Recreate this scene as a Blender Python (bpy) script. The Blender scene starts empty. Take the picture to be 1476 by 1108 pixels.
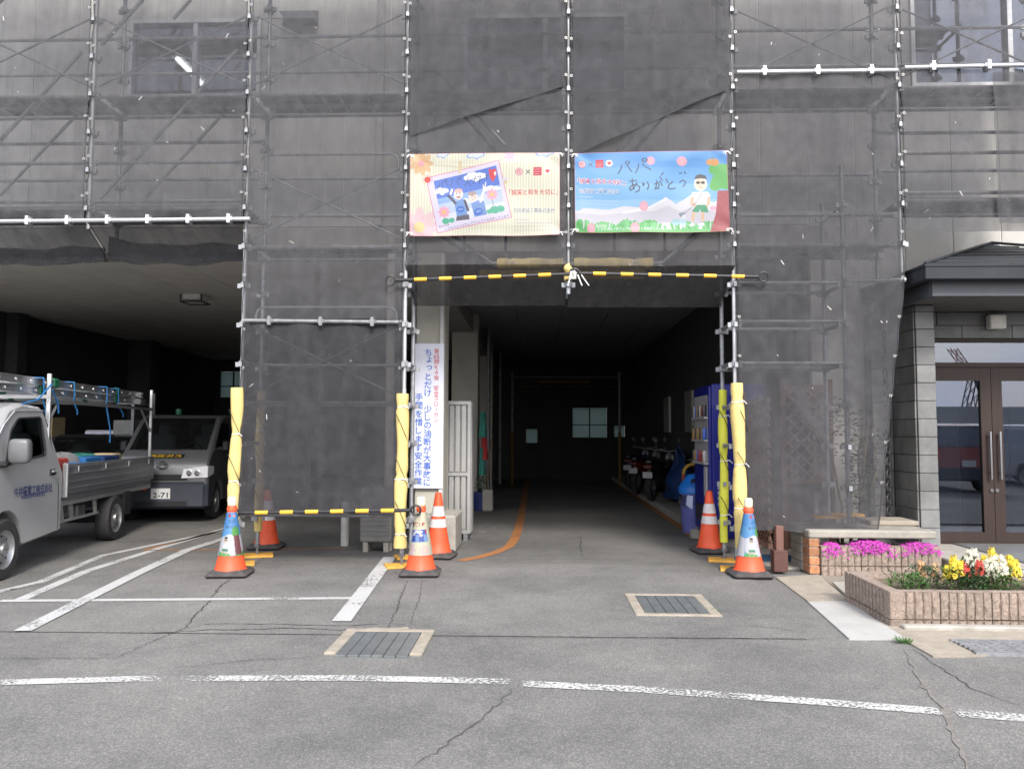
import bpy, bmesh, math, random
import numpy as np
from mathutils import Vector, Matrix
random.seed(7); np.random.seed(7)
SC = bpy.context.scene
COL = SC.collection
RAD = math.radians

# ------------------------------------------------------------------ camera
F_PX, PW, PH = 1120.0, 1476, 1108          # measured focal length in photo pixels
CH, YAW, PITCH, ROLL = 1.48, RAD(2.0), math.atan(69 / 1120), RAD(0.25)
fw = Vector((-math.sin(YAW) * math.cos(PITCH), math.cos(YAW) * math.cos(PITCH), math.sin(PITCH)))
r0 = Vector((math.cos(YAW), math.sin(YAW), 0)); u0 = r0.cross(fw)
rt = r0 * math.cos(ROLL) + u0 * math.sin(ROLL); up = u0 * math.cos(ROLL) - r0 * math.sin(ROLL)
cam = bpy.data.cameras.new('camera'); cam.sensor_width = 36; cam.lens = F_PX / PW * 36
cam.clip_start = 0.05; cam.clip_end = 2000
cam_o = bpy.data.objects.new('camera', cam); COL.objects.link(cam_o)
cam_o.matrix_world = Matrix(((rt.x, up.x, -fw.x, 0), (rt.y, up.y, -fw.y, 0), (rt.z, up.z, -fw.z, CH), (0, 0, 0, 1)))
SC.camera = cam_o

def at(px, py, Y):                         # survey: photo pixel -> point on the plane at depth Y
    d = rt * ((px - PW / 2) / F_PX) + up * ((PH / 2 - py) / F_PX) + fw
    t = Y / d.y
    return Vector((d.x * t, Y, CH + d.z * t))
def gr(px, py, z=0.0):                     # survey: photo pixel -> point on the ground
    d = rt * ((px - PW / 2) / F_PX) + up * ((PH / 2 - py) / F_PX) + fw
    t = (z - CH) / d.z
    return Vector((d.x * t, d.y * t, z))

# ------------------------------------------------------------------ sky, sun, exposure
SUN_EL, SUN_AZ = RAD(40), RAD(165)         # azimuth clockwise from +Y: behind the camera, a little right
w = bpy.data.worlds.new('World'); SC.world = w; w.use_nodes = True
nt = w.node_tree; nt.nodes.clear()
wo = nt.nodes.new('ShaderNodeOutputWorld'); bg = nt.nodes.new('ShaderNodeBackground')
sky = nt.nodes.new('ShaderNodeTexSky'); sky.sky_type = 'NISHITA'; sky.sun_disc = False
sky.sun_elevation = SUN_EL; sky.sun_rotation = SUN_AZ; sky.air_density = 1.2; sky.dust_density = 3.0
hs = nt.nodes.new('ShaderNodeHueSaturation'); hs.inputs['Saturation'].default_value = 0.62
tcw = nt.nodes.new('ShaderNodeTexCoord')
cn = nt.nodes.new('ShaderNodeTexNoise'); cn.inputs['Scale'].default_value = 2.6; cn.inputs['Detail'].default_value = 7; cn.inputs['Roughness'].default_value = 0.6
cr = nt.nodes.new('ShaderNodeValToRGB'); cr.color_ramp.elements[0].position = 0.38; cr.color_ramp.elements[1].position = 0.66
mx = nt.nodes.new('ShaderNodeMix'); mx.data_type = 'RGBA'; mx.inputs[7].default_value = (7.5, 7.7, 8.7, 1)
mp = nt.nodes.new('ShaderNodeMapping'); mp.inputs['Scale'].default_value = (1, 1, 2.6)
nt.links.new(tcw.outputs['Generated'], mp.inputs[0]); nt.links.new(mp.outputs[0], cn.inputs['Vector'])
nt.links.new(cn.outputs['Fac'], cr.inputs[0]); nt.links.new(cr.outputs[0], mx.inputs[0])
nt.links.new(sky.outputs[0], hs.inputs['Color']); nt.links.new(hs.outputs[0], mx.inputs[6]); nt.links.new(mx.outputs[2], bg.inputs['Color'])
bg.inputs['Strength'].default_value = 0.13
nt.links.new(bg.outputs[0], wo.inputs[0])
sun = bpy.data.lights.new('sun', 'SUN'); sun.energy = 1.5; sun.angle = RAD(14); sun.color = (1.0, 0.95, 0.88)
sun_o = bpy.data.objects.new('sun', sun); COL.objects.link(sun_o)
sd = Vector((math.sin(SUN_AZ) * math.cos(SUN_EL), math.cos(SUN_AZ) * math.cos(SUN_EL), math.sin(SUN_EL)))
sun_o.rotation_euler = sd.to_track_quat('Z', 'Y').to_euler(); sun_o.location = sd * 40
vs = SC.view_settings; vs.view_transform = 'Standard'; vs.look = 'None'; vs.gamma = 1; vs.use_curve_mapping = False
vs.exposure = 1.38
SC.cycles.use_denoising = True; SC.cycles.max_bounces = 8; SC.cycles.diffuse_bounces = 5; SC.cycles.glossy_bounces = 4
SC.cycles.transmission_bounces = 6; SC.cycles.transparent_max_bounces = 24; SC.cycles.caustics_reflective = False; SC.cycles.caustics_refractive = False
SC.cycles.sample_clamp_indirect = 6

# ------------------------------------------------------------------ materials
MAT = {}
def lin(c): return tuple((v / 12.92 if v <= 0.04045 else ((v + 0.055) / 1.055) ** 2.4) for v in c)
def hexc(h): return lin(tuple(int(h[i:i + 2], 16) / 255 for i in (0, 2, 4)))
def mat(name, col, rough=0.6, metal=0.0, var=0.15, scale=6.0, bump=0.0, bscale=60.0, spec=0.5, dirt=0.0, stretch=None, detail=5, coat=0.0, rnd=0.0):
    m = bpy.data.materials.new(name); m.use_nodes = True; t = m.node_tree; n = t.nodes; b = n['Principled BSDF']
    b.inputs['Roughness'].default_value = rough; b.inputs['Metallic'].default_value = metal
    b.inputs['Specular IOR Level'].default_value = spec; b.inputs['Coat Weight'].default_value = coat
    tc = n.new('ShaderNodeTexCoord'); src = tc.outputs['Object']
    if stretch:
        mpn = n.new('ShaderNodeMapping'); mpn.inputs['Scale'].default_value = stretch; t.links.new(src, mpn.inputs[0]); src = mpn.outputs[0]
    nz = n.new('ShaderNodeTexNoise'); nz.inputs['Scale'].default_value = scale; nz.inputs['Detail'].default_value = detail; nz.inputs['Roughness'].default_value = 0.65
    t.links.new(src, nz.inputs['Vector'])
    rp = n.new('ShaderNodeValToRGB'); rp.color_ramp.elements[0].position = 0.3; rp.color_ramp.elements[1].position = 0.72
    rp.color_ramp.elements[0].color = (*[c * (1 - var) for c in col], 1); rp.color_ramp.elements[1].color = (*[min(1, c * (1 + var)) for c in col], 1)
    t.links.new(nz.outputs['Fac'], rp.inputs[0]); out = rp.outputs[0]
    if dirt > 0:
        n2 = n.new('ShaderNodeTexNoise'); n2.inputs['Scale'].default_value = scale * 0.35; n2.inputs['Detail'].default_value = 8; n2.inputs['Roughness'].default_value = 0.75
        t.links.new(tc.outputs['Object'], n2.inputs['Vector'])
        r2 = n.new('ShaderNodeValToRGB'); r2.color_ramp.elements[0].position = 0.5; r2.color_ramp.elements[1].position = 0.75
        r2.color_ramp.elements[0].color = (0, 0, 0, 1); r2.color_ramp.elements[1].color = (dirt, dirt, dirt, 1)
        t.links.new(n2.outputs['Fac'], r2.inputs[0])
        mxn = n.new('ShaderNodeMix'); mxn.data_type = 'RGBA'; mxn.inputs[7].default_value = (0.075, 0.068, 0.058, 1)
        t.links.new(r2.outputs[0], mxn.inputs[0]); t.links.new(out, mxn.inputs[6]); out = mxn.outputs[2]
    if rnd > 0:                                   # every piece of the kind a little lighter or darker
        oi = n.new('ShaderNodeObjectInfo'); mr = n.new('ShaderNodeMapRange'); mr.inputs['To Min'].default_value = 1 - rnd; mr.inputs['To Max'].default_value = 1 + rnd; t.links.new(oi.outputs['Random'], mr.inputs['Value'])
        hv_ = n.new('ShaderNodeHueSaturation'); t.links.new(mr.outputs[0], hv_.inputs['Value']); t.links.new(out, hv_.inputs['Color']); out = hv_.outputs[0]
    t.links.new(out, b.inputs['Base Color'])
    if bump > 0:
        n3 = n.new('ShaderNodeTexNoise'); n3.inputs['Scale'].default_value = bscale; n3.inputs['Detail'].default_value = 4
        t.links.new(src, n3.inputs['Vector']); bp = n.new('ShaderNodeBump'); bp.inputs['Strength'].default_value = bump; bp.inputs['Distance'].default_value = 0.01
        t.links.new(n3.outputs['Fac'], bp.inputs['Height']); t.links.new(bp.outputs[0], b.inputs['Normal'])
    MAT[name] = m; return m
def attr_mat(name, rough=0.6):
    m = bpy.data.materials.new(name); m.use_nodes = True; t = m.node_tree; b = t.nodes['Principled BSDF']
    a = t.nodes.new('ShaderNodeAttribute'); a.attribute_name = 'print'; t.links.new(a.outputs['Color'], b.inputs['Base Color'])
    b.inputs['Roughness'].default_value = rough; MAT[name] = m; return m
def asphalt(name, base, light, speck, tone=1.0):
    m = bpy.data.materials.new(name); m.use_nodes = True; t = m.node_tree; n = t.nodes; b = n['Principled BSDF']
    tc = n.new('ShaderNodeTexCoord'); L = t.links.new
    v = n.new('ShaderNodeTexVoronoi'); v.inputs['Scale'].default_value = 150; L(tc.outputs['Object'], v.inputs['Vector'])
    hsv = n.new('ShaderNodeSeparateColor'); L(v.outputs['Color'], hsv.inputs[0])
    r1 = n.new('ShaderNodeValToRGB'); e = r1.color_ramp.elements
    e[0].position = 0.0; e[0].color = (*[base * .80] * 3, 1); e[1].position = 0.72; e[1].color = (base * 1.10, base * 1.08, base * 1.04, 1)
    q = e.new(0.93); q.color = (speck, speck * .97, speck * .92, 1)
    L(hsv.outputs[0], r1.inputs[0])
    nz = n.new('ShaderNodeTexNoise'); nz.inputs['Scale'].default_value = 0.55; nz.inputs['Detail'].default_value = 9; nz.inputs['Roughness'].default_value = 0.62
    L(tc.outputs['Object'], nz.inputs['Vector'])
    r2 = n.new('ShaderNodeValToRGB'); r2.color_ramp.elements[0].position = 0.3; r2.color_ramp.elements[1].position = 0.7
    r2.color_ramp.elements[0].color = (.64, .64, .65, 1); r2.color_ramp.elements[1].color = (1.18, 1.17, 1.14, 1)
    L(nz.outputs['Fac'], r2.inputs[0])
    mu = n.new('ShaderNodeMix'); mu.data_type = 'RGBA'; mu.blend_type = 'MULTIPLY'; mu.inputs[0].default_value = 1
    L(r1.outputs[0], mu.inputs[6]); L(r2.outputs[0], mu.inputs[7])
    n4 = n.new('ShaderNodeTexNoise'); n4.inputs['Scale'].default_value = 3.2; n4.inputs['Detail'].default_value = 10; n4.inputs['Roughness'].default_value = 0.8
    L(tc.outputs['Object'], n4.inputs['Vector'])
    r4 = n.new('ShaderNodeValToRGB'); r4.color_ramp.elements[0].position = 0.25; r4.color_ramp.elements[1].position = 0.75
    r4.color_ramp.elements[0].color = (.80, .80, .80, 1); r4.color_ramp.elements[1].color = (1.16, 1.16, 1.15, 1); L(n4.outputs['Fac'], r4.inputs[0])
    m2 = n.new('ShaderNodeMix'); m2.data_type = 'RGBA'; m2.blend_type = 'MULTIPLY'; m2.inputs[0].default_value = 1
    L(mu.outputs[2], m2.inputs[6]); L(r4.outputs[0], m2.inputs[7]); L(m2.outputs[2], b.inputs['Base Color'])
    b.inputs['Roughness'].default_value = 0.88; b.inputs['Specular IOR Level'].default_value = 0.3
    bp = n.new('ShaderNodeBump'); bp.inputs['Strength'].default_value = 0.5; bp.inputs['Distance'].default_value = 0.004
    L(v.outputs['Distance'], bp.inputs['Height']); L(bp.outputs[0], b.inputs['Normal'])
    MAT[name] = m
def worn_paint(name, col, lo, hi, cut=0.5):
    """road paint: flakes away along aggregate-sized and larger patches, leaving the asphalt below bare"""
    m = bpy.data.materials.new(name); m.use_nodes = True; t = m.node_tree; n = t.nodes; b = n['Principled BSDF']; L = t.links.new
    tc = n.new('ShaderNodeTexCoord')
    nz = n.new('ShaderNodeTexNoise'); nz.inputs['Scale'].default_value = 46; nz.inputs['Detail'].default_value = 6; nz.inputs['Roughness'].default_value = 0.7
    n2 = n.new('ShaderNodeTexNoise'); n2.inputs['Scale'].default_value = 2.1; n2.inputs['Detail'].default_value = 3
    L(tc.outputs['Object'], nz.inputs['Vector']); L(tc.outputs['Object'], n2.inputs['Vector'])
    ma = n.new('ShaderNodeMath'); ma.operation = 'MULTIPLY_ADD'; ma.inputs[1].default_value = 0.62; L(n2.outputs['Fac'], ma.inputs[0]); L(nz.outputs['Fac'], ma.inputs[2])
    r = n.new('ShaderNodeValToRGB'); r.color_ramp.elements[0].position = cut + 0.22; r.color_ramp.elements[1].position = cut + 0.30; L(ma.outputs[0], r.inputs[0])
    r.color_ramp.elements[0].color = (lo, lo, lo, 1); r.color_ramp.elements[1].color = (hi, hi, hi, 1)
    tr = n.new('ShaderNodeBsdfTransparent'); ms = n.new('ShaderNodeMixShader')
    rc = n.new('ShaderNodeValToRGB'); rc.color_ramp.elements[0].color = (*[c * .8 for c in col], 1); rc.color_ramp.elements[1].color = (*col, 1); L(nz.outputs['Fac'], rc.inputs[0])
    L(rc.outputs[0], b.inputs['Base Color']); b.inputs['Roughness'].default_value = 0.75
    L(r.outputs[0], ms.inputs[0]); L(tr.outputs[0], ms.inputs[1]); L(b.outputs[0], ms.inputs[2]); L(ms.outputs[0], n['Material Output'].inputs[0])
    MAT[name] = m
def net_mat(name, cover, col, back):
    """scaffold mesh: open weave too fine to resolve, so part of the light passes straight through"""
    m = bpy.data.materials.new(name); m.use_nodes = True; t = m.node_tree; n = t.nodes; L = t.links.new
    n.remove(n['Principled BSDF'])
    tc = n.new('ShaderNodeTexCoord'); mpn = n.new('ShaderNodeMapping'); mpn.inputs['Scale'].default_value = (1, 1, 1.7); L(tc.outputs['Object'], mpn.inputs[0])
    nz = n.new('ShaderNodeTexNoise'); nz.inputs['Scale'].default_value = 1.1; nz.inputs['Detail'].default_value = 3; nz.inputs['Roughness'].default_value = 0.5; L(mpn.outputs[0], nz.inputs['Vector'])
    mr = n.new('ShaderNodeMapRange'); mr.inputs['From Min'].default_value = 0.3; mr.inputs['From Max'].default_value = 0.7
    mr.inputs['To Min'].default_value = cover - 0.09; mr.inputs['To Max'].default_value = cover + 0.03; L(nz.outputs['Fac'], mr.inputs['Value'])
    st = None                                     # pulled and slack threads: long soft streaks of closer and wider weave
    for ry, sx in ((.55, 5.5), (-.8, 4.0)):
        m2 = n.new('ShaderNodeMapping'); m2.inputs['Rotation'].default_value = (0, ry, 0); m2.inputs['Scale'].default_value = (sx, 1, .55); L(tc.outputs['Object'], m2.inputs[0])
        n3 = n.new('ShaderNodeTexNoise'); n3.inputs['Scale'].default_value = 1.0; n3.inputs['Detail'].default_value = 2; n3.inputs['Distortion'].default_value = .9; L(m2.outputs[0], n3.inputs['Vector'])
        q = n.new('ShaderNodeMapRange'); q.interpolation_type = 'SMOOTHSTEP'; q.inputs['From Min'].default_value = .38; q.inputs['From Max'].default_value = .68; q.inputs['To Min'].default_value = -.035; q.inputs['To Max'].default_value = .05; L(n3.outputs['Fac'], q.inputs['Value'])
        if st is None: st = q.outputs[0]
        else:
            ad = n.new('ShaderNodeMath'); L(st, ad.inputs[0]); L(q.outputs[0], ad.inputs[1]); st = ad.outputs[0]
    ad = n.new('ShaderNodeMath'); L(st, ad.inputs[0]); L(mr.outputs[0], ad.inputs[1]); cov = ad.outputs[0]
    n2 = n.new('ShaderNodeTexNoise'); n2.inputs['Scale'].default_value = 9; n2.inputs['Detail'].default_value = 5; L(tc.outputs['Object'], n2.inputs['Vector'])
    rc = n.new('ShaderNodeValToRGB'); rc.color_ramp.elements[0].position = .3; rc.color_ramp.elements[1].position = .8
    rc.color_ramp.elements[0].color = (*[c * .8 for c in col], 1); rc.color_ramp.elements[1].color = (*[c * 1.2 for c in col], 1); L(n2.outputs['Fac'], rc.inputs[0])
    d = n.new('ShaderNodeBsdfDiffuse'); L(rc.outputs[0], d.inputs['Color'])
    tl = n.new('ShaderNodeBsdfTranslucent'); L(rc.outputs[0], tl.inputs['Color'])
    md = n.new('ShaderNodeMixShader'); md.inputs[0].default_value = back; L(d.outputs[0], md.inputs[1]); L(tl.outputs[0], md.inputs[2])
    lw = n.new('ShaderNodeLayerWeight'); lw.inputs['Blend'].default_value = .5; wr = n.new('ShaderNodeMath'); wr.operation = 'MULTIPLY_ADD'; wr.inputs[1].default_value = .5; wr.use_clamp = True
    L(lw.outputs['Facing'], wr.inputs[0]); L(cov, wr.inputs[2])
    tr = n.new('ShaderNodeBsdfTransparent'); ms = n.new('ShaderNodeMixShader')
    L(wr.outputs[0], ms.inputs[0]); L(tr.outputs[0], ms.inputs[1]); L(md.outputs[0], ms.inputs[2]); L(ms.outputs[0], n['Material Output'].inputs[0])
    MAT[name] = m
def glass_mat(name, tint, refl, rough=0.02):
    m = bpy.data.materials.new(name); m.use_nodes = True; t = m.node_tree; n = t.nodes; L = t.links.new; n.remove(n['Principled BSDF'])
    tr = n.new('ShaderNodeBsdfTransparent'); tr.inputs[0].default_value = (*tint, 1)
    g = n.new('ShaderNodeBsdfGlossy'); g.inputs['Roughness'].default_value = rough; g.inputs['Color'].default_value = (.80, .86, 1, 1)
    fr = n.new('ShaderNodeFresnel'); fr.inputs['IOR'].default_value = 1.5
    nz = n.new('ShaderNodeTexNoise'); nz.inputs['Scale'].default_value = 1.3; tc = n.new('ShaderNodeTexCoord'); L(tc.outputs['Object'], nz.inputs['Vector'])
    bp = n.new('ShaderNodeBump'); bp.inputs['Strength'].default_value = 0.012; L(nz.outputs['Fac'], bp.inputs['Height']); L(bp.outputs[0], g.inputs['Normal'])
    ad = n.new('ShaderNodeMath'); ad.operation = 'ADD'; ad.use_clamp = True; ad.inputs[1].default_value = refl; L(fr.outputs[0], ad.inputs[0])
    ms = n.new('ShaderNodeMixShader'); L(ad.outputs[0], ms.inputs[0]); L(tr.outputs[0], ms.inputs[1]); L(g.outputs[0], ms.inputs[2]); L(ms.outputs[0], n['Material Output'].inputs[0])
    MAT[name] = m
def emit_mat(name, col, s):
    m = bpy.data.materials.new(name); m.use_nodes = True; b = m.node_tree.nodes['Principled BSDF']
    b.inputs['Emission Color'].default_value = (*col, 1); b.inputs['Emission Strength'].default_value = s; b.inputs['Base Color'].default_value = (.8, .8, .8, 1); MAT[name] = m
def frosted(name, col):
    m = bpy.data.materials.new(name); m.use_nodes = True; t = m.node_tree; n = t.nodes; L = t.links.new
    tl = n.new('ShaderNodeBsdfTranslucent'); tl.inputs[0].default_value = (*col, 1); ms = n.new('ShaderNodeMixShader'); ms.inputs[0].default_value = .25
    L(tl.outputs[0], ms.inputs[1]); L(n['Principled BSDF'].outputs[0], ms.inputs[2]); L(ms.outputs[0], n['Material Output'].inputs[0]); n['Principled BSDF'].inputs['Base Color'].default_value = (*col, 1); MAT[name] = m

asphalt('road_asphalt', 0.158, .2, .25); asphalt('lot_asphalt', 0.163, .2, .26); asphalt('passage_asphalt', 0.15, .2, .2)
worn_paint('white_paint', (.48, .48, .475), 0.10, 1.0, 0.44); worn_paint('road_line_paint', (.52, .52, .51), 0.05, 1.0, 0.53); worn_paint('orange_paint', (.40, .17, .06), 0.15, .95, 0.42)
worn_paint('faded_paint', (.34, .34, .335), 0.05, .8, 0.60)
net_mat('net', 0.60, (.118, .118, .126), .25); net_mat('net_mid', 0.69, (.100, .100, .108), .25); net_mat('net_dense', 0.81, (.068, .068, .074), .25)
glass_mat('window_glass', (.55, .58, .62), .10); glass_mat('door_glass', (.48, .51, .56), .075, .004); glass_mat('car_glass', (.40, .45, .44), .05); glass_mat('clear_plastic', (.85, .85, .82), .06)
frosted('frosted_glass', (.29, .34, .32)); emit_mat('tube_light', (1, .97, .88), 5.0)
attr_mat('print_cloth', .55); attr_mat('print_sleeve', .45)
M = mat
M('crack', (.048, .046, .044), .95, var=.4, scale=30)
M('seam', (.075, .073, .07), .95, var=.35, scale=14)
M('patch', (.175, .163, .147), .9, var=.3, scale=20, dirt=.5)
M('concrete', (.34, .32, .285), .9, var=.16, scale=5, bump=.3, bscale=70, dirt=.45)
M('concrete_pale', (.38, .375, .36), .9, var=.10, scale=4, bump=.2, bscale=60, dirt=.2)
M('concrete_tan', (.30, .265, .215), .92, var=.18, scale=9, bump=.4, bscale=90, dirt=.35)
M('panel', (.445, .437, .415), .85, var=.07, scale=2.5, bump=.15, bscale=120, dirt=.16, rnd=.035)
M('panel_joint', (.66, .65, .62), .8, var=.08, scale=4)
M('beam', (.30, .29, .27), .85, var=.12, scale=3, dirt=.2)
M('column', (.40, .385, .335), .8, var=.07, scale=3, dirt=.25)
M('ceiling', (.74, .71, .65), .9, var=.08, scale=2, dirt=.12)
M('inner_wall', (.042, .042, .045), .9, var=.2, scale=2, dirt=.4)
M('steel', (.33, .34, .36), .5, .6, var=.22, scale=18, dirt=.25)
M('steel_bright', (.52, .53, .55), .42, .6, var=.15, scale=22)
M('steel_dull', (.22, .225, .235), .55, .6, var=.25, scale=14, dirt=.4)
M('plank', (.30, .305, .315), .5, .6, var=.25, scale=10, dirt=.35)
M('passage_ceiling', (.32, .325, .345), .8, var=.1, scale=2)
M('foam', (.66, .51, .19), .75, var=.14, scale=9, bump=.35, bscale=40, dirt=.16)
M('foam_lime', (.62, .62, .06), .7, var=.08, scale=9)
M('base_plate', (.68, .36, .06), .7, var=.2, scale=20, dirt=.35)
M('black_plastic', (.022, .022, .025), .5, var=.3, scale=20)
M('bar_yellow', (.80, .44, .04), .5, var=.08, scale=20)
M('cone_red', (.70, .085, .026), .55, var=.14, scale=7, dirt=.28)
M('cone_white', (.62, .59, .60), .45, var=.10, scale=24, dirt=.25)
M('rubber', (.058, .053, .052), .85, var=.35, scale=16, dirt=.35)
M('cap_plastic', (.62, .58, .45), .3, var=.15, scale=40)
M('eyelet', (.42, .42, .41), .4, .5, var=.1)
M('rope_white', (.72, .71, .68), .8); M('cord_black', (.02, .02, .02), .8)
M('rope_blue', (.015, .13, .32), .7)
M('silver_paint', (.50, .505, .515), .32, .4, var=.03, scale=3, coat=.5)
M('van_silver', (.19, .193, .20), .34, .4, var=.03, scale=3, coat=.5)
M('red_paint', (.30, .028, .016), .3, .1, var=.04, coat=.6); M('white_car', (.55, .57, .60), .3, .2, var=.03, coat=.6); M('dark_car', (.05, .052, .055), .3, .3, coat=.5)
M('bumper', (.045, .052, .07), .6, var=.12); M('tyre', (.028, .028, .029), .85, var=.3, scale=30); M('rim', (.38, .385, .39), .4, .7, var=.12, scale=20, dirt=.2)
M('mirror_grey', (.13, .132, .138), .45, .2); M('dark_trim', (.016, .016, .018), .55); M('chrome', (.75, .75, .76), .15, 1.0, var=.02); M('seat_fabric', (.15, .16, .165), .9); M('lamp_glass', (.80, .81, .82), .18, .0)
M('bed_metal', (.23, .235, .25), .42, .6, var=.10, scale=6, dirt=.2); M('aluminium', (.68, .68, .69), .30, .85, var=.10, scale=14); M('green_plastic', (.012, .11, .055), .5); M('alu_dull', (.42, .42, .41), .42, .6, var=.08, scale=8, dirt=.12)
M('red_box', (.42, .065, .055), .5); M('blue_box', (.03, .16, .40), .5); M('grey_cloth', (.26, .265, .26), .9, bump=.4, bscale=20); M('teal_cloth', (.03, .20, .17), .85, bump=.4, bscale=20); M('cardboard', (.38, .29, .17), .9)
M('plate_white', (.72, .73, .72), .4, var=.03); M('plate_ink', (.015, .03, .02), .5); M('navy_ink', (.03, .045, .15), .5); M('sticker_yellow', (.80, .50, .02), .5)
M('sign_board', (.60, .62, .72), .45, var=.03, scale=2); M('sign_blue', (.03, .12, .50), .5, var=.02); M('sign_red', (.55, .05, .07), .5, var=.02)
M('tile', (.15, .153, .153), .42, var=.36, scale=3.2, bump=.12, bscale=14, detail=9, rnd=.2); M('grout', (.06, .06, .06), .9)
M('door_brown', (.034, .021, .018), .5, spec=.3, var=.22, scale=3, stretch=(9, 9, .6)); M('roof_dark', (.026, .029, .034), .6, .0, spec=.25, var=.15, scale=4); M('fascia', (.075, .08, .095), .5, .1, var=.06); M('roof_edge', (.55, .55, .54), .4, .5); M('soffit', (.13, .125, .12), .7)
M('room', (.34, .34, .35), .9); M('room_floor', (.20, .19, .18), .8)
M('rib_block', (.285, .225, .185), .95, var=.30, scale=34, bump=1.0, bscale=75, dirt=.4, rnd=.10); M('brick', (.36, .17, .085), .9, rnd=.2, var=.3, scale=18, bump=.5, bscale=60); M('mortar', (.36, .33, .29), .95)
M('timber_brown', (.155, .075, .058), .7, var=.2, scale=5, stretch=(8, 8, .7)); M('lattice', (.20, .115, .085), .75, var=.15); M('timber_dark', (.085, .038, .030), .6)
M('soil', (.16, .125, .085), .98, var=.5, scale=60, bump=.8, bscale=80); M('gravel', (.24, .215, .175), .95, var=.6, scale=90, bump=.8, bscale=90)
M('leaf', (.055, .125, .028), .55, var=.35, scale=30); M('leaf_dark', (.03, .075, .025), .55, var=.35, scale=30); M('leaf_blue', (.06, .105, .055), .6, var=.3, scale=30); M('stem', (.10, .085, .045), .8); M('ivy', (.035, .045, .022), .6, var=.4, scale=30)
M('phlox', (.44, .03, .34), .55, var=.25, scale=60); M('snap_yellow', (.66, .50, .03), .5, var=.12, scale=60); M('snap_white', (.60, .58, .46), .5, var=.10, scale=60); M('snap_red', (.46, .04, .025), .5, var=.25, scale=60); M('snap_peach', (.62, .36, .18), .5)
M('vend_blue', (.012, .018, .22), .35, var=.05, coat=.3); M('vend_dark', (.03, .03, .04), .4); M('vend_grey', (.40, .40, .41), .4); M('vend_white', (.34, .34, .35), .5)
M('can_red', (.22, .03, .025), .35); M('can_gold', (.25, .17, .06), .35); M('can_blue', (.04, .10, .40), .35); M('can_white', (.40, .40, .39), .35)
M('bin_blue', (.01, .17, .62), .45); M('bin_body', (.14, .15, .42), .35); M('rail_red', (.36, .08, .04), .5, dirt=.3); M('rail_yellow', (.56, .34, .05), .5, dirt=.3)
M('slab_stone', (.29, .272, .235), .9, var=.2, scale=6, bump=.3, bscale=60, dirt=.35); M('rail_dim', (.16, .095, .02), .7)
M('moto_black', (.02, .02, .022), .4); M('moto_red', (.12, .015, .012), .35); M('tarp_blue', (.008, .035, .13), .6); M('cover_steel', (.19, .205, .21), .48, .45, var=.2, scale=5, dirt=.3)
M('metal_green', (.03, .22, .17), .7); M('cloth_red', (.40, .03, .03), .8); M('wood_handle', (.32, .22, .11), .8); M('blue_pot', (.02, .035, .14), .5); M('light_box', (.72, .71, .66), .5)
M('crane_red', (.42, .07, .04), .5); M('crane_grey', (.10, .11, .13), .6); M('far_wall', (.50, .50, .48), .9, var=.06); M('orange_box', (.70, .27, .03), .6); M('mat_blue', (.03, .10, .19), .9); M('white_pvc', (.55, .55, .54), .5, dirt=.2); M('ac_white', (.19, .19, .18), .6, dirt=.2)

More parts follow.
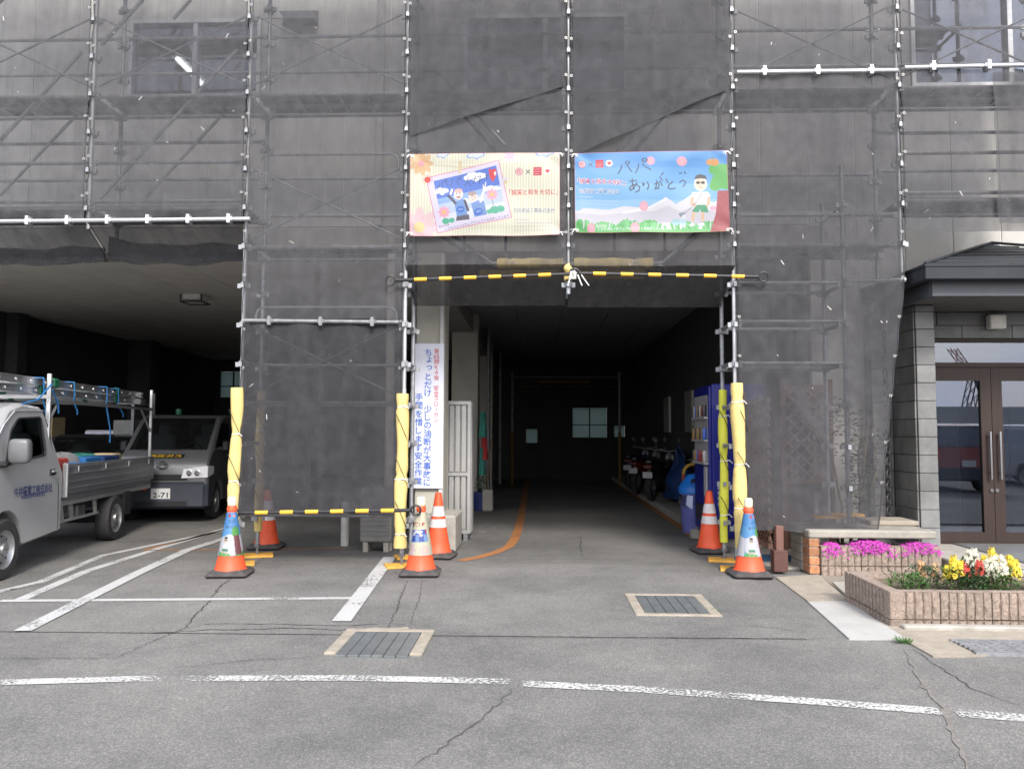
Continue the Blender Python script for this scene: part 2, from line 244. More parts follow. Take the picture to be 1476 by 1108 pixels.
# ------------------------------------------------------------------ mesh helpers
class MB:
    def __init__(s): s.v = []; s.f = []; s.m = []
    def add(s, vs_, fs, mi=0):
        o = len(s.v); s.v += [tuple(v) for v in vs_]; s.f += [tuple(i + o for i in f) for f in fs]; s.m += [mi] * len(fs); return s
    def box(s, x0, x1, y0, y1, z0, z1, mi=0, c=0.0):
        if x0 > x1: x0, x1 = x1, x0
        if y0 > y1: y0, y1 = y1, y0
        if z0 > z1: z0, z1 = z1, z0
        if c <= 0:
            vs_ = [(x, y, z) for z in (z0, z1) for y in (y0, y1) for x in (x0, x1)]
            return s.add(vs_, [(0, 2, 3, 1), (4, 5, 7, 6), (0, 1, 5, 4), (2, 6, 7, 3), (0, 4, 6, 2), (1, 3, 7, 5)], mi)
        c = min(c, (x1 - x0) * .45, (y1 - y0) * .45, (z1 - z0) * .45)
        rings = []
        for z, i in ((z0, c), (z0 + c, 0), (z1 - c, 0), (z1, c)):
            a, b, d, e = x0 + i, x1 - i, y0 + i, y1 - i; k = c if i == 0 else c * .6
            rings.append([(a + k, d, z), (b - k, d, z), (b, d + k, z), (b, e - k, z), (b - k, e, z), (a + k, e, z), (a, e - k, z), (a, d + k, z)])
        return s.rings(rings, mi, True, True)
    def rings(s, rs, mi=0, cap0=True, cap1=True, closed=True):
        n = len(rs[0]); vs_ = [p for r in rs for p in r]; fs = []
        for k in range(len(rs) - 1):
            for i in range(n if closed else n - 1):
                j = (i + 1) % n; fs.append((k * n + i, k * n + j, (k + 1) * n + j, (k + 1) * n + i))
        if cap0: fs.append(tuple(range(n - 1, -1, -1)))
        if cap1: fs.append(tuple(range((len(rs) - 1) * n, len(rs) * n)))
        return s.add(vs_, fs, mi)
    def obox(s, p0, p1, w, h, mi=0, upv=(0, 0, 1)):
        p0, p1 = Vector(p0), Vector(p1); d = (p1 - p0).normalized(); u = Vector(upv)
        if abs(d.dot(u)) > .98: u = Vector((0, 1, 0))
        a = d.cross(u).normalized(); b = a.cross(d)
        r = lambda p: [p - a * w / 2 - b * h / 2, p + a * w / 2 - b * h / 2, p + a * w / 2 + b * h / 2, p - a * w / 2 + b * h / 2]
        return s.rings([r(p0), r(p1)], mi)
    def tube(s, pts, r, n=8, mi=0, cap=True, closed=False):
        pts = [Vector(p) for p in pts]; rs = r if isinstance(r, (list, tuple)) else [r] * len(pts); out = []; pa = None
        for i, p in enumerate(pts):
            if closed: d = pts[(i + 1) % len(pts)] - pts[i - 1]
            else: d = pts[min(i + 1, len(pts) - 1)] - pts[max(i - 1, 0)]
            d.normalize()
            if pa is None:
                u = Vector((0, 0, 1)) if abs(d.z) < .9 else Vector((1, 0, 0)); a = d.cross(u).normalized()
            else: a = (pa - d * pa.dot(d)).normalized()
            pa = a; b = d.cross(a)
            out.append([p + (a * math.cos(2 * math.pi * k / n) + b * math.sin(2 * math.pi * k / n)) * rs[i] for k in range(n)])
        if closed: out.append(out[0]); cap = False
        return s.rings(out, mi, cap, cap)
    def lathe(s, prof, c=(0, 0, 0), n=20, axis='z', mi=0, cap=True):
        rs = []
        for r, h in prof:
            ring = []
            for k in range(n):
                a = 2 * math.pi * k / n; p = (r * math.cos(a), r * math.sin(a), h)
                if axis == 'y': p = (p[0], p[2], -p[1])
                if axis == 'x': p = (p[2], p[0], p[1])
                ring.append((c[0] + p[0], c[1] + p[1], c[2] + p[2]))
            rs.append(ring)
        return s.rings(rs, mi, cap, cap)
    def prism(s, poly, y0, y1, plane='xz', mi=0):
        def P(a, b, y): return {'xz': (a, y, b), 'xy': (a, b, y), 'yz': (y, a, b)}[plane]
        return s.rings([[P(a, b, y0) for a, b in poly], [P(a, b, y1) for a, b in poly]], mi)
    def quad(s, a, b, c, d, mi=0): return s.add([a, b, c, d], [(0, 1, 2, 3)], mi)
    def mesh(s, name, mats, off=(0, 0, 0), smooth=False, fix=True):
        me = bpy.data.meshes.new(name)
        if any(off): s.v = [(x - off[0], y - off[1], z - off[2]) for x, y, z in s.v]
        me.from_pydata(s.v, [], s.f)
        for m in (mats if isinstance(mats, (list, tuple)) else [mats]): me.materials.append(MAT[m])
        me.polygons.foreach_set('material_index', s.m)
        if fix:
            b = bmesh.new(); b.from_mesh(me); bmesh.ops.recalc_face_normals(b, faces=b.faces); b.to_mesh(me); b.free()
        if smooth:
            me.polygons.foreach_set('use_smooth', [True] * len(me.polygons))
            me.set_sharp_from_angle(angle=RAD(38))
        me.update(); return me
    def build(s, name, mats, parent=None, smooth=False, label=None, kind=None, off=None, fix=True):
        if off is None: off = OFF.get(parent.name, (0, 0, 0)) if parent else (0, 0, 0)
        o = bpy.data.objects.new(name, s.mesh(name, mats, off, smooth, fix)); COL.objects.link(o)
        if parent: o.parent = parent; OFF[o.name] = off
        if label: o['label'] = label
        if kind: o['kind'] = kind
        return o
OFF = {}
def thing(name, label, cat, loc=(0, 0, 0), group=None, rz=0.0, local=False, kind=None):
    """an Empty at the thing's base; parts are given in world metres (local=True: in the thing's own frame)"""
    o = bpy.data.objects.new(name, None); o.empty_display_size = .1; COL.objects.link(o); o.location = loc; o.rotation_euler[2] = rz
    o['label'] = label; o['category'] = cat
    if group: o['group'] = group
    if kind: o['kind'] = kind
    OFF[o.name] = (0, 0, 0) if local else tuple(loc)
    return o
def tag(o, label, cat, group=None):
    o['label'] = label; o['category'] = cat
    if group: o['group'] = group
    return o
def single(mb, name, mats, label, cat, loc, group=None, smooth=False, rz=0.0, local=False):
    o = mb.build(name, mats, None, smooth, off=(0, 0, 0) if local else tuple(loc)); o.location = loc; o.rotation_euler[2] = rz
    return tag(o, label, cat, group)
def inst(me, name, parent, loc, rot=(0, 0, 0), scl=(1, 1, 1), world=True):
    o = bpy.data.objects.new(name, me); COL.objects.link(o); o.parent = parent
    f = OFF.get(parent.name, (0, 0, 0)) if world and parent else (0, 0, 0)
    o.location = (loc[0] - f[0], loc[1] - f[1], loc[2] - f[2]); o.rotation_euler = rot; o.scale = scl
    if parent: OFF[o.name] = (0, 0, 0)
    return o
def copy_tree(o, parent=None):
    c = o.copy(); COL.objects.link(c)
    if parent: c.parent = parent
    for ch in list(o.children): copy_tree(ch, c)
    return c
def struct(mb, name, mats, smooth=False):
    o = mb.build(name, mats, None, smooth); o['kind'] = 'structure'; return o

# ------------------------------------------------------------------ lettering (Blender's own built-in font)
_tc = {}
def glyphs(body, size=1.0, bold=0.0):
    k = (body, size, bold)
    if k in _tc: return _tc[k]
    cu = bpy.data.curves.new('t', 'FONT'); cu.body = body; cu.size = size; cu.offset = bold * size; cu.resolution_u = 3
    o = bpy.data.objects.new('t', cu); COL.objects.link(o)
    dg = bpy.context.evaluated_depsgraph_get(); dg.update(); me = o.evaluated_get(dg).to_mesh(); me.calc_loop_triangles()
    V = np.array([v.co[:2] for v in me.vertices]).reshape(-1, 2); T = np.array([t.vertices[:] for t in me.loop_triangles], int).reshape(-1, 3)
    o.evaluated_get(dg).to_mesh_clear(); bpy.data.objects.remove(o); bpy.data.curves.remove(cu)
    _tc[k] = (V, T); return _tc[k]
def text_mb(body, size, bold=0.0, fit=None, centre=True):
    V, T = glyphs(body, size, bold); V = V.copy()
    if len(V) == 0: return MB(), 0, 0
    V -= V.min(0); wd, ht = V.max(0)
    if fit: V[:, 0] *= fit[0] / wd; V[:, 1] *= fit[1] / ht; wd, ht = fit
    if centre: V -= np.array([wd, ht]) / 2
    mb = MB(); mb.add([(x, y, 0) for x, y in V], [tuple(t) for t in T]); return mb, wd, ht

# ------------------------------------------------------------------ flat print raster -> colour attribute on a fine cloth grid
class Canvas:
    def __init__(s, x0, y0, x1, y1, nx, ny, bgc):
        s.x0, s.y0, s.x1, s.y1, s.nx, s.ny = x0, y0, x1, y1, nx, ny
        xs = np.linspace(x0, x1, nx); ys = np.linspace(y0, y1, ny); s.X, s.Y = np.meshgrid(xs, ys)
        s.A = np.zeros((ny, nx, 3)); s.A[:] = s.c(bgc)
    def c(s, h): return np.array(hexc(h)) * .42          # printed ink on matt sheet: paper white about 0.4
    def put(s, mask, col, a=1.0): s.A[mask] = s.A[mask] * (1 - a) + s.c(col) * a
    def poly(s, pts, col, a=1.0):
        m = np.zeros(s.X.shape, bool); n = len(pts)
        for i in range(n):
            (xa, ya), (xb, yb) = pts[i], pts[(i + 1) % n]
            if ya == yb: continue
            m ^= ((ya > s.Y) != (yb > s.Y)) & (s.X < (xb - xa) * (s.Y - ya) / (yb - ya) + xa)
        s.put(m, col, a)
    def ell(s, cx, cy, rx, ry, col, a=1.0, rot=0.0, hole=0.0):
        dx, dy = s.X - cx, s.Y - cy; c, q = math.cos(rot), math.sin(rot)
        d = ((dx * c + dy * q) / rx) ** 2 + ((dy * c - dx * q) / ry) ** 2
        s.put((d < 1) & (d >= hole * hole), col, a)
    def line(s, pts, wd, col, a=1.0):
        m = np.zeros(s.X.shape, bool)
        for (xa, ya), (xb, yb) in zip(pts, pts[1:]):
            dx, dy = xb - xa, yb - ya; L = dx * dx + dy * dy + 1e-9
            t = np.clip(((s.X - xa) * dx + (s.Y - ya) * dy) / L, 0, 1)
            m |= (s.X - xa - t * dx) ** 2 + (s.Y - ya - t * dy) ** 2 < (wd / 2) ** 2
        s.put(m, col, a)
    def text(s, body, cx, cy, wd, ht, col, bold=.012, rot=0.0, a=1.0):
        V, T = glyphs(body, 1.0, bold); V = V.copy(); V -= V.min(0); V /= V.max(0); V = (V - .5) * np.array([wd, -ht])
        c, q = math.cos(rot), math.sin(rot); V = np.stack([cx + V[:, 0] * c - V[:, 1] * q, cy + V[:, 0] * q + V[:, 1] * c], 1)
        gx = (s.x1 - s.x0) / (s.nx - 1); gy = (s.y1 - s.y0) / (s.ny - 1); m = np.zeros(s.X.shape, bool)
        for tri in T:
            p = V[tri]; lo, hi = p.min(0), p.max(0)
            i0, i1 = int((lo[0] - s.x0) / gx), int((hi[0] - s.x0) / gx) + 2; j0, j1 = int((lo[1] - s.y0) / gy), int((hi[1] - s.y0) / gy) + 2
            i0, j0 = max(i0, 0), max(j0, 0)
            if i0 >= i1 or j0 >= j1: continue
            X, Y = s.X[j0:j1, i0:i1], s.Y[j0:j1, i0:i1]
            e = lambda A, B: (B[0] - A[0]) * (Y - A[1]) - (B[1] - A[1]) * (X - A[0])
            e0, e1, e2 = e(p[0], p[1]), e(p[1], p[2]), e(p[2], p[0])
            m[j0:j1, i0:i1] |= ((e0 >= 0) & (e1 >= 0) & (e2 >= 0)) | ((e0 <= 0) & (e1 <= 0) & (e2 <= 0))
        s.put(m, col, a)
    def cloud(s, cx, cy, rx, ry, col, a=1.0):
        for k in range(6):
            t = k / 5 * 2 - 1; s.ell(cx + t * rx * .7, cy - abs(math.sin(k * 2.1)) * ry * .35, rx * .38, ry * (.75 - .3 * abs(t)), col, a)
    def surface(s, name, fn, mname, parent=None, off=(0, 0, 0)):
        """fn(u, v) -> point arrays; row 0 is the top"""
        U, V = np.meshgrid(np.linspace(0, 1, s.nx), np.linspace(0, 1, s.ny)); P = np.stack(fn(U, V), -1).reshape(-1, 3) - np.array(off)
        idx = np.arange(s.nx * s.ny).reshape(s.ny, s.nx)
        q = np.stack([idx[:-1, :-1], idx[1:, :-1], idx[1:, 1:], idx[:-1, 1:]], -1).reshape(-1, 4)
        me = bpy.data.meshes.new(name); me.from_pydata(P.tolist(), [], q.tolist())
        at_ = me.color_attributes.new('print', 'FLOAT_COLOR', 'POINT')
        at_.data.foreach_set('color', np.concatenate([s.A.reshape(-1, 3), np.ones((s.nx * s.ny, 1))], 1).astype(np.float32).ravel())
        me.materials.append(MAT[mname]); me.polygons.foreach_set('use_smooth', [True] * len(me.polygons)); me.update()
        o = bpy.data.objects.new(name, me); COL.objects.link(o)
        if parent: o.parent = parent; OFF[o.name] = tuple(off)
        return o

# ================================================================== GROUND
mb = MB(); mb.quad((-160, -160, -.006), (160, -160, -.006), (160, 200, -.006), (-160, 200, -.006)); road = struct(mb, 'road', 'road_asphalt')
YS = 5.55                                            # joint between road and forecourt asphalt
mb = MB(); mb.quad((-13, YS, 0), (1.95, YS + .25, 0), (2.25, 8.9, 0), (-13, 8.9, 0)); lot = struct(mb, 'forecourt', 'lot_asphalt')
mb = MB(); mb.quad((-13, 8.9, 0), (3.0, 8.9, 0), (3.0, 26, 0), (-13, 26, 0)); struct(mb, 'garage_floor', 'passage_asphalt')

def ribbon(pts, wd, z, jag=0.0, taper=False):
    m_ = MB(); L = []; R = []
    for i, p in enumerate(pts):
        d = Vector(pts[min(i + 1, len(pts) - 1)][:2]) - Vector(pts[max(i - 1, 0)][:2]); d.normalize(); n_ = Vector((-d.y, d.x))
        ww = wd[i] if isinstance(wd, (list, tuple)) else wd
        if taper: ww *= .35 + .65 * math.sin(math.pi * (i + .5) / len(pts))
        a = ww / 2 * (1 + random.uniform(-jag, jag)); b = ww / 2 * (1 + random.uniform(-jag, jag))
        L.append((p[0] + n_.x * a, p[1] + n_.y * a, z)); R.append((p[0] - n_.x * b, p[1] - n_.y * b, z))
    for i in range(len(pts) - 1): m_.quad(R[i], R[i + 1], L[i + 1], L[i])
    return m_
def dense(pp, step=.06, jit=0.0, z=0.0):
    P = [gr(*p) for p in pp]; out = []
    for a, b in zip(P, P[1:]):
        k = max(1, int((b - a).length / step))
        for i in range(k):
            q = a.lerp(b, i / k); out.append((q.x + random.uniform(-jit, jit), q.y + random.uniform(-jit, jit)))
    out.append((P[-1].x, P[-1].y)); return out
def mark(name, pp, wd, m_='white_paint', parent=None, z=.004, **k):
    o = ribbon(dense(pp, .12), wd, z, **k).build(name, m_, parent or lot); return o
# painted lines (parts of the ground they lie on)
mark('painted_line', [(0, 866), (508, 862)], .09)
mark('painted_line', [(492, 896), (562, 803)], .15, 'white_paint', z=.008)
mark('painted_line', [(-40, 862), (60, 838), (150, 800), (335, 762)], .10)
mark('painted_line', [(30, 864), (125, 823), (230, 790), (330, 760)], .11)
mark('painted_line', [(32, 910), (195, 828), (270, 793), (345, 770)], .13, 'white_paint', z=.008)
mark('painted_line', [(0, 853), (70, 838), (160, 797)], .05, 'faded_paint')
mark('orange_line', [(207, 793), (498, 791)], .05, 'orange_paint')
mark('orange_line', [(207, 793), (300, 770), (345, 757)], .06, 'orange_paint')
mark('orange_line', [(664, 808), (690, 803), (715, 796), (733, 788), (741, 778), (746, 766), (750, 750), (758, 706), (762, 685)], .13, 'orange_paint')
mark('painted_line', [(690, 774), (716, 738)], .13, 'faded_paint')
mark('painted_line', [(-60, 984), (200, 977), (500, 976), (735, 981)], .105, 'road_line_paint', road, -.001)
mark('painted_line', [(752, 984), (930, 993), (1150, 1008), (1355, 1024)], .11, 'road_line_paint', road, -.001)
mark('painted_line', [(1378, 1026), (1560, 1040)], .12, 'road_line_paint', road, -.001)
# cracks, seams and stains
def crack(pp, wd, m_='crack', parent=None, z=.003, jit=.014): ribbon(dense(pp, .05, jit), wd * .75, z, .75, True).build('crack', m_, parent or lot)
crack([(165, 948), (240, 915), (265, 905), (300, 868), (320, 842), (365, 815), (390, 797)], .016)
crack([(0, 948), (160, 948)], .012, 'seam'); crack([(220, 912), (300, 908), (420, 905), (500, 908)], .022)
crack([(265, 905), (300, 899), (390, 899), (505, 902), (560, 898), (620, 902)], .013); crack([(560, 905), (570, 880), (588, 836)], .014); crack([(590, 905), (602, 870), (610, 835)], .008, 'seam')
crack([(620, 917), (900, 919), (1195, 921)], .009, 'crack'); crack([(745, 985), (722, 1010), (660, 1060), (600, 1100)], .012, 'seam', road, -.001, .02)
crack([(1305, 935), (1330, 985), (1360, 1020), (1395, 1108)], .04, 'patch', road, -.002, .008); crack([(1318, 935), (1400, 990), (1476, 1018)], .012, 'seam', road, -.001)
crack([(680, 806), (860, 806), (1000, 805)], .010, 'seam'); crack([(838, 770), (836, 790), (842, 806)], .012); crack([(150, 820), (260, 824), (330, 822)], .009, 'seam')
crack([(465, 946), (360, 950), (250, 962)], .008, 'seam'); crack([(1040, 900), (1120, 905), (1190, 918)], .006, 'seam')
# access covers: concrete frame + five steel planks
def cover(c, w_, d_, label, broken):
    t = thing('access_cover', label, 'access cover', (c[0], c[1], 0)); m_ = MB(); b = .085
    X0, X1, Y0, Y1 = c[0] - w_ / 2, c[0] + w_ / 2, c[1] - d_ / 2, c[1] + d_ / 2; z = .012
    m_.box(X0, X1, Y1 - b * .8, Y1, -.05, z, c=.006)
    if not broken: m_.box(X0, X1, Y0, Y0 + b * .7, -.05, z, c=.006)
    m_.box(X0, X0 + b, Y0 + b * .72, Y1 - b * .82, -.05, z - .001, c=.006); m_.box(X1 - b, X1, Y0 + b * .72, Y1 - b * .82, -.05, z - .001, c=.006); m_.build('frame', 'concrete_tan', t)
    m_ = MB(); m_.quad((X0 + b, Y0 + .06, .0012), (X1 - b, Y0 + .06, .0012), (X1 - b, Y1 - .06, .0012), (X0 + b, Y1 - .06, .0012)); m_.build('pit_shade', 'dark_trim', t)  # flat dark sheet, its colour stands in for shade in the plank gaps
    n_ = 6; pw = (w_ - 2 * b) / n_
    for i in range(n_):
        m_ = MB(); m_.box(X0 + b + i * pw + .0025, X0 + b + (i + 1) * pw - .0025, Y0 + (.01 if broken else .065), Y1 - .072, -.03, z - .003 + random.uniform(-.001, .001), c=.002); m_.build('steel_plank', 'cover_steel', t)
cover((-1.105, 5.53), .66, .70, 'rectangular steel plank drain cover with a broken tan concrete rim on the road joint', True)
cover((1.14, 6.86), .70, .84, 'rectangular steel plank drain cover in a complete concrete frame before the passage', False)
m_ = ribbon(dense([(495, 912), (540, 907), (588, 905)], .05, .012), .07, .006, .5); m_.build('mortar_patch', 'concrete_tan', lot)

# concrete apron on the right: tan strip, pale new patch, gutter slab with grating
def slab(name, pp, z0, z1, m_, z=0.0):
    P = [gr(x, y) for x, y in pp]; b = MB(); b.rings([[(p.x, p.y, z0) for p in P], [(p.x, p.y, z1) for p in P]]); o = b.build(name, m_); o['kind'] = 'structure'; return o
slab('concrete_apron', [(1118, 832), (1180, 828), (1222, 865), (1165, 867)], -.05, .006, 'concrete_tan')
slab('concrete_patch', [(1165, 868), (1222, 866), (1255, 888), (1306, 921), (1224, 921)], -.05, .007, 'concrete_pale')
slab('gravel_strip', [(1181, 829), (1236, 831), (1270, 880), (1256, 886)], -.05, .003, 'gravel')
slab('gutter', [(1262, 890), (1700, 903), (1700, 930), (1390, 946), (1345, 946), (1290, 915)], -.05, .005, 'concrete_tan')
t = thing('inspection_hatch', 'small square concrete inspection lid set in the gravel beside the planter', 'lid', gr(1222, 845))
P = [gr(1200, 841), gr(1240, 841), gr(1258, 857), gr(1218, 858)]; b = MB(); b.rings([[(p.x, p.y, -.01) for p in P], [(p.x, p.y, .02) for p in P]]); b.build('slab', 'concrete', t)
# gutter kerb and drain grating
mb = MB(); a = gr(1300, 906); mb.box(a.x, 9, a.y - .05, a.y + .04, -.03, .035, c=.012); single(mb, 'kerb', 'concrete', 'low concrete kerb below the ribbed front planter', 'kerb', (a.x, a.y, 0))
a = gr(1402, 934); t = thing('drain_grating', 'galvanised steel drain grating in the gutter before the planter', 'drain', (a.x, a.y, 0))
mb = MB(); mb.box(a.x - .06, a.x + 1.6, a.y - .155, a.y + .155, .0052, .008); mb.build('pit_shade', 'dark_trim', t)  # thin dark plate painted as the shaded depth below the bars
mb = MB()
for k in (-1, 1): mb.box(a.x - .07, a.x + 1.61, a.y + k * .16 - .012, a.y + k * .16 + .012, -.02, .020)
mb.build('frame', 'steel', t)
mb = MB()
for i in range(5): mb.box(a.x - .06, a.x + 1.6, a.y - .135 + i * .06, a.y - .117 + i * .06, .008, .020)
for i in range(22): mb.box(a.x - .04 + i * .075, a.x - .028 + i * .075, a.y - .148, a.y + .148, .008, .016)
mb.build('bar_grid', 'steel', t)
# weeds at the concrete corner
def tuft(c, n_, h, name='weed', label='', m_='leaf', spread=.06):
    b = MB()
    for i in range(n_):
        a = random.uniform(0, 6.28); r = random.uniform(0, spread); x, y = c[0] + r * math.cos(a), c[1] + r * math.sin(a); hh = h * random.uniform(.5, 1); lx, ly = math.cos(a) * hh * .6, math.sin(a) * hh * .6; wv = hh * .12
        b.add([(x - wv * math.sin(a), y + wv * math.cos(a), c[2]), (x + wv * math.sin(a), y - wv * math.cos(a), c[2]), (x + lx * .6, y + ly * .6, c[2] + hh * .7), (x + lx, y + ly, c[2] + hh * .9)], [(0, 1, 2), (1, 3, 2), (0, 2, 3)])
    return single(b, name, m_, label, 'weed', c)
a = gr(1302, 926); tuft((a.x, a.y, 0), 60, .05, label='tuft of green weeds at the corner of the pale concrete patch')
a = gr(1030, 880); tuft((a.x, a.y, .0), 24, .03, label='thin weeds along the rim of the framed drain cover')

# ================================================================== BUILDING
YW, XL, XR, ZT = 9.9, -13.2, 12.0, 9.4
ZB, ZC = 4.14, 3.80                                  # bottom of the wall panels, ceiling height
bld = thing('building', 'long grey panelled building with a dark garage and drive-through passage', 'building', (0, YW, 0))
WIN = [(at(188, 60, YW).x, at(377, 60, YW).x, 5.72, 6.95), (at(668, 80, YW).x, at(905, 80, YW).x, 5.78, 6.95), (at(1312, 60, YW).x, at(1600, 60, YW).x, 5.92, 7.2)]
j0 = at(109, 200, YW).x; pw = .6
RB0 = at(1197, 500, YW).x                            # right wing: panels run down to the ground from here
k0 = int((XL - j0) / pw) - 1; x = j0 + k0 * pw
pan_cache = {}
def panel(x0, x1, z0, z1):
    key = (round(x1 - x0, 3), round(z1 - z0, 3))
    if key not in pan_cache:
        b = MB(); b.box(.006, key[0] - .006, 0, .09, .004, key[1] - .004, c=.006); pan_cache[key] = b.mesh('wall_panel', 'panel')
    inst(pan_cache[key], 'wall_panel', bld, (x0, YW, z0))
while x < XR:
    x1 = x + pw; segs = [(ZB if x1 < RB0 + .15 else .05, ZT)]
    for a, b_, z0, z1 in WIN:
        if x1 > a + .02 and x < b_ - .02:
            segs = [(s0, min(s1, z0)) for s0, s1 in segs] + [(z1, ZT)]
            if x < a: panel(x, a, z0, z1)
            if x1 > b_: panel(b_, x1, z0, z1)
    for s0, s1 in segs:
        if s1 - s0 > .05: panel(x, x1, s0, s1)
    x = x1
# joint filler behind the panels, with the window openings left free
mb = MB(); xs = sorted([XL] + [q for a in WIN for q in a[:2]] + [XR])
for i in range(0, len(xs), 2): mb.box(xs[i], xs[i + 1], YW + .012, YW + .2, ZB + .01, ZT)
for a, b_, z0, z1 in WIN: mb.box(a, b_, YW + .012, YW + .2, ZB + .01, z0); mb.box(a, b_, YW + .012, YW + .2, z1, ZT)
mb.box(RB0 + .02, XR, YW + .012, YW + .2, .03, ZB)
mb.build('wall_core', 'panel_joint', bld)
mb = MB(); mb.box(XL, RB0 - .01, YW - .02, YW + .5, ZC, ZB - .006, c=.01); mb.build('beam', 'beam', bld)
# windows with frames, panes and the room behind
for wi, (a, b_, z0, z1) in enumerate(WIN):
    mb = MB(); e = .05; y0, y1 = YW - .03, YW + .09
    mb.box(a, b_, y0, y1, z0, z0 + e); mb.box(a, b_, y0, y1, z1 - e, z1); mb.box(a, a + e, y0, y1, z0 + e, z1 - e); mb.box(b_ - e, b_, y0, y1, z0 + e, z1 - e)
    mid = (a + b_) / 2; mb.box(mid - .03, mid + .03, y0 + .01, y1, z0 + e, z1 - e); wf = mb.build('window_frame', 'steel_bright', bld)
    for q0, q1, yy in ((a + e, mid - .03, YW + .05), (mid + .03, b_ - e, YW + .03)):
        g = MB(); g.box(q0, q1, yy, yy + .006, z0 + e, z1 - e); g.build('pane', 'window_glass', wf)
mb = MB(); mb.box(XL, XR, YW + .22, 25, ZB - .02, ZB + .05); mb.build('floor_slab', 'room_floor', bld)
mb = MB(); mb.box(XL, XR, 15, 15.1, ZB + .06, 7.2); mb.build('room_wall', 'room', bld)
mb = MB(); mb.box(XL, XR, YW + .22, 14.98, 7.22, 7.3); mb.build('room_ceiling', 'light_box', bld)
mb = MB(); mb.box(XL, XR, YW, 25.5, ZT, ZT + .15); mb.build('roof', 'concrete', bld)
mb = MB(); mb.box(XL - .2, XL - .005, YW, 25.5, 0, ZT); mb.box(XR + .005, XR + .2, YW, 25.5, 0, ZT); mb.build('end_wall', 'panel', bld)
for k, (lx, ly) in enumerate([(-5.5, 11.72), (-8.2, 12.2), (5.8, 12.3)]):
    t = thing('tube_light', ['lit fluorescent tube behind the window with the scaffold brace across it', 'lit fluorescent tube behind the panels further left', 'lit fluorescent tube in the room over the entrance'][k], 'lamp', (lx, ly, 7.1))
    mb = MB(); mb.box(lx - .1, lx + .1, ly - .5, ly + .5, 7.14, 7.2); mb.build('housing', 'light_box', t)
    mb = MB(); mb.tube([(lx, ly - .44, 7.11), (lx, ly + .44, 7.11)], .03, 8); mb.build('tube', 'tube_light', t)
# ceilings (panel strips running into the depth)
x = XL
while x < 2.9:
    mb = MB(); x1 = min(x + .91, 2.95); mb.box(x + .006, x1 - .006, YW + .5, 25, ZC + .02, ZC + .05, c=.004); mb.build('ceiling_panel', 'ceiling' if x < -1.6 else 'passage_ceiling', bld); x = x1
mb = MB(); mb.box(XL, 3.0, YW + .45, 25.1, ZC + .055, ZC + .2); mb.build('ceiling_slab', 'beam', bld)
# garage side wall, back wall with openings, dividing columns
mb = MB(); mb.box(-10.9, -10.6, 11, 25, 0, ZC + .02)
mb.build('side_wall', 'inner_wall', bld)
YBK = 25.0
op = [(at(316, 540, YBK).x, at(356, 540, YBK).x, 2.55, 3.45), (at(757, 630, YBK).x, at(776, 630, YBK).x, 1.12, 1.62), (at(824, 600, YBK).x, at(876, 600, YBK).x, 1.30, 2.30), (at(884, 620, YBK).x, at(902, 620, YBK).x, 1.32, 1.74)]
mb = MB(); prev = -10.9
for a, b_, z0, z1 in op:
    mb.box(prev, a, YBK, YBK + .2, 0, ZC + .05); mb.box(a, b_, YBK, YBK + .2, 0, z0); mb.box(a, b_, YBK, YBK + .2, z1, ZC + .05); prev = b_
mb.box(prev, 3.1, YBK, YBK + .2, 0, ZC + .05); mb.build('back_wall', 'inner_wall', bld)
for i, (a, b_, z0, z1) in enumerate(op):
    mb = MB(); e = .03; mb.box(a, b_, YBK + .02, YBK + .08, z0, z0 + e); mb.box(a, b_, YBK + .02, YBK + .08, z1 - e, z1); mb.box(a, a + e, YBK + .02, YBK + .08, z0 + e, z1 - e); mb.box(b_ - e, b_, YBK + .02, YBK + .08, z0 + e, z1 - e)
    if i in (0, 2): mb.box((a + b_) / 2 - .02, (a + b_) / 2 + .02, YBK + .03, YBK + .08, z0 + e, z1 - e); mb.box(a + e, b_ - e, YBK + .035, YBK + .075, z0 + (z1 - z0) * .42, z0 + (z1 - z0) * .42 + .03)
    wf = mb.build('window_frame', 'dark_trim', bld); g = MB(); g.box(a + e, b_ - e, YBK + .09, YBK + .1, z0 + e, z1 - e); g.build('pane', 'frosted_glass', wf)
colx = [(at(599, 600, 9.9).x, at(640, 600, 9.9).x, 9.88, 10.35), (-1.72, -1.20, 15.2, 15.7), (-1.72, -1.20, 20.0, 20.5), (-10.6, -10.0, 19.6, 20.1), (-10.6, -10.35, 15.0, 15.3)]
for x0, x1, y0, y1 in colx:
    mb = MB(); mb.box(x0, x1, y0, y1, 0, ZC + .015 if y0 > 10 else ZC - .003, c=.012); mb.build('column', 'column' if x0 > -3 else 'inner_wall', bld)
mb = MB(); mb.box(-1.72, -1.3, 10.4, 25, 3.45, ZC + .018); mb.build('beam', 'beam', bld)
mb = MB(); mb.box(-1.46, -1.02, 9.58, 10.38, 0, .46, c=.025); mb.build('column_plinth', 'concrete', bld)
mb = MB(); x = at(637, 600, 9.86).x; mb.box(x - .03, x + .012, 9.84, 9.875, .46, 3.78); mb.build('corner_angle', 'white_pvc', bld)
# passage right wall, with a raised walkway and orange-edged kerb
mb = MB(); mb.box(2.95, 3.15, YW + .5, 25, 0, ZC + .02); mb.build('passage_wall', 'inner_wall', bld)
for y in (13.2, 14.9, 17.5):
    mb = MB(); mb.box(2.90, 2.948, y, y + .7, 1.5, 2.3); mb.build('window_frame', 'alu_dull', bld)
mb = MB(); mb.box(2.30, 2.945, 10.6, 24.9, -.02, .11, c=.015); o = mb.build('walkway', 'concrete'); o['kind'] = 'structure'
mark('orange_line', [(1000, 775), (980, 759), (895, 702)], .11, 'orange_paint')
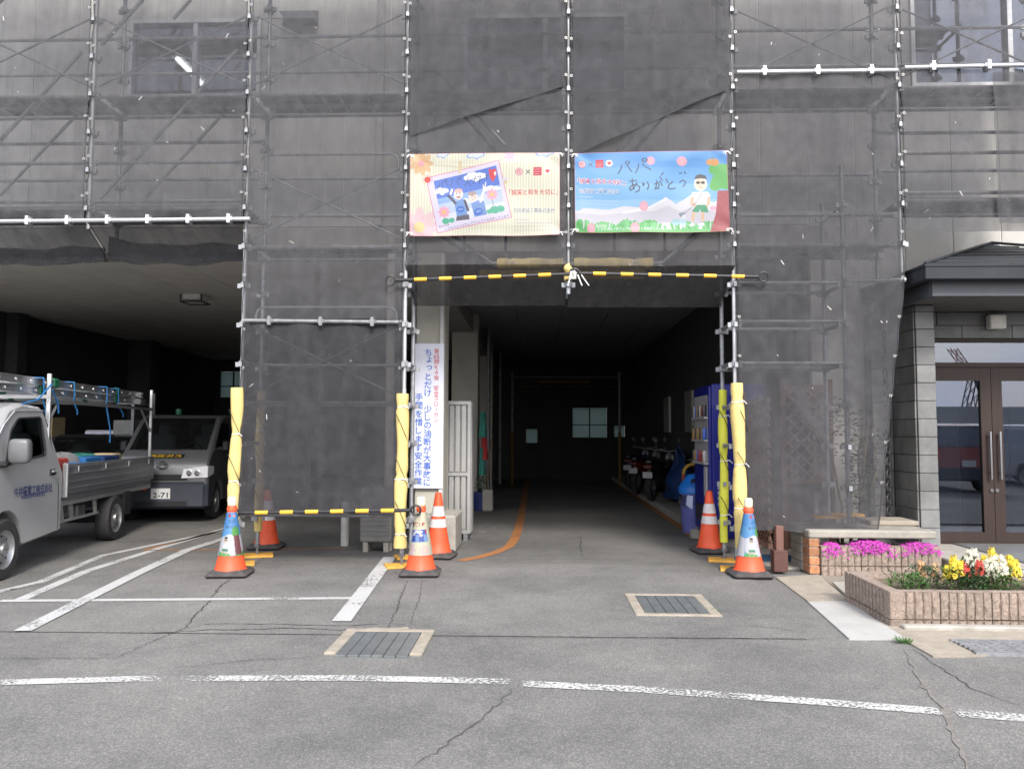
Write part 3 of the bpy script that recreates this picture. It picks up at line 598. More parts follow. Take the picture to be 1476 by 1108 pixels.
# recess right of the passage (behind the net)
mb = MB(); mb.box(3.16, RB0 + .3, 12.2, 12.35, 0, ZC); mb.box(RB0 + .02, RB0 + .18, YW + .22, 12.19, 0, ZC); mb.build('recess_wall', 'inner_wall', bld)
mb = MB(); mb.box(2.98, RB0 + .3, YW + .5, 12.4, ZC + .02, ZC + .06); mb.build('recess_ceiling', 'ceiling', bld)
slab_o = MB(); slab_o.box(2.26, 5.2, 8.72, 12.2, -.03, .02); slab_o = slab_o.build('side_path', 'concrete'); slab_o['kind'] = 'structure'
# long wall and sky-lit street side behind the viewer (seen mirrored in the entrance doors)

# ================================================================== SCAFFOLDING
YF, YB = 8.60, 9.20
XP = [-1.505 + 1.829 * k for k in range(-3, 5)]      # post lines
SZ = [.46 + .445 * k for k in range(18)]             # wedge socket heights
scf = thing('scaffolding', 'galvanised tube scaffolding with planks and braces along the whole facade', 'scaffolding', (XP[2], YF, 0))
b = MB(); b.lathe([(.025, -.035), (.045, -.028), (.047, .02), (.034, .034), (.025, .034)], n=10)
for k in range(4):
    a = k * math.pi / 2; b.obox((.03 * math.cos(a), .03 * math.sin(a), -.012), (.075 * math.cos(a), .075 * math.sin(a), -.012), .036, .052)
SOCK = b.mesh('socket', 'steel', smooth=True)
def post(x, y, z0, z1, bright=True):
    b = MB(); b.tube([(x, y, z0), (x, y, z1)], .0245, 12)
    for zz in [z for z in (1.9, 3.7, 5.5, 7.3) if z0 + .1 < z < z1 - .1]: b.tube([(x, y, zz - .06), (x, y, zz + .06)], .029, 12)
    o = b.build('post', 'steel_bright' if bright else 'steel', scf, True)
    for z in SZ:
        if z0 + .08 < z < z1 - .05: inst(SOCK, 'socket', o, (x - OFF[o.name][0], y - OFF[o.name][1], z), world=False)
    return o
BOT = [3.78, 3.78, .14, .14, 3.02, .14, 3.25, 3.8]
for i, x in enumerate(XP):
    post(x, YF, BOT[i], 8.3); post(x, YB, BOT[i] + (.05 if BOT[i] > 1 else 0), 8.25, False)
X5 = XP[5] + 1.2
post(X5, YF, .5, 4.45, False); post(X5, YB, .5, 4.2, False)
def ledger(x0, x1, y, z, r=.0213, m_='steel', nm='ledger', z2=None):
    z2 = z if z2 is None else z2; b = MB(); b.tube([(x0 + .03, y, z), (x1 - .03, y, z2)], r, 8)
    for xx, zz, s in ((x0, z, 1), (x1, z2, -1)): b.box(xx + s * .028, xx + s * .075, y - .014, y + .014, zz - .032, zz + .03)
    return b.build(nm, m_, scf, True)
def transom(x, z, m_='steel'):
    b = MB(); b.tube([(x, YF + .03, z), (x, YB - .03, z)], .0213, 8); b.build('transom', m_, scf, True)
def deck(x0, x1, z, wd=.5, n_=2):
    y0 = YF + .05; pwid = wd / n_
    for k in range(n_):
        b = MB(); ya, yb = y0 + k * pwid + .004, y0 + (k + 1) * pwid - .004
        b.box(x0 + .05, x1 - .05, ya, yb, z - .006, z)                       # tread
        for q in (ya, yb - .018): b.box(x0 + .05, x1 - .05, q, q + .018, z - .042, z - .0065)
        for q in (x0 + .5, (x0 + x1) / 2 - .1, (x0 + x1) / 2 + .1, x1 - .5): b.box(q - .02, q + .02, ya + .02, yb - .02, z - .036, z - .0068)
        b.build('walkway_plank', 'plank', scf)
DK = [4.06, 4.06, 3.60, None, None, 3.60, 4.10]
for i in range(7):
    x0, x1 = XP[i], XP[i + 1]
    for zd in (5.38, 7.16): deck(x0, x1, zd)
    for z in (5.38 + .5, 5.38 + .95, 7.16 + .475): ledger(x0, x1, YB, z)
    ledger(x0, x1, YF, 5.33); ledger(x0, x1, YB, 5.33); ledger(x0, x1, YF, 7.1); ledger(x0, x1, YB, 7.1)
    if DK[i]:
        deck(x0, x1, DK[i], .27 if i == 2 else .5, 1 if i == 2 else 2)
        for z in (DK[i] + .49, DK[i] + .95): ledger(x0, x1, YB, z)
        ledger(x0, x1, YF, DK[i] - .05, m_='steel_dull'); ledger(x0, x1, YB, DK[i] - .05, m_='steel_dull')
    if i in (0, 1, 6): ledger(x0, x1, YF, DK[i] + .49); ledger(x0, x1, YF, DK[i] + .04)
for i, x in enumerate(XP):
    for z in (5.33, 7.1) + ((4.0,) if i in (0, 1) else ()): transom(x, z)
    if i in (2, 3, 5):
        for z in (1.35, 1.79, 2.27, 2.71, 3.14): transom(x, z - .01, 'steel')
def brace(a, b_, r=.0105, y=None, m_='steel', nm='brace'):
    A = at(a[0], a[1], y or YF + .02); B = at(b_[0], b_[1], y or YF + .02); b = MB(); b.tube([A, B], r, 8); return b.build(nm, m_, scf, True)
def xbrace(i, z0, z1):
    x0, x1 = XP[i], XP[i + 1]
    for k, (za, zb) in enumerate(((z0, z1), (z1, z0))):
        b = MB(); y = YF + .012 + k * .022; b.tube([(x0 + .05, y, za), (x1 - .05, y, zb)], .0105, 8); b.build('brace', 'steel', scf, True)
for i in (0, 1, 2, 5, 6): xbrace(i, 5.46, 6.28); xbrace(i, 7.2, 8.1)
xbrace(2, 3.66, 4.48); xbrace(2, 1.87, 2.68)
for a, c in (((141, 290), (342, 72)), ((0, 203), (118, 75)), ((146, 66), (206, 0)), ((-60, 65), (118, -120)), ((614, 85), (728, 210)), ((1002, 100), (885, 226))): brace(a, c, .021, YF + .10, 'steel', 'stair_stringer')
for a, c in (((205, 290), (335, 150)), ((0, 282), (121, 155)), ((275, 0), (250, 28)), ((650, 147), (720, 224)), ((980, 143), (905, 228))): brace(a, c, .019, YB - .08, 'steel', 'stair_stringer')
def hoop(i, z, nm='guard_rail'):
    x0, x1 = XP[i] + .13, XP[i + 1] - .10; b = MB(); pts = []
    for k in range(7): a = math.pi + k / 6 * -math.pi / 2; pts.append((x0 + .1 + .1 * math.cos(a), YF + .03, z - .1 + .1 * math.sin(a)))
    for k in range(7): a = math.pi / 2 - k / 6 * math.pi / 2; pts.append((x1 - .1 + .1 * math.cos(a), YF + .03, z - .1 + .1 * math.sin(a)))
    pts = [(x0, YF + .03, z - .26)] + pts + [(x1, YF + .03, z - .26)]; b.tube(pts, .015, 8); b.build(nm, 'steel', scf, True)
hoop(2, 4.64); hoop(2, 2.88)
ledger(XP[2], XP[3], YF, 2.70, .02, 'steel'); ledger(XP[2], XP[3], YB, 2.27); ledger(XP[2], XP[3], YF, 1.80); ledger(XP[2], XP[3], YF, .555, .02, 'steel_dull'); ledger(XP[2], XP[3], YB, 1.80)
# right side return bay
for z in (3.14, 2.71, 2.25): ledger(XP[5], X5, YF, z, .0213, 'steel'); ledger(XP[5], X5, YB, z - .005, .0213, 'steel')
for z in (3.14, 2.71, 2.25, 4.0): transom(X5, z - .02)
deck(XP[5], X5, 2.24, .5); ledger(X5, XP[6], YF, 3.16); ledger(XP[5], XP[6], YF, 3.9)
b = MB(); b.tube([(XP[6] - .14, YF, 3.17), (XP[6] + .04, YF, 3.17)], .026, 10); b.build('ledger_end', 'steel_bright', scf, True)
# bridging beam over the passage
for y in (YF + .04, YB): ledger(XP[3] + .95, XP[5] - .75, y, 3.37 if y < 9 else 3.36, .024, 'steel_dull', 'bridging_beam')
for xa, xb in ((XP[3] + .1, XP[3] + .98), (XP[5] - .1, XP[5] - .78)):
    for y in (YF + .04, YB): b = MB(); b.tube([(xa, y, 4.0), (xb, y, 3.37)], .022, 8); b.build('brace', 'steel_dull', scf, True)
for x in (XP[3] + .6, XP[3] + 1.1, XP[3] + 2.4, XP[3] + 3.0): b = MB(); b.tube([(x, YB, 3.40), (x, YB, 4.1)], .018, 8); b.build('hanger', 'steel_dull', scf, True)
# bright lacing ledgers with clamps that hold the net edges
def lacing(x0, x1, z, z2, npts, y=YF - .11, bright='steel_bright'):
    b = MB(); b.tube([(x0, y, z), (x1, y, z2)], .0243, 10); o = b.build('lacing_ledger', bright, scf, True)
    for k in range(npts):
        f_ = (k + .5) / npts; x = x0 + (x1 - x0) * f_; zz = z + (z2 - z) * f_; q = MB(); q.box(x - .04, x + .04, y - .04, y + .04, zz - .028, zz + .028, c=.01); q.box(x - .018, x + .018, y - .05, y + .05, zz - .05, zz + .05); q.build('clamp', bright, o, off=OFF[o.name])
z1 = at(180, 321, YF - .055).z; lacing(-7.4, at(363, 318, YF - .055).x, z1, z1 + .02, 9)
z1 = at(1170, 108, YF - .03).z; lacing(XP[5] + .04, XP[6] - .04, z1, z1, 3, YF - .11); lacing(XP[6] + .04, XP[7], z1 + .03, z1 + .05, 3, YF - .11)
lacing(XP[2] + .05, XP[3] - .05, 2.71, 2.69, 3, YF - .10, 'steel_dull')
# jack bases on orange pads
for x, y in [(XP[2], YF), (XP[2], YB), (XP[3], YF), (XP[3], YB), (XP[5], YF), (XP[5], YB)]:
    b = MB(); b.tube([(x, y, .03), (x, y, .16)], .016, 8); b.tube([(x, y, .12), (x, y, .15)], .038, 8); b.build('jack_base', 'steel_dull', scf, True)
    b = MB(); a = .35 if x < 0 else -.2; ca, sa = math.cos(a), math.sin(a); P = [(-.18, -.12), (.18, -.12), (.18, .12), (-.18, .12)]; Q = [(x + p * ca - q * sa, y + p * sa + q * ca) for p, q in P]; b.rings([[(p, q, .004) for p, q in Q], [(p, q, .03) for p, q in Q]]); b.build('base_pad', 'base_plate', scf)
for k, (px, py, d) in enumerate(((1196, 766, 8.75), (1220, 760, 9.0))):
    p = at(px, py, d); b = MB(); b.box(p.x - .18, p.x + .18, d - .07, d + .07, .555, .58); b.build('base_pad', 'base_plate', scf)

# ================================================================== SCAFFOLD NETS (each sheet hangs by itself)
def net(label, x0, x1, z0, z1, ledge=None, skirt=None, m_='net', seed=0, amp=.035, y=YF - .084, x1b=None, slant=0.0, nx=36, ties=True, bot=0.0, group='black mesh sheets tied to the scaffolding'):
    """x0..x1 between posts; skirt=(y, z): lower edge pulled back under the deck; x1b: right edge at the bottom; slant: drop of the lower edge"""
    rg = np.random.RandomState(seed + 11); nz = max(30, int((z1 - z0) / .07)); U, V = np.meshgrid(np.linspace(0, 1, nx), np.linspace(0, 1, nz))
    Z = z1 + (z0 - z1) * V; ph = 2 * np.pi * (Z - .2) / .445; sc = .007 * np.abs(np.sin(ph / 2)) if ties else 0
    XA = x0 + sc; XB = np.full_like(V, x1) - sc
    if x1b is not None: XB = x1 + (x1b - x1) * np.clip((V - .48) / .52, 0, 1) ** .9
    X = XA + (XB - XA) * U; edge = np.minimum(U, 1 - U); D = np.zeros_like(X)
    for k in range(7):
        fx, fz, p = rg.uniform(.6, 3.2), rg.uniform(.5, 2.6), rg.uniform(0, 6.3); D += np.sin(fx * U * 6.28 + fz * Z * 1.3 + p) * rg.uniform(.3, 1)
    Dc = np.zeros_like(X)                                                   # soft creases, mostly fanning out from the tied edges
    for k in range(int(9 + 5 * (z1 - z0))):
        cu, cz = (rg.choice([0., 1.]) if k % 3 else rg.uniform(0, 1)), rg.uniform(z0, z1); an = rg.uniform(-1.2, 1.2) + (0 if k % 3 else 1.2); wl, ll = rg.uniform(.018, .06), rg.uniform(.25, 1.0)
        dx, dz = X - (x0 + cu * (x1 - x0)), Z - cz; al = dx * math.cos(an) + dz * math.sin(an); ac = -dx * math.sin(an) + dz * math.cos(an)
        Dc += rg.uniform(-1, .6) * (.4 + wl * 12) * np.exp(-(ac / wl) ** 2) * np.exp(-np.abs(al) / ll)
    D = D * .22 + Dc * .55
    tie = np.exp(-edge / .07) * np.cos(ph)                                  # pucker at the ties
    tp = 0
    for cx in (.0, .25, .5, .75, 1.0): tp = tp + np.exp(-((U - cx) ** 2 / (.05 + .10 * V) ** 2)) * np.exp(-V * 3.2)
    Y = y + np.tanh(amp * (D * np.clip(edge * 9, 0, 1)) / .035) * .035 - .012 * tie + .018 * tp * np.clip(edge * 8, .0, 1)
    Y = np.minimum(Y, y + .045 if ties else y + .02)
    if bot: Z = Z - bot * np.clip((V - .8) / .2, 0, 1) * np.sin(U * np.pi) + bot * .35 * np.sin(U * 15 + seed) * np.clip((V - .9) / .1, 0, 1)
    if slant: Z = Z - slant * (U if slant > 0 else U - 1) * V
    if skirt:
        t_ = np.clip((ledge - Z) / (ledge - z0), 0, 1); Y = Y + (skirt[0] - y) * t_ ** .8
    P = np.stack([X, Y, Z], -1).reshape(-1, 3); base = (x0, y, z0); idx = np.arange(nx * nz).reshape(nz, nx); q = np.stack([idx[:-1, :-1], idx[1:, :-1], idx[1:, 1:], idx[:-1, 1:]], -1).reshape(-1, 4)
    b = MB(); b.v = [tuple(p) for p in P.tolist()]; b.f = [tuple(f) for f in q.tolist()]; b.m = [0] * len(b.f)
    o = single(b, 'scaffold_net', m_, label, 'net', base, group, True)
    OFF[o.name] = base
    if ties:                                                               # eyelets and ties, each a few millimetres
        b = MB(); zz = z1 - .08
        while zz > (ledge or z0) + .05:
            v = (z1 - zz) / (z1 - z0); iz = min(nz - 1, int(v * (nz - 1)))
            for u in (0, nx - 1):
                p = P[iz * nx + u]; s = .022 if u == 0 else -.022; c = (p[0] + s, p[1] - .004, p[2])
                b.tube([(c[0] + .013 * math.cos(a), c[1], c[2] + .013 * math.sin(a)) for a in np.linspace(0, 6.28, 9)[:-1]], .0045, 5, closed=True)
                b.tube([c, (c[0] - s * 1.6, c[1] + .01, c[2] + .01)], .0035, 4)
            zz -= .445
        b.build('eyelets', 'eyelet', o, off=base, kind='stuff')
        for u in (0, nx - 1): b = MB(); s = .012 if u == 0 else -.012; b.tube([(P[k * nx + u][0] + s, P[k * nx + u][1] - .002, P[k * nx + u][2]) for k in range(0, nz, 2)], .004, 4); b.build('hem', 'black_plastic', o, off=base)
        b = MB()                                                           # flecks of paint and paper caught in the weave
        for k in range(rg.randint(6, 16)):
            p = P[rg.randint(nz // 8, nz - 2) * nx + rg.randint(2, nx - 2)]; l_ = rg.uniform(.006, .03) if k % 4 else .06; a_ = rg.uniform(-1.2, 1.2) + 1.57; w_ = rg.uniform(.003, .007); dx, dz = math.cos(a_) * l_, math.sin(a_) * l_
            b.add([(p[0], p[1] - .006, p[2]), (p[0] + w_, p[1] - .006, p[2] + .002), (p[0] + dx + w_, p[1] - .008, p[2] + dz), (p[0] + dx, p[1] - .008, p[2] + dz)], [(0, 1, 2, 3)])
        b.build('flecks', 'rope_white', o, off=base, kind='stuff', fix=False)
    return o
g = .005
zl = at(180, 321, YF).z
net('black mesh sheet over the window bay, its loose hem curling above the parked truck', XP[0] + g, XP[1] - g, 3.50, 8.2, ledge=zl, skirt=(YB - .15, 3.5), seed=1, bot=.03)
net('black mesh sheet in front of the lit window, its hem curling over the grey van', XP[1] + g, XP[2] - g, 3.52, 8.2, ledge=zl, skirt=(YB - .15, 3.5), seed=2, bot=.06)
net('tall black mesh sheet with a rounded guard rail behind, beside the cream banner', XP[2] + g, XP[3] - g, 2.73, 8.2, seed=3, amp=.025)
net('dark mesh sheet covering the lower bay down to the striped bar between foam-wrapped posts', XP[2] + g, XP[3] - g, .60, 2.69, seed=4, amp=.055, m_='net_dense', bot=.02)
net('black mesh sheet behind the striped cream banner, hem tucked under the beam', XP[3] + g, XP[4] - g, 2.98, 8.2, ledge=3.30, skirt=(YB - .05, 3), seed=5, amp=.05)
net('black mesh sheet behind the blue banner, hem tucked under the beam', XP[4] + g, XP[5] - g, 2.96, 8.2, ledge=3.30, skirt=(YB - .05, 3), seed=6, amp=.05)
net('extra dark mesh ply folded across the upper bay above the striped cream banner', XP[3] + .05, XP[4] - .05, 5.35, 8.2, seed=7, amp=.05, m_='net_mid', y=YF - .118, slant=-.55, ties=False)
net('extra dark mesh ply folded across the upper bay above the blue banner', XP[4] + .05, XP[5] - .05, 5.30, 8.2, seed=8, amp=.05, m_='net_mid', y=YF - .118, slant=-.75, ties=False)
zs = at(1170, 108, YF).z
net('black mesh sheet above the bright lacing tube, right of the blue banner', XP[5] + g, XP[6] - g, zs + .02, 8.2, seed=9, amp=.03)
net('long black mesh sheet hanging to the phlox planter, its free edge slanting in', XP[5] + g, XP[6] - g, .46, zs - .02, seed=10, amp=.055, m_='net_mid', x1b=at(1262, 752, YF).x, bot=.03)
net('black mesh sheet in front of the window over the entrance roof', XP[6] + g, XP[7] - g, zs + .05, 8.2, seed=11, amp=.03)
net('wrinkled black mesh sheet whose hem hangs just above the entrance roof', XP[6] + g, XP[7] - g, at(1400, 334, YF).z, zs + .01, seed=12, amp=.07, bot=.02)
net('loose second mesh ply hanging over the wrinkled sheet beside the entrance gable', at(1425, 200, YF).x, XP[7] - g, at(1400, 330, YF).z + .03, zs - .05, seed=13, amp=.05, y=YF - .125, ties=False)

def hem(label, x0, x1, y, z, h, seed):
    n_ = 40; rg = random.Random(seed); rs = []
    for i in range(n_ + 1):
        f_ = i / n_; x = x0 + (x1 - x0) * f_; dz = -.05 * math.sin(f_ * math.pi) + .012 * math.sin(f_ * 17 + seed); hh = h * (1.15 - .25 * f_ + .08 * math.sin(f_ * 9 + seed)); rs.append([(x, y + .014 * math.sin(a * 6.283) * (1 + .3 * math.sin(i)), z + dz + hh * (.5 + .5 * math.cos(a * 6.283))) for a in [k / 12 for k in range(12)]])
    b = MB(); b.rings(rs); return single(b, 'gathered_net', 'net_mid', label, 'net', (x0, y, z), 'gathered net hems under the scaffold deck', True)
hem('gathered dark net hem sagging below the bright lacing tube over the truck', XP[0], XP[1] - .03, YB - .2, 3.50, .20, 1); hem('gathered dark net hem sagging below the bright lacing tube over the van', XP[1] + .02, XP[2] - .02, YB - .2, 3.52, .22, 2)

# ================================================================== FOAM GUARDS, BARS
def foam(label, pts, r=.062, m_='foam', ties=(.12, .42, .72), seed=0, group='yellow foam guards strapped round tubes'):
    P = [Vector(p) for p in pts]; L = (P[-1] - P[0]).length; n_ = 34; rg = random.Random(seed); path = []; rr = []
    for i in range(n_ + 1):
        s = i / n_; p = P[0].lerp(P[-1], s); path.append((p.x + .006 * math.sin(s * 9 + seed), p.y - .012 - .008 * math.sin(s * 5 + seed), p.z)); r_ = r * (1 + .09 * math.sin(s * 14 + seed) + rg.uniform(-.02, .02))
        for t_ in ties: r_ *= 1 - .24 * math.exp(-((s - t_) / .022) ** 2)
        rr.append(r_)
    rr[0] *= .96; t = thing('foam_guard', label, 'foam guard', tuple(P[0]), group); b = MB(); b.tube(path, rr, 14); b.build('sleeve', m_, t, True)
    for t_ in ties:
        b = MB(); i = int(t_ * n_); c = Vector(path[i]); d = (P[-1] - P[0]).normalized(); u = d.cross(Vector((0, 1, 0))).normalized(); v = d.cross(u)
        b.tube([c + (u * math.cos(a) + v * math.sin(a)) * (rr[i] * 1.02) for a in np.linspace(0, 6.28, 13)[:-1]], .006, 5, closed=True)
        b.tube([c - Vector((0, rr[i], 0)), c + Vector((.05, -rr[i] - .02, .015)), c + Vector((.085, -rr[i] - .015, -.02))], .005, 5); b.build('tie', 'rope_white', t, True)
    for k in range(3):
        b = MB(); z = P[0].z + (P[-1].z - P[0].z) * (.25 + .28 * k); x = P[0].x
        if abs(P[-1].z - P[0].z) > 1: b.tube([(x - .05, P[0].y - r - .012, z + .09), (x, P[0].y - r - .026, z), (x + .05, P[0].y - r - .012, z - .12), (x + .07, P[0].y - .03, z - .2)], .004, 4); b.build('cord', 'cord_black', t)
    return t
z = lambda py: at(700, py, YF).z
foam('yellow foam guard on the front post beside the parked van', [(XP[2] - .035, YF - .06, .20), (XP[2] - .02, YF - .06, z(560))], .068, seed=1)
foam('yellow foam guard on the front post beside the vertical slogan sign', [(XP[3] - .01, YF - .06, .22), (XP[3] + .005, YF - .06, z(568))], .068, seed=2, ties=(.10, .47, .92))
foam('yellow foam guard on the front post beside the big black net and vending machine', [(XP[5] + .03, YF - .06, .26), (XP[5] + .0, YF - .06, z(552))], .07, seed=3, ties=(.25, .5, .9))
foam('bright lime foam guard on the rear post before the vending machine', [(XP[5], YB, .22), (XP[5], YB, at(1040, 562, YB).z)], .05, 'foam_lime', (.18, .55, .85), seed=4)
foam('yellow foam guard on the rear post seen through the lower mesh', [(XP[2] + .01, YB, .3), (XP[2] + .01, YB, at(376, 562, YB).z)], .05, 'foam', seed=5)
yb = YF + .04
foam('yellow foam guard along the front bridging beam below the striped cream banner', [(at(717, 383, yb).x, yb, 3.37), (XP[4] - .06, yb, 3.37)], .06, seed=6, ties=(.18,))
foam('yellow foam guard along the front bridging beam below the blue banner', [(XP[4] + .06, yb, 3.37), (at(941, 382, yb).x, yb, 3.37)], .06, seed=7, ties=(.75,))
foam('yellow foam guard along the rear bridging beam below the striped cream banner', [(at(690, 400, YB).x, YB, 3.36), (XP[4] - .06, YB, 3.36)], .055, seed=8, ties=(.3,))
foam('yellow foam guard along the rear bridging beam below the blue banner', [(XP[4] + .06, YB, 3.36), (at(930, 400, YB).x, YB, 3.36)], .055, seed=9, ties=(.7,))
foam('short yellow foam scrap knotted on the middle post', [(XP[4] - .005, YF - .04, 3.17), (XP[4], YF - .04, 3.34)], .045, seed=10, ties=(.5,))
def striped_bar(label, A, B, n_, ring=True, off=.08):
    A, B = Vector(A), Vector(B); d = (B - A).normalized(); L = (B - A).length; t = thing('striped_bar', label, 'barrier bar', tuple(A), 'black and yellow striped bars')
    b = MB(); b.tube([A, B], .0195, 10); b.build('tube', 'black_plastic', t, True)
    for k in range(n_):
        s = off + k * (L - 2 * off) / max(1, n_ - 1) if n_ > 1 else L / 2; q = MB(); q.tube([A + d * (s - .068), A + d * (s + .068)], .0215, 10); q.build('stripe', 'bar_yellow', t, True)
    for P, s in ((A, -1), (B, 1)):
        b = MB(); c = P + d * s * .055; b.tube([c + Vector((.05 * math.cos(a), 0 if not ring else -.01 * math.sin(a), .05 * math.sin(a))) for a in np.linspace(0, 6.28, 15)[:-1]], .011, 6, closed=True); b.build('end_ring', 'black_plastic', t, True)
    return t
yy = YF - .17
striped_bar('striped bar tied across the passage below the cream banner', at(570, 404, yy), at(822, 395, yy), 6, off=.28)
striped_bar('striped bar tied across the passage below the blue banner, ring at its free end', at(835, 394, yy), at(1093, 399, yy), 6, off=.22)
b = MB(); c = at(826, 397, yy)
for k in range(5): b.tube([c + Vector((.03 * math.cos(a + k) , -.03 + .01 * k, .04 * math.sin(a))) for a in np.linspace(0, 6.28, 11)[:-1]], .006, 5, closed=True)
for k in (-.03, .05, .09): b.tube([c + Vector((k, -.03, 0)), c + Vector((k * 1.4, -.05, -.06)), c + Vector((k * 1.9, -.04, -.12))], .007, 5)
single(b, 'rope_knot', 'rope_white', 'white rope knot joining the two striped bars at the middle post', 'rope', tuple(c), smooth=True)
striped_bar('striped bar resting between two picture-sleeved cones before the lower mesh', at(345, 739, 8.1), at(592, 735, 8.06), 6, off=.24)

# ================================================================== BANNERS (printed cloth)
def banner_fn(tl, tr, br, bl, y, seed):
    TL, TR, BR, BL = [np.array(at(p[0], p[1], y)) for p in (tl, tr, br, bl)]
    def fn(U, V):
        P = [(TL[k] * (1 - U) + TR[k] * U) * (1 - V) + (BL[k] * (1 - U) + BR[k] * U) * V for k in (0, 1, 2)]
        rip = .010 * np.sin(U * 5 + V * 3 + seed) + .007 * np.sin(V * 9 - U * 4 + seed) + .006 * np.sin(U * 17 + V * 5)
        cor = sum(np.exp(-(((U - a) * 1.9) ** 2 + (V - b_) ** 2) / .03) * np.sin((U - a) * 30 - (V - b_) * 22) for a, b_ in ((0, 0), (1, 0), (0, 1), (1, 1)))
        e = np.minimum(np.minimum(U, 1 - U), np.minimum(V, 1 - V))
        sag = .008 * np.sin(np.pi * U) * (V - .5) * 2 * .5 + .004 * np.sin(U * 11) * V ** 4
        return P[0], P[1] + (rip * np.clip(e * 8, 0, 1) + .008 * cor), P[2] - sag
    return fn
LOGO = lambda c, x, y, s: (c.ell(x, y, 32 * s, 32 * s, 'f4e6ea'), c.ell(x, y, 32 * s, 32 * s, 'c8405a', hole=.84), c.ell(x, y, 21 * s, 21 * s, 'd9566a', .8, hole=.62), c.line([(x - 10 * s, y - 12 * s), (x + 9 * s, y + 14 * s)], 5 * s, 'c8405a'), c.line([(x + 9 * s, y - 14 * s), (x - 12 * s, y + 2 * s)], 5 * s, 'c8405a'))
def marks(c, x, y, s):                              # emblem x square mark + heart badge
    LOGO(c, x, y, s)
    c.line([(x + 60 * s, y - 14 * s), (x + 90 * s, y + 16 * s)], 7 * s, '2e3138'); c.line([(x + 90 * s, y - 14 * s), (x + 60 * s, y + 16 * s)], 7 * s, '2e3138')
    c.poly([(x + 120 * s, y - 38 * s), (x + 190 * s, y - 38 * s), (x + 190 * s, y + 34 * s), (x + 120 * s, y + 34 * s)], 'd22a48')
    for k, l in ((-18, 45), (2, 50), (20, 38)): c.line([(x + 130 * s, y + k * s), (x + (130 + l) * s, y + k * s)], 4.5 * s, 'f0a8b4')
    c.ell(x + 240 * s, y - 4 * s, 32 * s, 30 * s, 'f7e4e2'); c.ell(x + 233 * s, y - 8 * s, 10 * s, 9 * s, 'cf3443'); c.ell(x + 248 * s, y - 9 * s, 10 * s, 9 * s, 'cf3443'); c.poly([(x + 224 * s, y - 4 * s), (x + 257 * s, y - 5 * s), (x + 241 * s, y + 14 * s)], 'cf3443')
def flower(c, x, y, r, petal, mid, n_=8, a=.85):
    for k in range(n_): t_ = k * 6.283 / n_; c.ell(x + math.cos(t_) * r * .58, y + math.sin(t_) * r * .58, r * .45, r * .24, petal, a, t_)
    c.ell(x, y, r * .28, r * .28, mid)
# --- cream striped banner
c1 = Canvas(65, 68, 1340, 765, 560, 306, 'f4f2e2')
k = 65
while k < 1340: c1.put((c1.X > k) & (c1.X < k + 12), 'd6d8b8', .75); k += 24
flower(c1, 160, 150, 100, 'e8b478', 'e0a0a8', 9, .75); flower(c1, 150, 690, 165, 'f0c6d4', 'f0dca0', 8, .75); flower(c1, 915, 90, 55, 'e2b8dc', 'e8c8e0', 7, .7); flower(c1, 285, 690, 60, 'f0c6d4', 'f2d8dc', 6, .5)
for x, y, rx in ((345, 85, 48), (625, 95, 72), (1215, 80, 74)): c1.cloud(x, y, rx, 40, '8fb0e8'); c1.cloud(x, y - 4, rx * .85, 30, 'e4ecfa')
c1.line([(230, 160), (490, 186), (700, 172), (880, 118)], 5, 'c3b89a')
q = [(205, 272), (822, 135), (932, 612), (306, 740)]; c1.poly(q, 'e2dcf4'); c1.line(q + q[:1], 7, 'e092b0')
pic = [(268, 300), (800, 178), (880, 556), (345, 668)]; c1.poly(pic, '4d78d8')
def clip_band(v0, v1, col, a=1):                     # bands inside the pictured photo
    L = lambda t_: (268 + 77 * t_, 300 + 368 * t_); Rr = lambda t_: (800 + 80 * t_, 178 + 378 * t_); c1.poly([L(v0), Rr(v0), Rr(v1), L(v1)], col, a)
clip_band(.42, .62, '8fb4ec'); clip_band(.55, .9, 'c2d2f0'); clip_band(.8, 1, 'dfe6f4')
c1.cloud(335, 395, 58, 40, 'f4f6fc'); c1.cloud(620, 275, 90, 50, 'fafbff'); c1.cloud(770, 380, 70, 36, 'e8eefa'); c1.cloud(640, 470, 60, 30, 'd4e0f4')
for x, y in ((360, 565), (765, 420)):
    c1.line([(x, y), (x + 12, y + 90)], 6, '3c9a78'); flower(c1, x, y, 52, 'f0a4b8', 'f2c860', 8)
for x, y, r in ((375, 640, 32), (425, 635, 26), (790, 550, 40), (840, 540, 34), (745, 565, 24)): c1.ell(x, y, r, r * .8, '4fb898'); 
c1.poly([(735, 205), (765, 212), (800, 205), (806, 250), (776, 315), (748, 285)], 'e03848'); c1.ell(792, 245, 9, 18, 'f8e8ea')
for p in ([(345, 305), (335, 360)], [(365, 300), (395, 345)], [(430, 285), (412, 345)], [(462, 290), (485, 335)], [(530, 300), (590, 290)], [(562, 262), (556, 310), (530, 345)], [(560, 310), (585, 345)], [(625, 262), (605, 330)], [(600, 285), (640, 280)], [(640, 270), (670, 262), (655, 300), (662, 330)], [(640, 305), (690, 295)], [(705, 262), (735, 256)], [(712, 238), (722, 290)], [(322, 320), (300, 380)]): c1.line(p, 5, '2b3c74')
c1.ell(372, 300, 12, 12, '2b3c74', hole=.6); c1.ell(488, 278, 12, 12, '2b3c74', hole=.6)
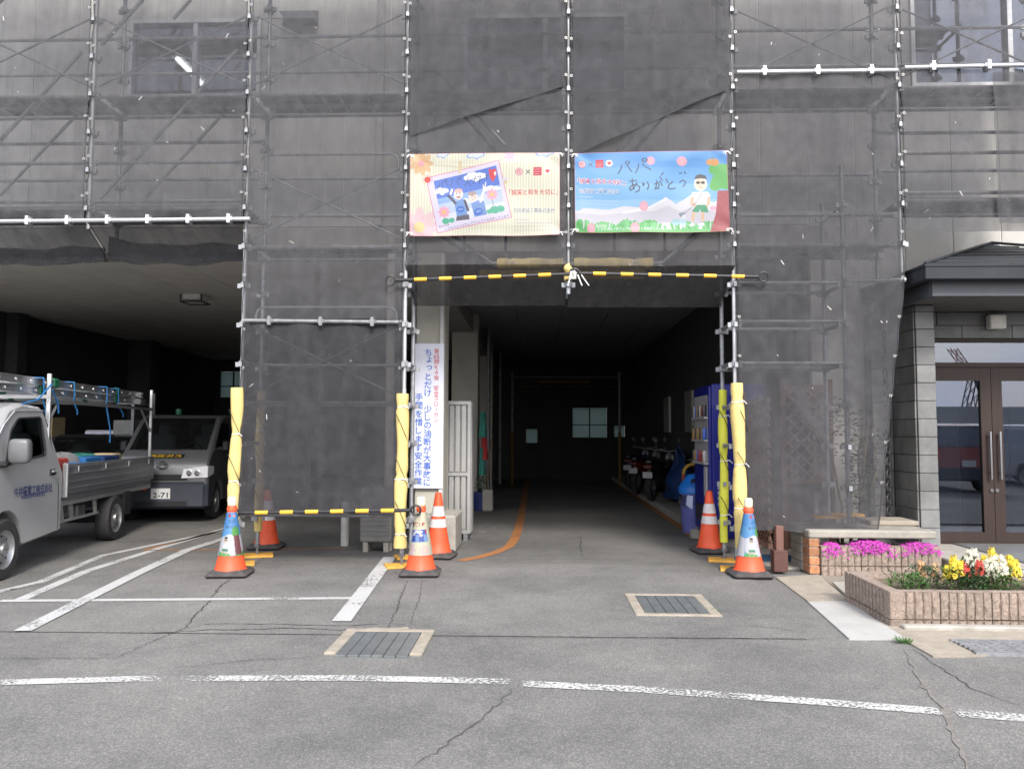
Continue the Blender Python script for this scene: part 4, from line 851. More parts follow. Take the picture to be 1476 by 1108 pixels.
# two figures
c1.poly([(468, 600), (572, 590), (578, 632), (462, 642)], '5a5462'); c1.poly([(445, 480), (520, 455), (545, 500), (560, 590), (470, 605)], '6f9ad8'); c1.line([(455, 490), (420, 450), (395, 430)], 22, '4a4458'); c1.line([(415, 410), (425, 375)], 20, 'f4f0f4'); c1.line([(535, 470), (565, 555)], 20, '4a4050')
c1.ell(480, 415, 40, 46, 'f2e6e4'); c1.ell(480, 382, 36, 18, 'e8b0a0', .8); c1.ell(465, 408, 6, 6, '70606a'); c1.ell(494, 405, 6, 6, '70606a'); c1.ell(482, 440, 18, 11, '9a7a78'); c1.ell(482, 442, 8, 4, 'e8b0b0')
c1.poly([(590, 500), (650, 470), (700, 480), (725, 590), (620, 612)], '6f96d4'); c1.line([(670, 480), (690, 410), (700, 385)], 22, 'e6e8f4'); c1.line([(700, 385), (690, 340)], 9, 'f4f0f4'); c1.line([(705, 380), (712, 318)], 9, 'f4f0f4'); c1.ell(705, 370, 17, 17, 'f4f0f4'); c1.line([(540, 455), (575, 490)], 14, 'eef0f6')
c1.ell(605, 440, 38, 42, 'f0dcd2'); c1.ell(598, 410, 36, 20, 'b09a98'); c1.ell(598, 435, 5, 5, '70606a'); c1.ell(622, 445, 5, 5, '70606a'); c1.line([(595, 460), (612, 463)], 5, 'c08080')
c1.ell(500, 545, 34, 28, '2f6ed0'); c1.ell(652, 568, 38, 30, '2f6ed0', 1, -.4); c1.text('パパ', 500, 545, 40, 18, 'dfe8fa', .02, -.05); c1.text('ママ', 654, 568, 40, 18, 'dfe8fa', .02, -.35)
for a in np.linspace(0, 6.28, 13)[:-1]: c1.line([(215 + 32 * math.cos(a), 288 + 32 * math.sin(a)), (215 + 46 * math.cos(a), 288 + 46 * math.sin(a))], 4, 'b85a4a')
c1.ell(215, 288, 27, 27, 'e0392e'); c1.poly([(485, 135), (508, 133), (500, 235), (478, 235)], 'e4d0a4'); c1.poly([(840, 290), (900, 280), (890, 320), (850, 325)], 'dcd8ea'); c1.ell(880, 318, 18, 14, 'e0c8a0')
c1.text('私たちは', 360, 678, 90, 20, '5c5468', .01, -.2); c1.text('こどもミュージアムプロジェクトを応援しています', 640, 653, 550, 22, '5c5468', .01, -.203)
marks(c1, 995, 232, 1.0)
c1.text('「誠実と和を大切に」', 1118, 402, 412, 48, 'd8283c', .010); c1.text('苅田建設工業株式会社', 1122, 556, 350, 40, '6070a4', .002)
for y, x1, n_ in ((635, 1075, 9), (663, 1280, 18), (690, 1270, 14), (722, 1270, 14)):
    for i in range(n_): xx = 952 + (x1 - 952) * (i + .5) / n_; c1.line([(xx - 6, y - 5), (xx + 5, y - 5), (xx, y + 6)], 4, '9aa4c0', .7)
for e in ([(65, 68), (1340, 68)], [(65, 765), (1340, 765)], [(65, 68), (65, 765)], [(1340, 68), (1340, 765)]): c1.line(e, 9, 'd2607a', .8)
def hang(label, cv, tl, tr, br, bl, seed):
    base = tuple(at(bl[0], bl[1], YF - .155)); t = thing('banner', label, 'banner', base)
    o = cv.surface('printed_cloth', banner_fn(tl, tr, br, bl, YF - .155, seed), 'print_cloth', t, base)
    for p, dx in ((tl, -1), (tr, 1), (br, 1), (bl, -1)):
        b = MB(); A = at(p[0] - dx * 3, p[1] + (3 if p in (tl, tr) else -3), YF - .163); B = A + Vector((dx * .07, .05, .02)); b.tube([A, A + Vector((dx * .03, -.01, .012)), B], .006, 5); b.tube([A + Vector((dx * .03, -.01, .01)), A + Vector((dx * .055, -.03, -.03))], .005, 5)
        b.tube([A + Vector((.014 * math.cos(a), 0, .014 * math.sin(a))) for a in np.linspace(0, 6.28, 9)[:-1]], .004, 5, closed=True); b.build('tie', 'rope_white', t, True)
hang('cream striped banner with a hand-drawn family picture and red slogan', c1, (591, 222), (807, 220), (807, 339), (590, 340), 0)
# --- blue banner
c2 = Canvas(80, 80, 1400, 770, 560, 294, '5aa4e8')
for k in range(30):
    y = 80 + k * 23; c2.put((c2.Y > y) & (c2.Y <= y + 23), ['62a8ec', '70b2ee', '84c0f2', '9acdf5'][min(3, k // 6)])
top = [(80, 580), (110, 585), (150, 560), (370, 575), (500, 545), (640, 560), (760, 550), (860, 470), (910, 500), (950, 530), (1040, 480), (1110, 430), (1260, 520), (1400, 480)]
c2.poly(top + [(1400, 770), (80, 770)], 'e6e6ee'); c2.poly([(80, 600), (300, 620), (520, 600), (760, 590), (880, 540), (980, 590), (1100, 560), (1400, 620), (1400, 700), (80, 700)], 'd2d0de', .8); c2.line([(500, 600), (700, 570), (860, 490)], 22, 'f8f8fc', .8)
rg = random.Random(3)
for cx, w_, h_ in ((140, 120, 60), (330, 110, 45), (540, 110, 65), (730, 120, 60), (990, 150, 45), (1200, 160, 40)):
    for k in range(26): a = rg.uniform(-1, 1); c2.line([(cx + a * w_ * .8, 770), (cx + a * w_, 770 - 45 - h_ * (1 - a * a) * rg.uniform(.7, 1.05))], 20, rg.choice(['6fc878', '7dd088', '5fbc6c']))
c2.put(c2.Y > 742, '74cc7e')
for x, y, rx, ry in ((740, 160, 36, 36), (1008, 168, 46, 40), (672, 548, 38, 42), (218, 735, 36, 44), (595, 730, 40, 46), (1265, 570, 28, 20)): c2.ell(x, y, rx, ry, 'f2b4c6', .95); c2.ell(x, y + 4, rx * .6, ry * .6, 'f4bccc')
marks(c2, 145, 180, .98); c2.text('「誠実と和を大切に」', 312, 335, 420, 52, 'f6f0f2', .045, .06); c2.text('「誠実と和を大切に」', 312, 335, 412, 44, 'd8283c', .008, .06)
c2.text('苅田建設工業株式会社', 288, 418, 350, 44, 'f2f2f8', .05, .04); c2.text('苅田建設工業株式会社', 288, 418, 345, 36, '6a80b0', .0, .04)
for y, x1, n_ in ((462, 235, 8), (492, 450, 17), (522, 455, 15), (555, 465, 15)):
    for i in range(n_): xx = 118 + (x1 - 118) * (i + .5) / n_; c2.line([(xx - 6, y - 5 + i), (xx + 5, y - 5 + i), (xx, y + 6 + i)], 4, 'd4e2f6', .75)
INK = '3c4a64'
for p in ([(490, 195), (482, 225), (455, 270)], [(535, 190), (555, 225), (575, 250)], [(635, 185), (630, 220), (607, 262)], [(668, 185), (700, 215), (738, 235)],
          [(555, 335), (612, 328)], [(578, 312), (577, 350), (588, 405)], [(618, 345), (590, 395), (560, 415), (552, 395), (575, 368), (615, 365), (640, 385), (632, 418), (605, 430)],
          [(668, 350), (668, 375), (682, 360)], [(705, 345), (718, 375), (705, 408)],
          [(765, 365), (800, 350), (808, 375), (795, 405), (780, 395)], [(788, 330), (785, 370), (770, 408)], [(812, 335), (835, 375)], [(815, 300), (835, 330)], [(828, 285), (845, 265)],
          [(868, 318), (885, 350)], [(925, 340), (890, 370), (885, 395), (910, 405), (945, 395)], [(985, 268), (1005, 266)], [(985, 345), (1015, 325), (1038, 340), (1030, 365), (1015, 378)], [(1028, 255), (1040, 270)]): c2.line(p, 10, INK)
c2.ell(538, 172, 22, 16, INK, hole=.55); c2.ell(688, 152, 26, 18, INK, hole=.55)
# tree, boy, dog
c2.poly([(1310, 420), (1400, 420), (1400, 770), (1235, 770), (1285, 620)], 'b4545c')
for k in range(60): x, y = rg.uniform(1290, 1395), rg.uniform(430, 760); c2.line([(x, y), (x + 14, y + 8)], 5, rg.choice(['a8484f', 'bd6066', '9c4650']), .7)
for x, y, r in ((1300, 240, 62), (1360, 260, 80), (1330, 340, 75), (1290, 380, 50), (1375, 360, 60)): c2.ell(x, y, r, r * .85, '66be64')
c2.ell(1250, 178, 34, 26, 'e0a45c'); c2.ell(1292, 180, 36, 30, 'dc9a50'); c2.ell(1272, 140, 12, 8, '7a8a6a')
for x, dx in ((1100, -8), (1175, 4)): c2.line([(x, 600), (x + dx - 8, 690)], 26, 'e6c4a4'); c2.line([(x + dx - 8, 685), (x + dx - 8, 700)], 26, 'f2f2f2'); c2.ell(x + dx - 14, 708, 24, 9, 'f4f4f6'); c2.line([(x + dx - 22, 684), (x + dx + 6, 684)], 4, '404048')
c2.poly([(1125, 535), (1210, 535), (1225, 608), (1160, 600), (1150, 575), (1138, 605), (1082, 595)], '4fa880')
c2.line([(1092, 470), (1085, 530), (1110, 545)], 24, 'e6c4a4'); c2.line([(1232, 470), (1225, 530), (1215, 545)], 24, 'e6c4a4'); c2.poly([(1090, 430), (1225, 430), (1248, 465), (1215, 478), (1212, 540), (1122, 540), (1120, 480), (1078, 470)], 'f4f4fa')
c2.ell(1165, 358, 54, 64, 'f8f8fc'); c2.ell(1165, 362, 44, 56, 'f0dcc6'); c2.poly([(1112, 320), (1130, 285), (1170, 276), (1212, 290), (1222, 320), (1168, 312)], '50545c'); c2.ell(1144, 349, 18, 12, '2e3238'); c2.ell(1186, 349, 18, 12, '2e3238'); c2.line([(1128, 346), (1205, 346)], 4, '2e3238'); c2.line([(1155, 396), (1176, 394)], 4, 'b07a6a'); c2.line([(1165, 370), (1162, 382)], 4, 'c89a80')
c2.line([(1175, 445), (1120, 520), (1030, 605)], 4, '5a606a'); c2.poly([(968, 608), (1000, 602), (1030, 600), (1010, 640), (985, 636)], '8a94a4'); c2.ell(1015, 640, 18, 22, 'dfe4ee'); c2.ell(1005, 690, 30, 34, 'b8dce8'); c2.ell(945, 680, 34, 28, 'a8d8e0'); c2.line([(990, 700), (990, 730)], 12, 'e8eef4'); c2.line([(1015, 700), (1018, 728)], 12, 'e8eef4')
c2.text('私たちは', 305, 712, 90, 26, 'f4faf4', .02, .0); c2.text('こどもミュージアムプロジェクトを応援しています', 575, 738, 600, 24, 'f4faf4', .016, .0)
for e, col in (([(80, 80), (1400, 80)], 'd890b0'), ([(80, 770), (1400, 770)], 'd2a070'), ([(80, 80), (80, 770)], 'e0a0b8'), ([(1400, 80), (1400, 770)], 'c85868')): c2.line(e, 9, col, .9)
hang('sky blue banner with a drawn boy, dog and tree and handwritten thanks', c2, (828, 221), (1048, 217), (1052, 334), (829, 335), 2)

# ================================================================== SLOGAN SIGN on the column
ys = 9.82
A, B = at(598, 495, ys), at(638, 704, ys)
sg = thing('slogan_sign', 'tall white board with blue and red vertical Japanese safety slogan on the column', 'sign', (A.x, ys, B.z))
b = MB(); b.box(A.x, B.x, ys, ys + .02, B.z, A.z, c=.004); b.build('board', 'sign_board', sg)
def vtext(chars, px, y0, y1, size, m_, bold):
    n_ = len(chars); z0, z1 = at(px, y0, ys).z, at(px, y1, ys).z; x = at(px, (y0 + y1) / 2, ys).x; st = (z1 - z0) / (n_ - 1) if n_ > 1 else 0
    for i, ch in enumerate(chars):
        if ch == '　': continue
        b = MB(); s = size; sub, _, _ = text_mb(ch, s, bold) if len(ch) < 2 else text_mb(ch, s, bold, (s * .95, s * .75)); zc = z0 + st * i; dx = 0; dz = 0
        if ch in 'ょっ': dx, dz = s * .12, s * .1
        V = [(v[0], v[1]) for v in sub.v]
        if ch == 'ー': V = [(y_, -x_) for x_, y_ in V]
        b.add([(x + dx + u, ys - .004, zc + dz + v) for u, v in V], sub.f); b.build('character', m_, sg, fix=False)
vtext(['第', '65', '期', 'K', 'A', '会', '　', '安', '全', 'ス', 'ロ', 'ー', 'ガ', 'ン'], 629, 506, 605, .072, 'sign_red', .0)
vtext(list('ちょっとだけ　少しの油断が大事故に'), 616.5, 508, 695, .104, 'sign_blue', .009)
vtext(list('手間を惜しまず安全作業'), 603.5, 572, 693, .101, 'sign_blue', .009)

# ================================================================== CONES
def sleeve_canvas(kind):
    c = Canvas(0, 0, 400, 300, 150, 100, '6ab0ea' if kind == 'boy' else 'f2eed2')
    if kind == 'boy':
        c.put(c.Y < 90, '5aa2e6'); c.poly([(0, 175), (60, 150), (130, 165), (200, 150), (280, 170), (340, 150), (400, 175), (400, 300), (0, 300)], 'e9e9f1')
        for x in range(20, 400, 130): c.ell(x, 300, 55, 26, '6cc474')
        for x0 in (30, 230):
            c.ell(x0 + 78, 135, 32, 38, '66b85e'); c.poly([(x0 + 62, 160), (x0 + 105, 160), (x0 + 112, 292), (x0 + 70, 292)], '8e565a')
            c.ell(x0 + 10, 192, 12, 20, 'eed8c2'); c.ell(x0 + 10, 176, 13, 9, '3c4048'); c.line([(x0, 192), (x0 + 20, 192)], 5, '2e3238'); c.poly([(x0 - 12, 215), (x0 + 32, 215), (x0 + 24, 252), (x0 - 5, 252)], 'f6f6fa'); c.poly([(x0 - 8, 250), (x0 + 28, 250), (x0 + 30, 268), (x0 - 8, 268)], '4c9a78'); c.line([(x0, 268), (x0 - 2, 288)], 7, 'e2c0a0'); c.line([(x0 + 20, 268), (x0 + 22, 288)], 7, 'e2c0a0'); c.ell(x0 - 30, 272, 9, 9, '8ec4dc')
        for x0 in (20, 215):
            c.text('パパ', x0 + 55, 62, 70, 26, '2f4a78', .03); c.text('ありがとう', x0 + 60, 100, 110, 24, '2f4a78', .03); c.poly([(x0 + 15, 10), (x0 + 42, 10), (x0 + 42, 36), (x0 + 15, 36)], 'c83a58'); c.ell(x0 + 80, 24, 16, 12, 'eeb0c4')
    else:
        for x in range(0, 400, 14): c.put((c.X > x) & (c.X < x + 6), 'e4e2bc', .7)
        for x0 in (10, 210):
            c.poly([(x0 + 8, 128), (x0 + 150, 118), (x0 + 160, 205), (x0 + 16, 212)], '8fb2ea'); c.poly([(x0 + 8, 128), (x0 + 150, 118), (x0 + 152, 152), (x0 + 12, 158)], '3f68cc'); c.cloud(x0 + 85, 140, 34, 16, 'f4f6fc'); c.poly([(x0 + 35, 160), (x0 + 62, 158), (x0 + 70, 205), (x0 + 38, 207)], '3a55b4'); c.poly([(x0 + 95, 165), (x0 + 125, 160), (x0 + 128, 203), (x0 + 92, 205)], '4a66c4'); c.ell(x0 + 48, 152, 12, 13, 'f0e6e2'); c.ell(x0 + 106, 158, 12, 12, 'f0dcd2'); c.poly([(x0 + 138, 122), (x0 + 152, 120), (x0 + 150, 150), (x0 + 140, 150)], 'cc3450')
            c.text('誠実と和', x0 + 80, 84, 120, 30, 'c42a46', .03); c.ell(x0 + 90, 45, 14, 13, 'd890a4', hole=.7); flower(c, x0 + 30, 262, 48, 'ecc4dc', 'f0dca8', 7, .7); flower(c, x0 + 130, 265, 40, 'eebcd8', 'f4e0c0', 7, .5)
    return c
def cone(p, label, kind, rz=0.0, rot=0.0, h=.71, lean=(0, 0)):
    t = thing('traffic_cone', label, 'traffic cone', (p[0], p[1], 0), 'red traffic cones at the scaffold feet', rz, local=True)
    b = MB(); b.box(-.205, .205, -.205, .205, .0, .055, c=.035); b.box(-.17, .17, -.17, .17, .04, .072, c=.03); b.build('base', 'rubber', t, True)
    R = lambda z_: .150 + (.036 - .150) * (z_ - .06) / (h - .06)
    b = MB(); b.lathe([(.165, .066), (R(.06), .085), (R(.2), .2), (R(.45), .45), (R(h), h), (R(h) - .012, h + .004), (R(h) - .014, h - .05)], n=28); b.build('body', 'cone_red', t, True)
    def band(z0, z1, m_='cone_white', d=.0025): b = MB(); b.lathe([(R(z0) + d, z0), (R(z1) + d, z1)], n=28, cap=False); b.build('reflective_band', m_, t, True)
    if kind == 'plain': band(.36, .455); band(.49, .605)
    else:
        cv = sleeve_canvas(kind); z0, z1 = .215, .648
        fn = lambda U, V: ((R(z1 + (z0 - z1) * V) + .004) * np.cos(rot + U * 2 * np.pi), (R(z1 + (z0 - z1) * V) + .004) * np.sin(rot + U * 2 * np.pi), z1 + (z0 - z1) * V)
        cv.surface('picture_sleeve', fn, 'print_sleeve', t)
        b = MB(); b.lathe([(.052, h - .045), (.052, h - .02), (.04, h + .005)], n=18); b.build('collar', 'cone_red', t, True)
        b = MB(); b.lathe([(.040, h + .004), (.042, h + .02), (.042, h + .085), (.036, h + .095)], n=16)
        for k in range(10): a = k * .628; b.box(.041 * math.cos(a) - .003, .041 * math.cos(a) + .003, .041 * math.sin(a) - .003, .041 * math.sin(a) + .003, h + .015, h + .085)
        b.build('beacon', 'cap_plastic', t, True)
    return t
G = lambda x, y: gr(x, y)
cone(G(332, 829), 'red cone in a blue picture sleeve standing before the van, striped bar on its neck', 'boy', .12, 3.78)
cone(G(606, 828), 'red cone in a cream picture sleeve, the striped bar ending on its neck', 'family', .05, 3.0)
cone(G(1080, 830), 'red cone in a blue picture sleeve standing beside the big hanging net', 'boy', .03, 4.05)
cone(G(631, 803), 'red cone with two white bands standing before the concrete column plinth', 'plain', -.12, h=.76)
cone(G(1023, 796), 'red cone with two white bands standing before the blue vending machine', 'plain', .1, h=.76)
cone(G(384, 790), 'red cone with two white bands half hidden behind the lower mesh', 'plain', .05, h=.74)

# ================================================================== VEHICLES
def shell(prof, glass, W2, wins, belt=1.1, lean=.16, c=.035):
    """body skin: side outline prof (x, z) swept across the width; glass = set of outline segments left open between the pillars; wins = side window holes"""
    cx = sum(p[0] for p in prof) / len(prof); cz = sum(p[1] for p in prof) / len(prof)
    ins = [(cx + (x - cx) * (1 - c / max(.3, abs(x - cx) + .2)), cz + (z - cz) * (1 - c / max(.3, abs(z - cz) + .2))) for x, z in prof]
    hw = lambda z_: W2 * (1 - lean * max(0, z_ - belt)) * (1 - .05 * max(0, .55 - z_))
    b = MB(); n_ = len(prof); st = [(-1, ins, 0), (-1, prof, c), (-1, prof, W2 * .13), (1, prof, W2 * .13), (1, prof, c), (1, ins, 0)]; rs = []
    for s, pr, i in st: rs.append([(x, s * (hw(z_) - i), z_) for x, z_ in pr])
    V = [p for r in rs for p in r]; Fs = []
    for k in range(5):
        for i in range(n_):
            if k == 2 and i in glass: continue
            j = (i + 1) % n_; Fs.append((k * n_ + i, k * n_ + j, (k + 1) * n_ + j, (k + 1) * n_ + i))
    b.add(V, Fs)
    bm = bmesh.new(); E = []
    for loop in [ins] + wins:
        vs_ = [bm.verts.new((x, 0, z_)) for x, z_ in loop]; E += [bm.edges.new((vs_[i], vs_[(i + 1) % len(vs_)])) for i in range(len(vs_))]
    bmesh.ops.triangle_fill(bm, use_beauty=True, use_dissolve=False, edges=E, normal=(0, 1, 0)); bm.verts.index_update()
    pts = [v.co.copy() for v in bm.verts]; tris = [tuple(v.index for v in f.verts) for f in bm.faces]; bm.free()
    for s in (-1, 1): b.add([(p.x, s * hw(p.z), p.z) for p in pts], tris)
    return b, hw
def pillow(b, c, rx, ry, rz_, e=.35, n_=16, m=10, mi=0):
    sg = lambda v, p: math.copysign(abs(v) ** p, v); rs = []
    for j in range(1, m):
        th = -math.pi / 2 + math.pi * j / m; rs.append([(c[0] + rx * sg(math.cos(th), e) * sg(math.cos(a), e), c[1] + ry * sg(math.cos(th), e) * sg(math.sin(a), e), c[2] + rz_ * sg(math.sin(th), e)) for a in [6.28319 * k / n_ for k in range(n_)]])
    return b.rings(rs, mi)
def arc(cx, r, z0, a0=0, a1=180, n_=9): return [(cx + r * math.cos(RAD(a0 + (a1 - a0) * k / n_)), z0 + r * math.sin(RAD(a0 + (a1 - a0) * k / n_))) for k in range(n_ + 1)]
def rpoly(pts, r=.05, n_=4):
    out = []
    for i in range(len(pts)):
        p0, p, p1 = Vector(pts[i - 1]), Vector(pts[i]), Vector(pts[(i + 1) % len(pts)]); a = p + (p0 - p).normalized() * r; q = p + (p1 - p).normalized() * r
        for k in range(n_ + 1): t_ = k / n_; out.append(tuple(a * (1 - t_) ** 2 + p * 2 * t_ * (1 - t_) + q * t_ ** 2))
    return out
def sidepoly(pts, hw, s, d=.002, name='side_window', m_='car_glass', parent=None):
    b = MB(); b.add([(x, s * (hw(z_) + d), z_) for x, z_ in pts], [tuple(range(len(pts)))]); return b.build(name, m_, parent, fix=False)
def wheel(parent, x, y, r=.30, wd=.17, side=1):
    b = MB(); b.lathe([(r * .66, -wd / 2), (r * .94, -wd / 2), (r, -wd / 2 + .025), (r, wd / 2 - .025), (r * .94, wd / 2), (r * .66, wd / 2), (r * .62, wd / 2 - .02), (r * .62, -wd / 2 + .02)], (x, y, r), 28, 'y', cap=False); w_ = b.build('wheel', 'tyre', parent, True)
    b = MB(); o_ = side * wd / 2; q = lambda f: side * f
    b.lathe([(r * .64, o_ - q(.005)), (r * .60, o_ - q(.03)), (r * .50, o_ - q(.05)), (r * .34, o_ - q(.028)), (r * .22, o_ - q(.022)), (r * .2, o_ + q(.005)), (.01, o_ + q(.008))], (x, y, r), 24, 'y', cap=False); rm = b.build('rim', 'rim', w_, True)
    b = MB()
    for k in range(8): a = k * .785; b.lathe([(.016, o_ - q(.036)), (.001, o_ - q(.034))], (x + r * .42 * math.cos(a), y, r + r * .42 * math.sin(a)), 8, 'y', cap=False)
    b.build('rim_hole', 'dark_trim', w_)
def van(name, label, cat, loc, rz, paint, sx=1.0, sz=1.0, sy=1.0, plate=None, front=True, group=None):
    """cab-forward van; own frame: x forward, origin on the ground at the front axle"""
    t = thing(name, label, cat, loc, group, rz, local=True); W2 = .80
    prof = [(.66, .34), (.70, .62), (.69, .90), (.62, 1.03), (.40, 1.17), (-.30, 1.70), (-.55, 1.755), (-1.4, 1.78), (-2.6, 1.77), (-3.22, 1.70), (-3.34, 1.15), (-3.40, .80), (-3.38, .34), (-3.02, .30)] + arc(-2.65, .35, .30, 180, 0)[1:] + [(-2.25, .28), (-.42, .28)] + arc(0, .36, .30, 180, 0)
    w1 = rpoly([(.22, 1.20), (-.88, 1.20), (-.88, 1.62), (-.28, 1.62)], .06); w2 = rpoly([(-.98, 1.2), (-2.0, 1.2), (-2.0, 1.62), (-.98, 1.62)], .06); w3 = rpoly([(-2.1, 1.2), (-3.14, 1.2), (-3.08, 1.62), (-2.1, 1.62)], .06)
    b, hw = shell(prof, {4, 9}, W2, [w1, w2, w3], lean=.09); b.build('body', paint, t, True)
    d = .004; b = MB(); P = [(.40, 1.17), (-.30, 1.70)]; f_ = .865
    b.quad((.40 + d, -W2 * f_, 1.17 + d), (.40 + d, W2 * f_, 1.17 + d), (-.30 + d, W2 * f_ * .955, 1.70 + d), (-.30 + d, -W2 * f_ * .955, 1.70 + d)); b.build('windscreen', 'car_glass', t, fix=False)
    b = MB(); b.quad((-3.22, -W2 * .84, 1.69), (-3.22, W2 * .84, 1.69), (-3.34, W2 * .86, 1.16), (-3.34, -W2 * .86, 1.16)); b.build('rear_window', 'car_glass', t, fix=False)
    for s in (-1, 1):
        for w_ in (w1, w2, w3): sidepoly(w_, hw, s, -.006, parent=t)
        b = MB(); b.box(-.1, .06, s * (W2 + .06), s * (W2 + .2), 1.13, 1.32, c=.03); b.box(-.02, .04, s * (W2 - .02), s * (W2 + .07), 1.17, 1.21); b.build('mirror', 'dark_trim', t, True)
        wheel(t, 0, s * (W2 - .10), .30, .165, s); wheel(t, -2.65, s * (W2 - .10), .30, .165, s)
        b = MB(); K = [(.722, .34, .725), (.719, .80, .735), (.42, .830, .78), (.42, .830, .905), (.713, .80, .92), (.719, .38, .87)]; K = [(x_, s * y_, z_) for x_, y_, z_ in K]; I = [(.66, s * .36, .725), (.66, s * .36, .87)]
        b.quad(K[0], K[1], K[4], K[5]); b.quad(K[1], K[2], K[3], K[4]); b.quad(K[5], K[4], (.66, s * .76, .92), I[1]); b.quad(I[0], K[0], K[5], I[1]); hl = b.build('headlight', 'lamp_glass', t)
        for yy in (.48, .62): b = MB(); b.lathe([(.048, 0), (.052, .012), (.03, .016), (.0, .012)], (.7225, s * yy, .81), 14, 'x'); b.build('bulb', 'chrome', hl, True)
        b = MB(); b.box(-3.395, -3.33, s * W2 * .99, s * W2 * .86, .8, 1.12, c=.01); b.build('tail_light', 'cone_red', t)
        b = MB(); b.box(-.55, .12, s * .20, s * .62, .85, .95, c=.04); b.box(-.68, -.52, s * .18, s * .64, .92, 1.42, c=.05); b.box(-.66, -.56, s * .30, s * .52, 1.40, 1.62, c=.04); b.build('seat', 'seat_fabric', t, True)
    b = MB(); b.box(.645, .745, -W2 * .965, W2 * .965, .235, .66, c=.05); b.box(.42, .70, W2 * .93, W2 * 1.012, .25, .66, c=.03); b.box(.42, .70, -W2 * 1.012, -W2 * .93, .25, .66, c=.03); b.build('front_bumper', 'bumper', t, True)
    b = MB(); b.box(.735, .752, -.46, .46, .28, .36); b.build('lower_grille', 'dark_trim', t)
    b = MB(); b.box(.69, .715, -W2 * .55, W2 * .55, .69, .78, c=.01); b.build('grille', 'dark_trim', t)
    b = MB(); b.box(-3.46, -3.38, -W2 * .97, W2 * .97, .3, .62, c=.04); b.build('rear_bumper', 'bumper', t, True)
    b = MB(); b.box(.10, .42, -W2 * .86, W2 * .86, .98, 1.15, c=.04); b.build('dashboard', 'dark_trim', t, True)
    b = MB(); b.tube([(.10 + .06 * math.sin(a), .36 + .17 * math.cos(a), 1.14 + .15 * math.sin(a)) for a in np.linspace(0, 6.28, 17)[:-1]], .012, 6, closed=True); b.build('steering_wheel', 'dark_trim', t, True)
    b = MB(); b.box(-3.2, .5, -W2 * .9, W2 * .9, .40, .46); b.build('floor', 'dark_trim', t)
    b = MB(); b.tube([(.715, .09 * math.cos(a), .93 + .055 * math.sin(a)) for a in np.linspace(0, 6.28, 19)[:-1]], .008, 6, closed=True); b.tube([(.717, .045 * math.cos(a), .93 + .05 * math.sin(a)) for a in np.linspace(0, 6.28, 15)[:-1]], .006, 6, closed=True); b.tube([(.717, -.08, .955), (.717, 0, .965), (.717, .08, .955)], .006, 6); b.build('emblem', 'chrome', t, True)
    xs_ = .757 if front else -3.47
    b = MB(); b.box(min(xs_, xs_ - .008), max(xs_, xs_ - .008), -.165, .165, .40, .565) if front else b.box(-3.35, -3.465, -.165, .165, .66, .82); pl = b.build('number_plate', 'plate_white', t)
    if plate:
        s_, wd, ht = text_mb(plate, .1, .02, (.26, .085)); b = MB(); b.add([(.7595, u, .458 + v) for u, v, _ in s_.v], s_.f); b.build('plate_number', 'plate_ink', pl, fix=False)
    if plate:
        b = MB(); P = [(.535, 1.095), (.60, 1.055)]; b.quad((.537, -.32, 1.1035), (.618, -.32, 1.043), (.618, .34, 1.043), (.537, .34, 1.1035)); st_ = b.build('hood_sticker', 'dark_trim', t, fix=False)
        s_, wd, ht = text_mb('高圧ガス', .1, .02, (.58, .07)); b = MB(); b.add([(.583 - v * .8, u + .01, 1.0695 + v * .6 + .006) for u, v, _ in s_.v], s_.f); b.build('sticker_lettering', 'sticker_yellow', st_, fix=False)
        b = MB(); b.tube([(.42, .05, 1.175), (.40, .5, 1.185)], .008, 5); b.tube([(.42, -.5, 1.175), (.40, -.05, 1.185)], .008, 5); b.build('wiper', 'dark_trim', t)
    if sz != 1 or sx != 1 or sy != 1: t.scale = (sx, sy, sz)
    return t
# ---- silver flatbed truck, nose out; own frame: x forward, y left, origin below the rear axle
Fp, Rp = gr(0, 836), gr(163, 778); u = (Fp - Rp); WB = u.length; u.normalize(); lf = Vector((-u.y, u.x, 0)); W2 = .80
org = Rp - lf * (W2 - .02); rzT = math.atan2(u.y, u.x)
def tside(px, py, d=0.0):                            # survey on the truck's flank
    dr = rt * ((px - PW / 2) / F_PX) + up * ((PH / 2 - py) / F_PX) + fw; o_ = Rp + lf * (.02 + d); t_ = (o_ - Vector((0, 0, CH))).dot(lf) / dr.dot(lf); p = Vector((0, 0, CH)) + dr * t_; return ((p - Rp).dot(u), p.z)
trk = thing('flatbed_truck', 'silver flatbed truck with blue door lettering and a ladder rack', 'truck', tuple(org), None, rzT, local=True)
xd = tside(89, 760)[0]; xt = tside(74, 598)[0]; FA = WB
prof = [(xd, .33), (xd + .01, 1.0), (xt, 1.66), (xt + .08, 1.735), (xt + .5, 1.765), (FA - .35, 1.75), (FA - .12, 1.70), (FA + .62, 1.08), (FA + .74, .85), (FA + .76, .32), (FA + .40, .30)] + arc(FA, .37, .30, 0, 180)[1:] + [(FA - .42, .28)]
dw = rpoly([tside(*p) for p in ((7, 670), (67, 655), (66, 601), (33, 603), (20, 622))], .05)
b, hwT = shell(prof, {6}, W2, [dw], belt=1.15, lean=.14); b.build('cab', 'silver_paint', trk, True)
sidepoly(dw, hwT, 1, -.012, 'door_window', 'car_glass', trk); sidepoly(dw, hwT, -1, -.012, 'door_window', 'car_glass', trk)
b = MB(); b.tube([(x_, hwT(z_) + .001, z_) for x_, z_ in dw], .012, 6, closed=True); b.build('window_seal', 'dark_trim', trk, True)
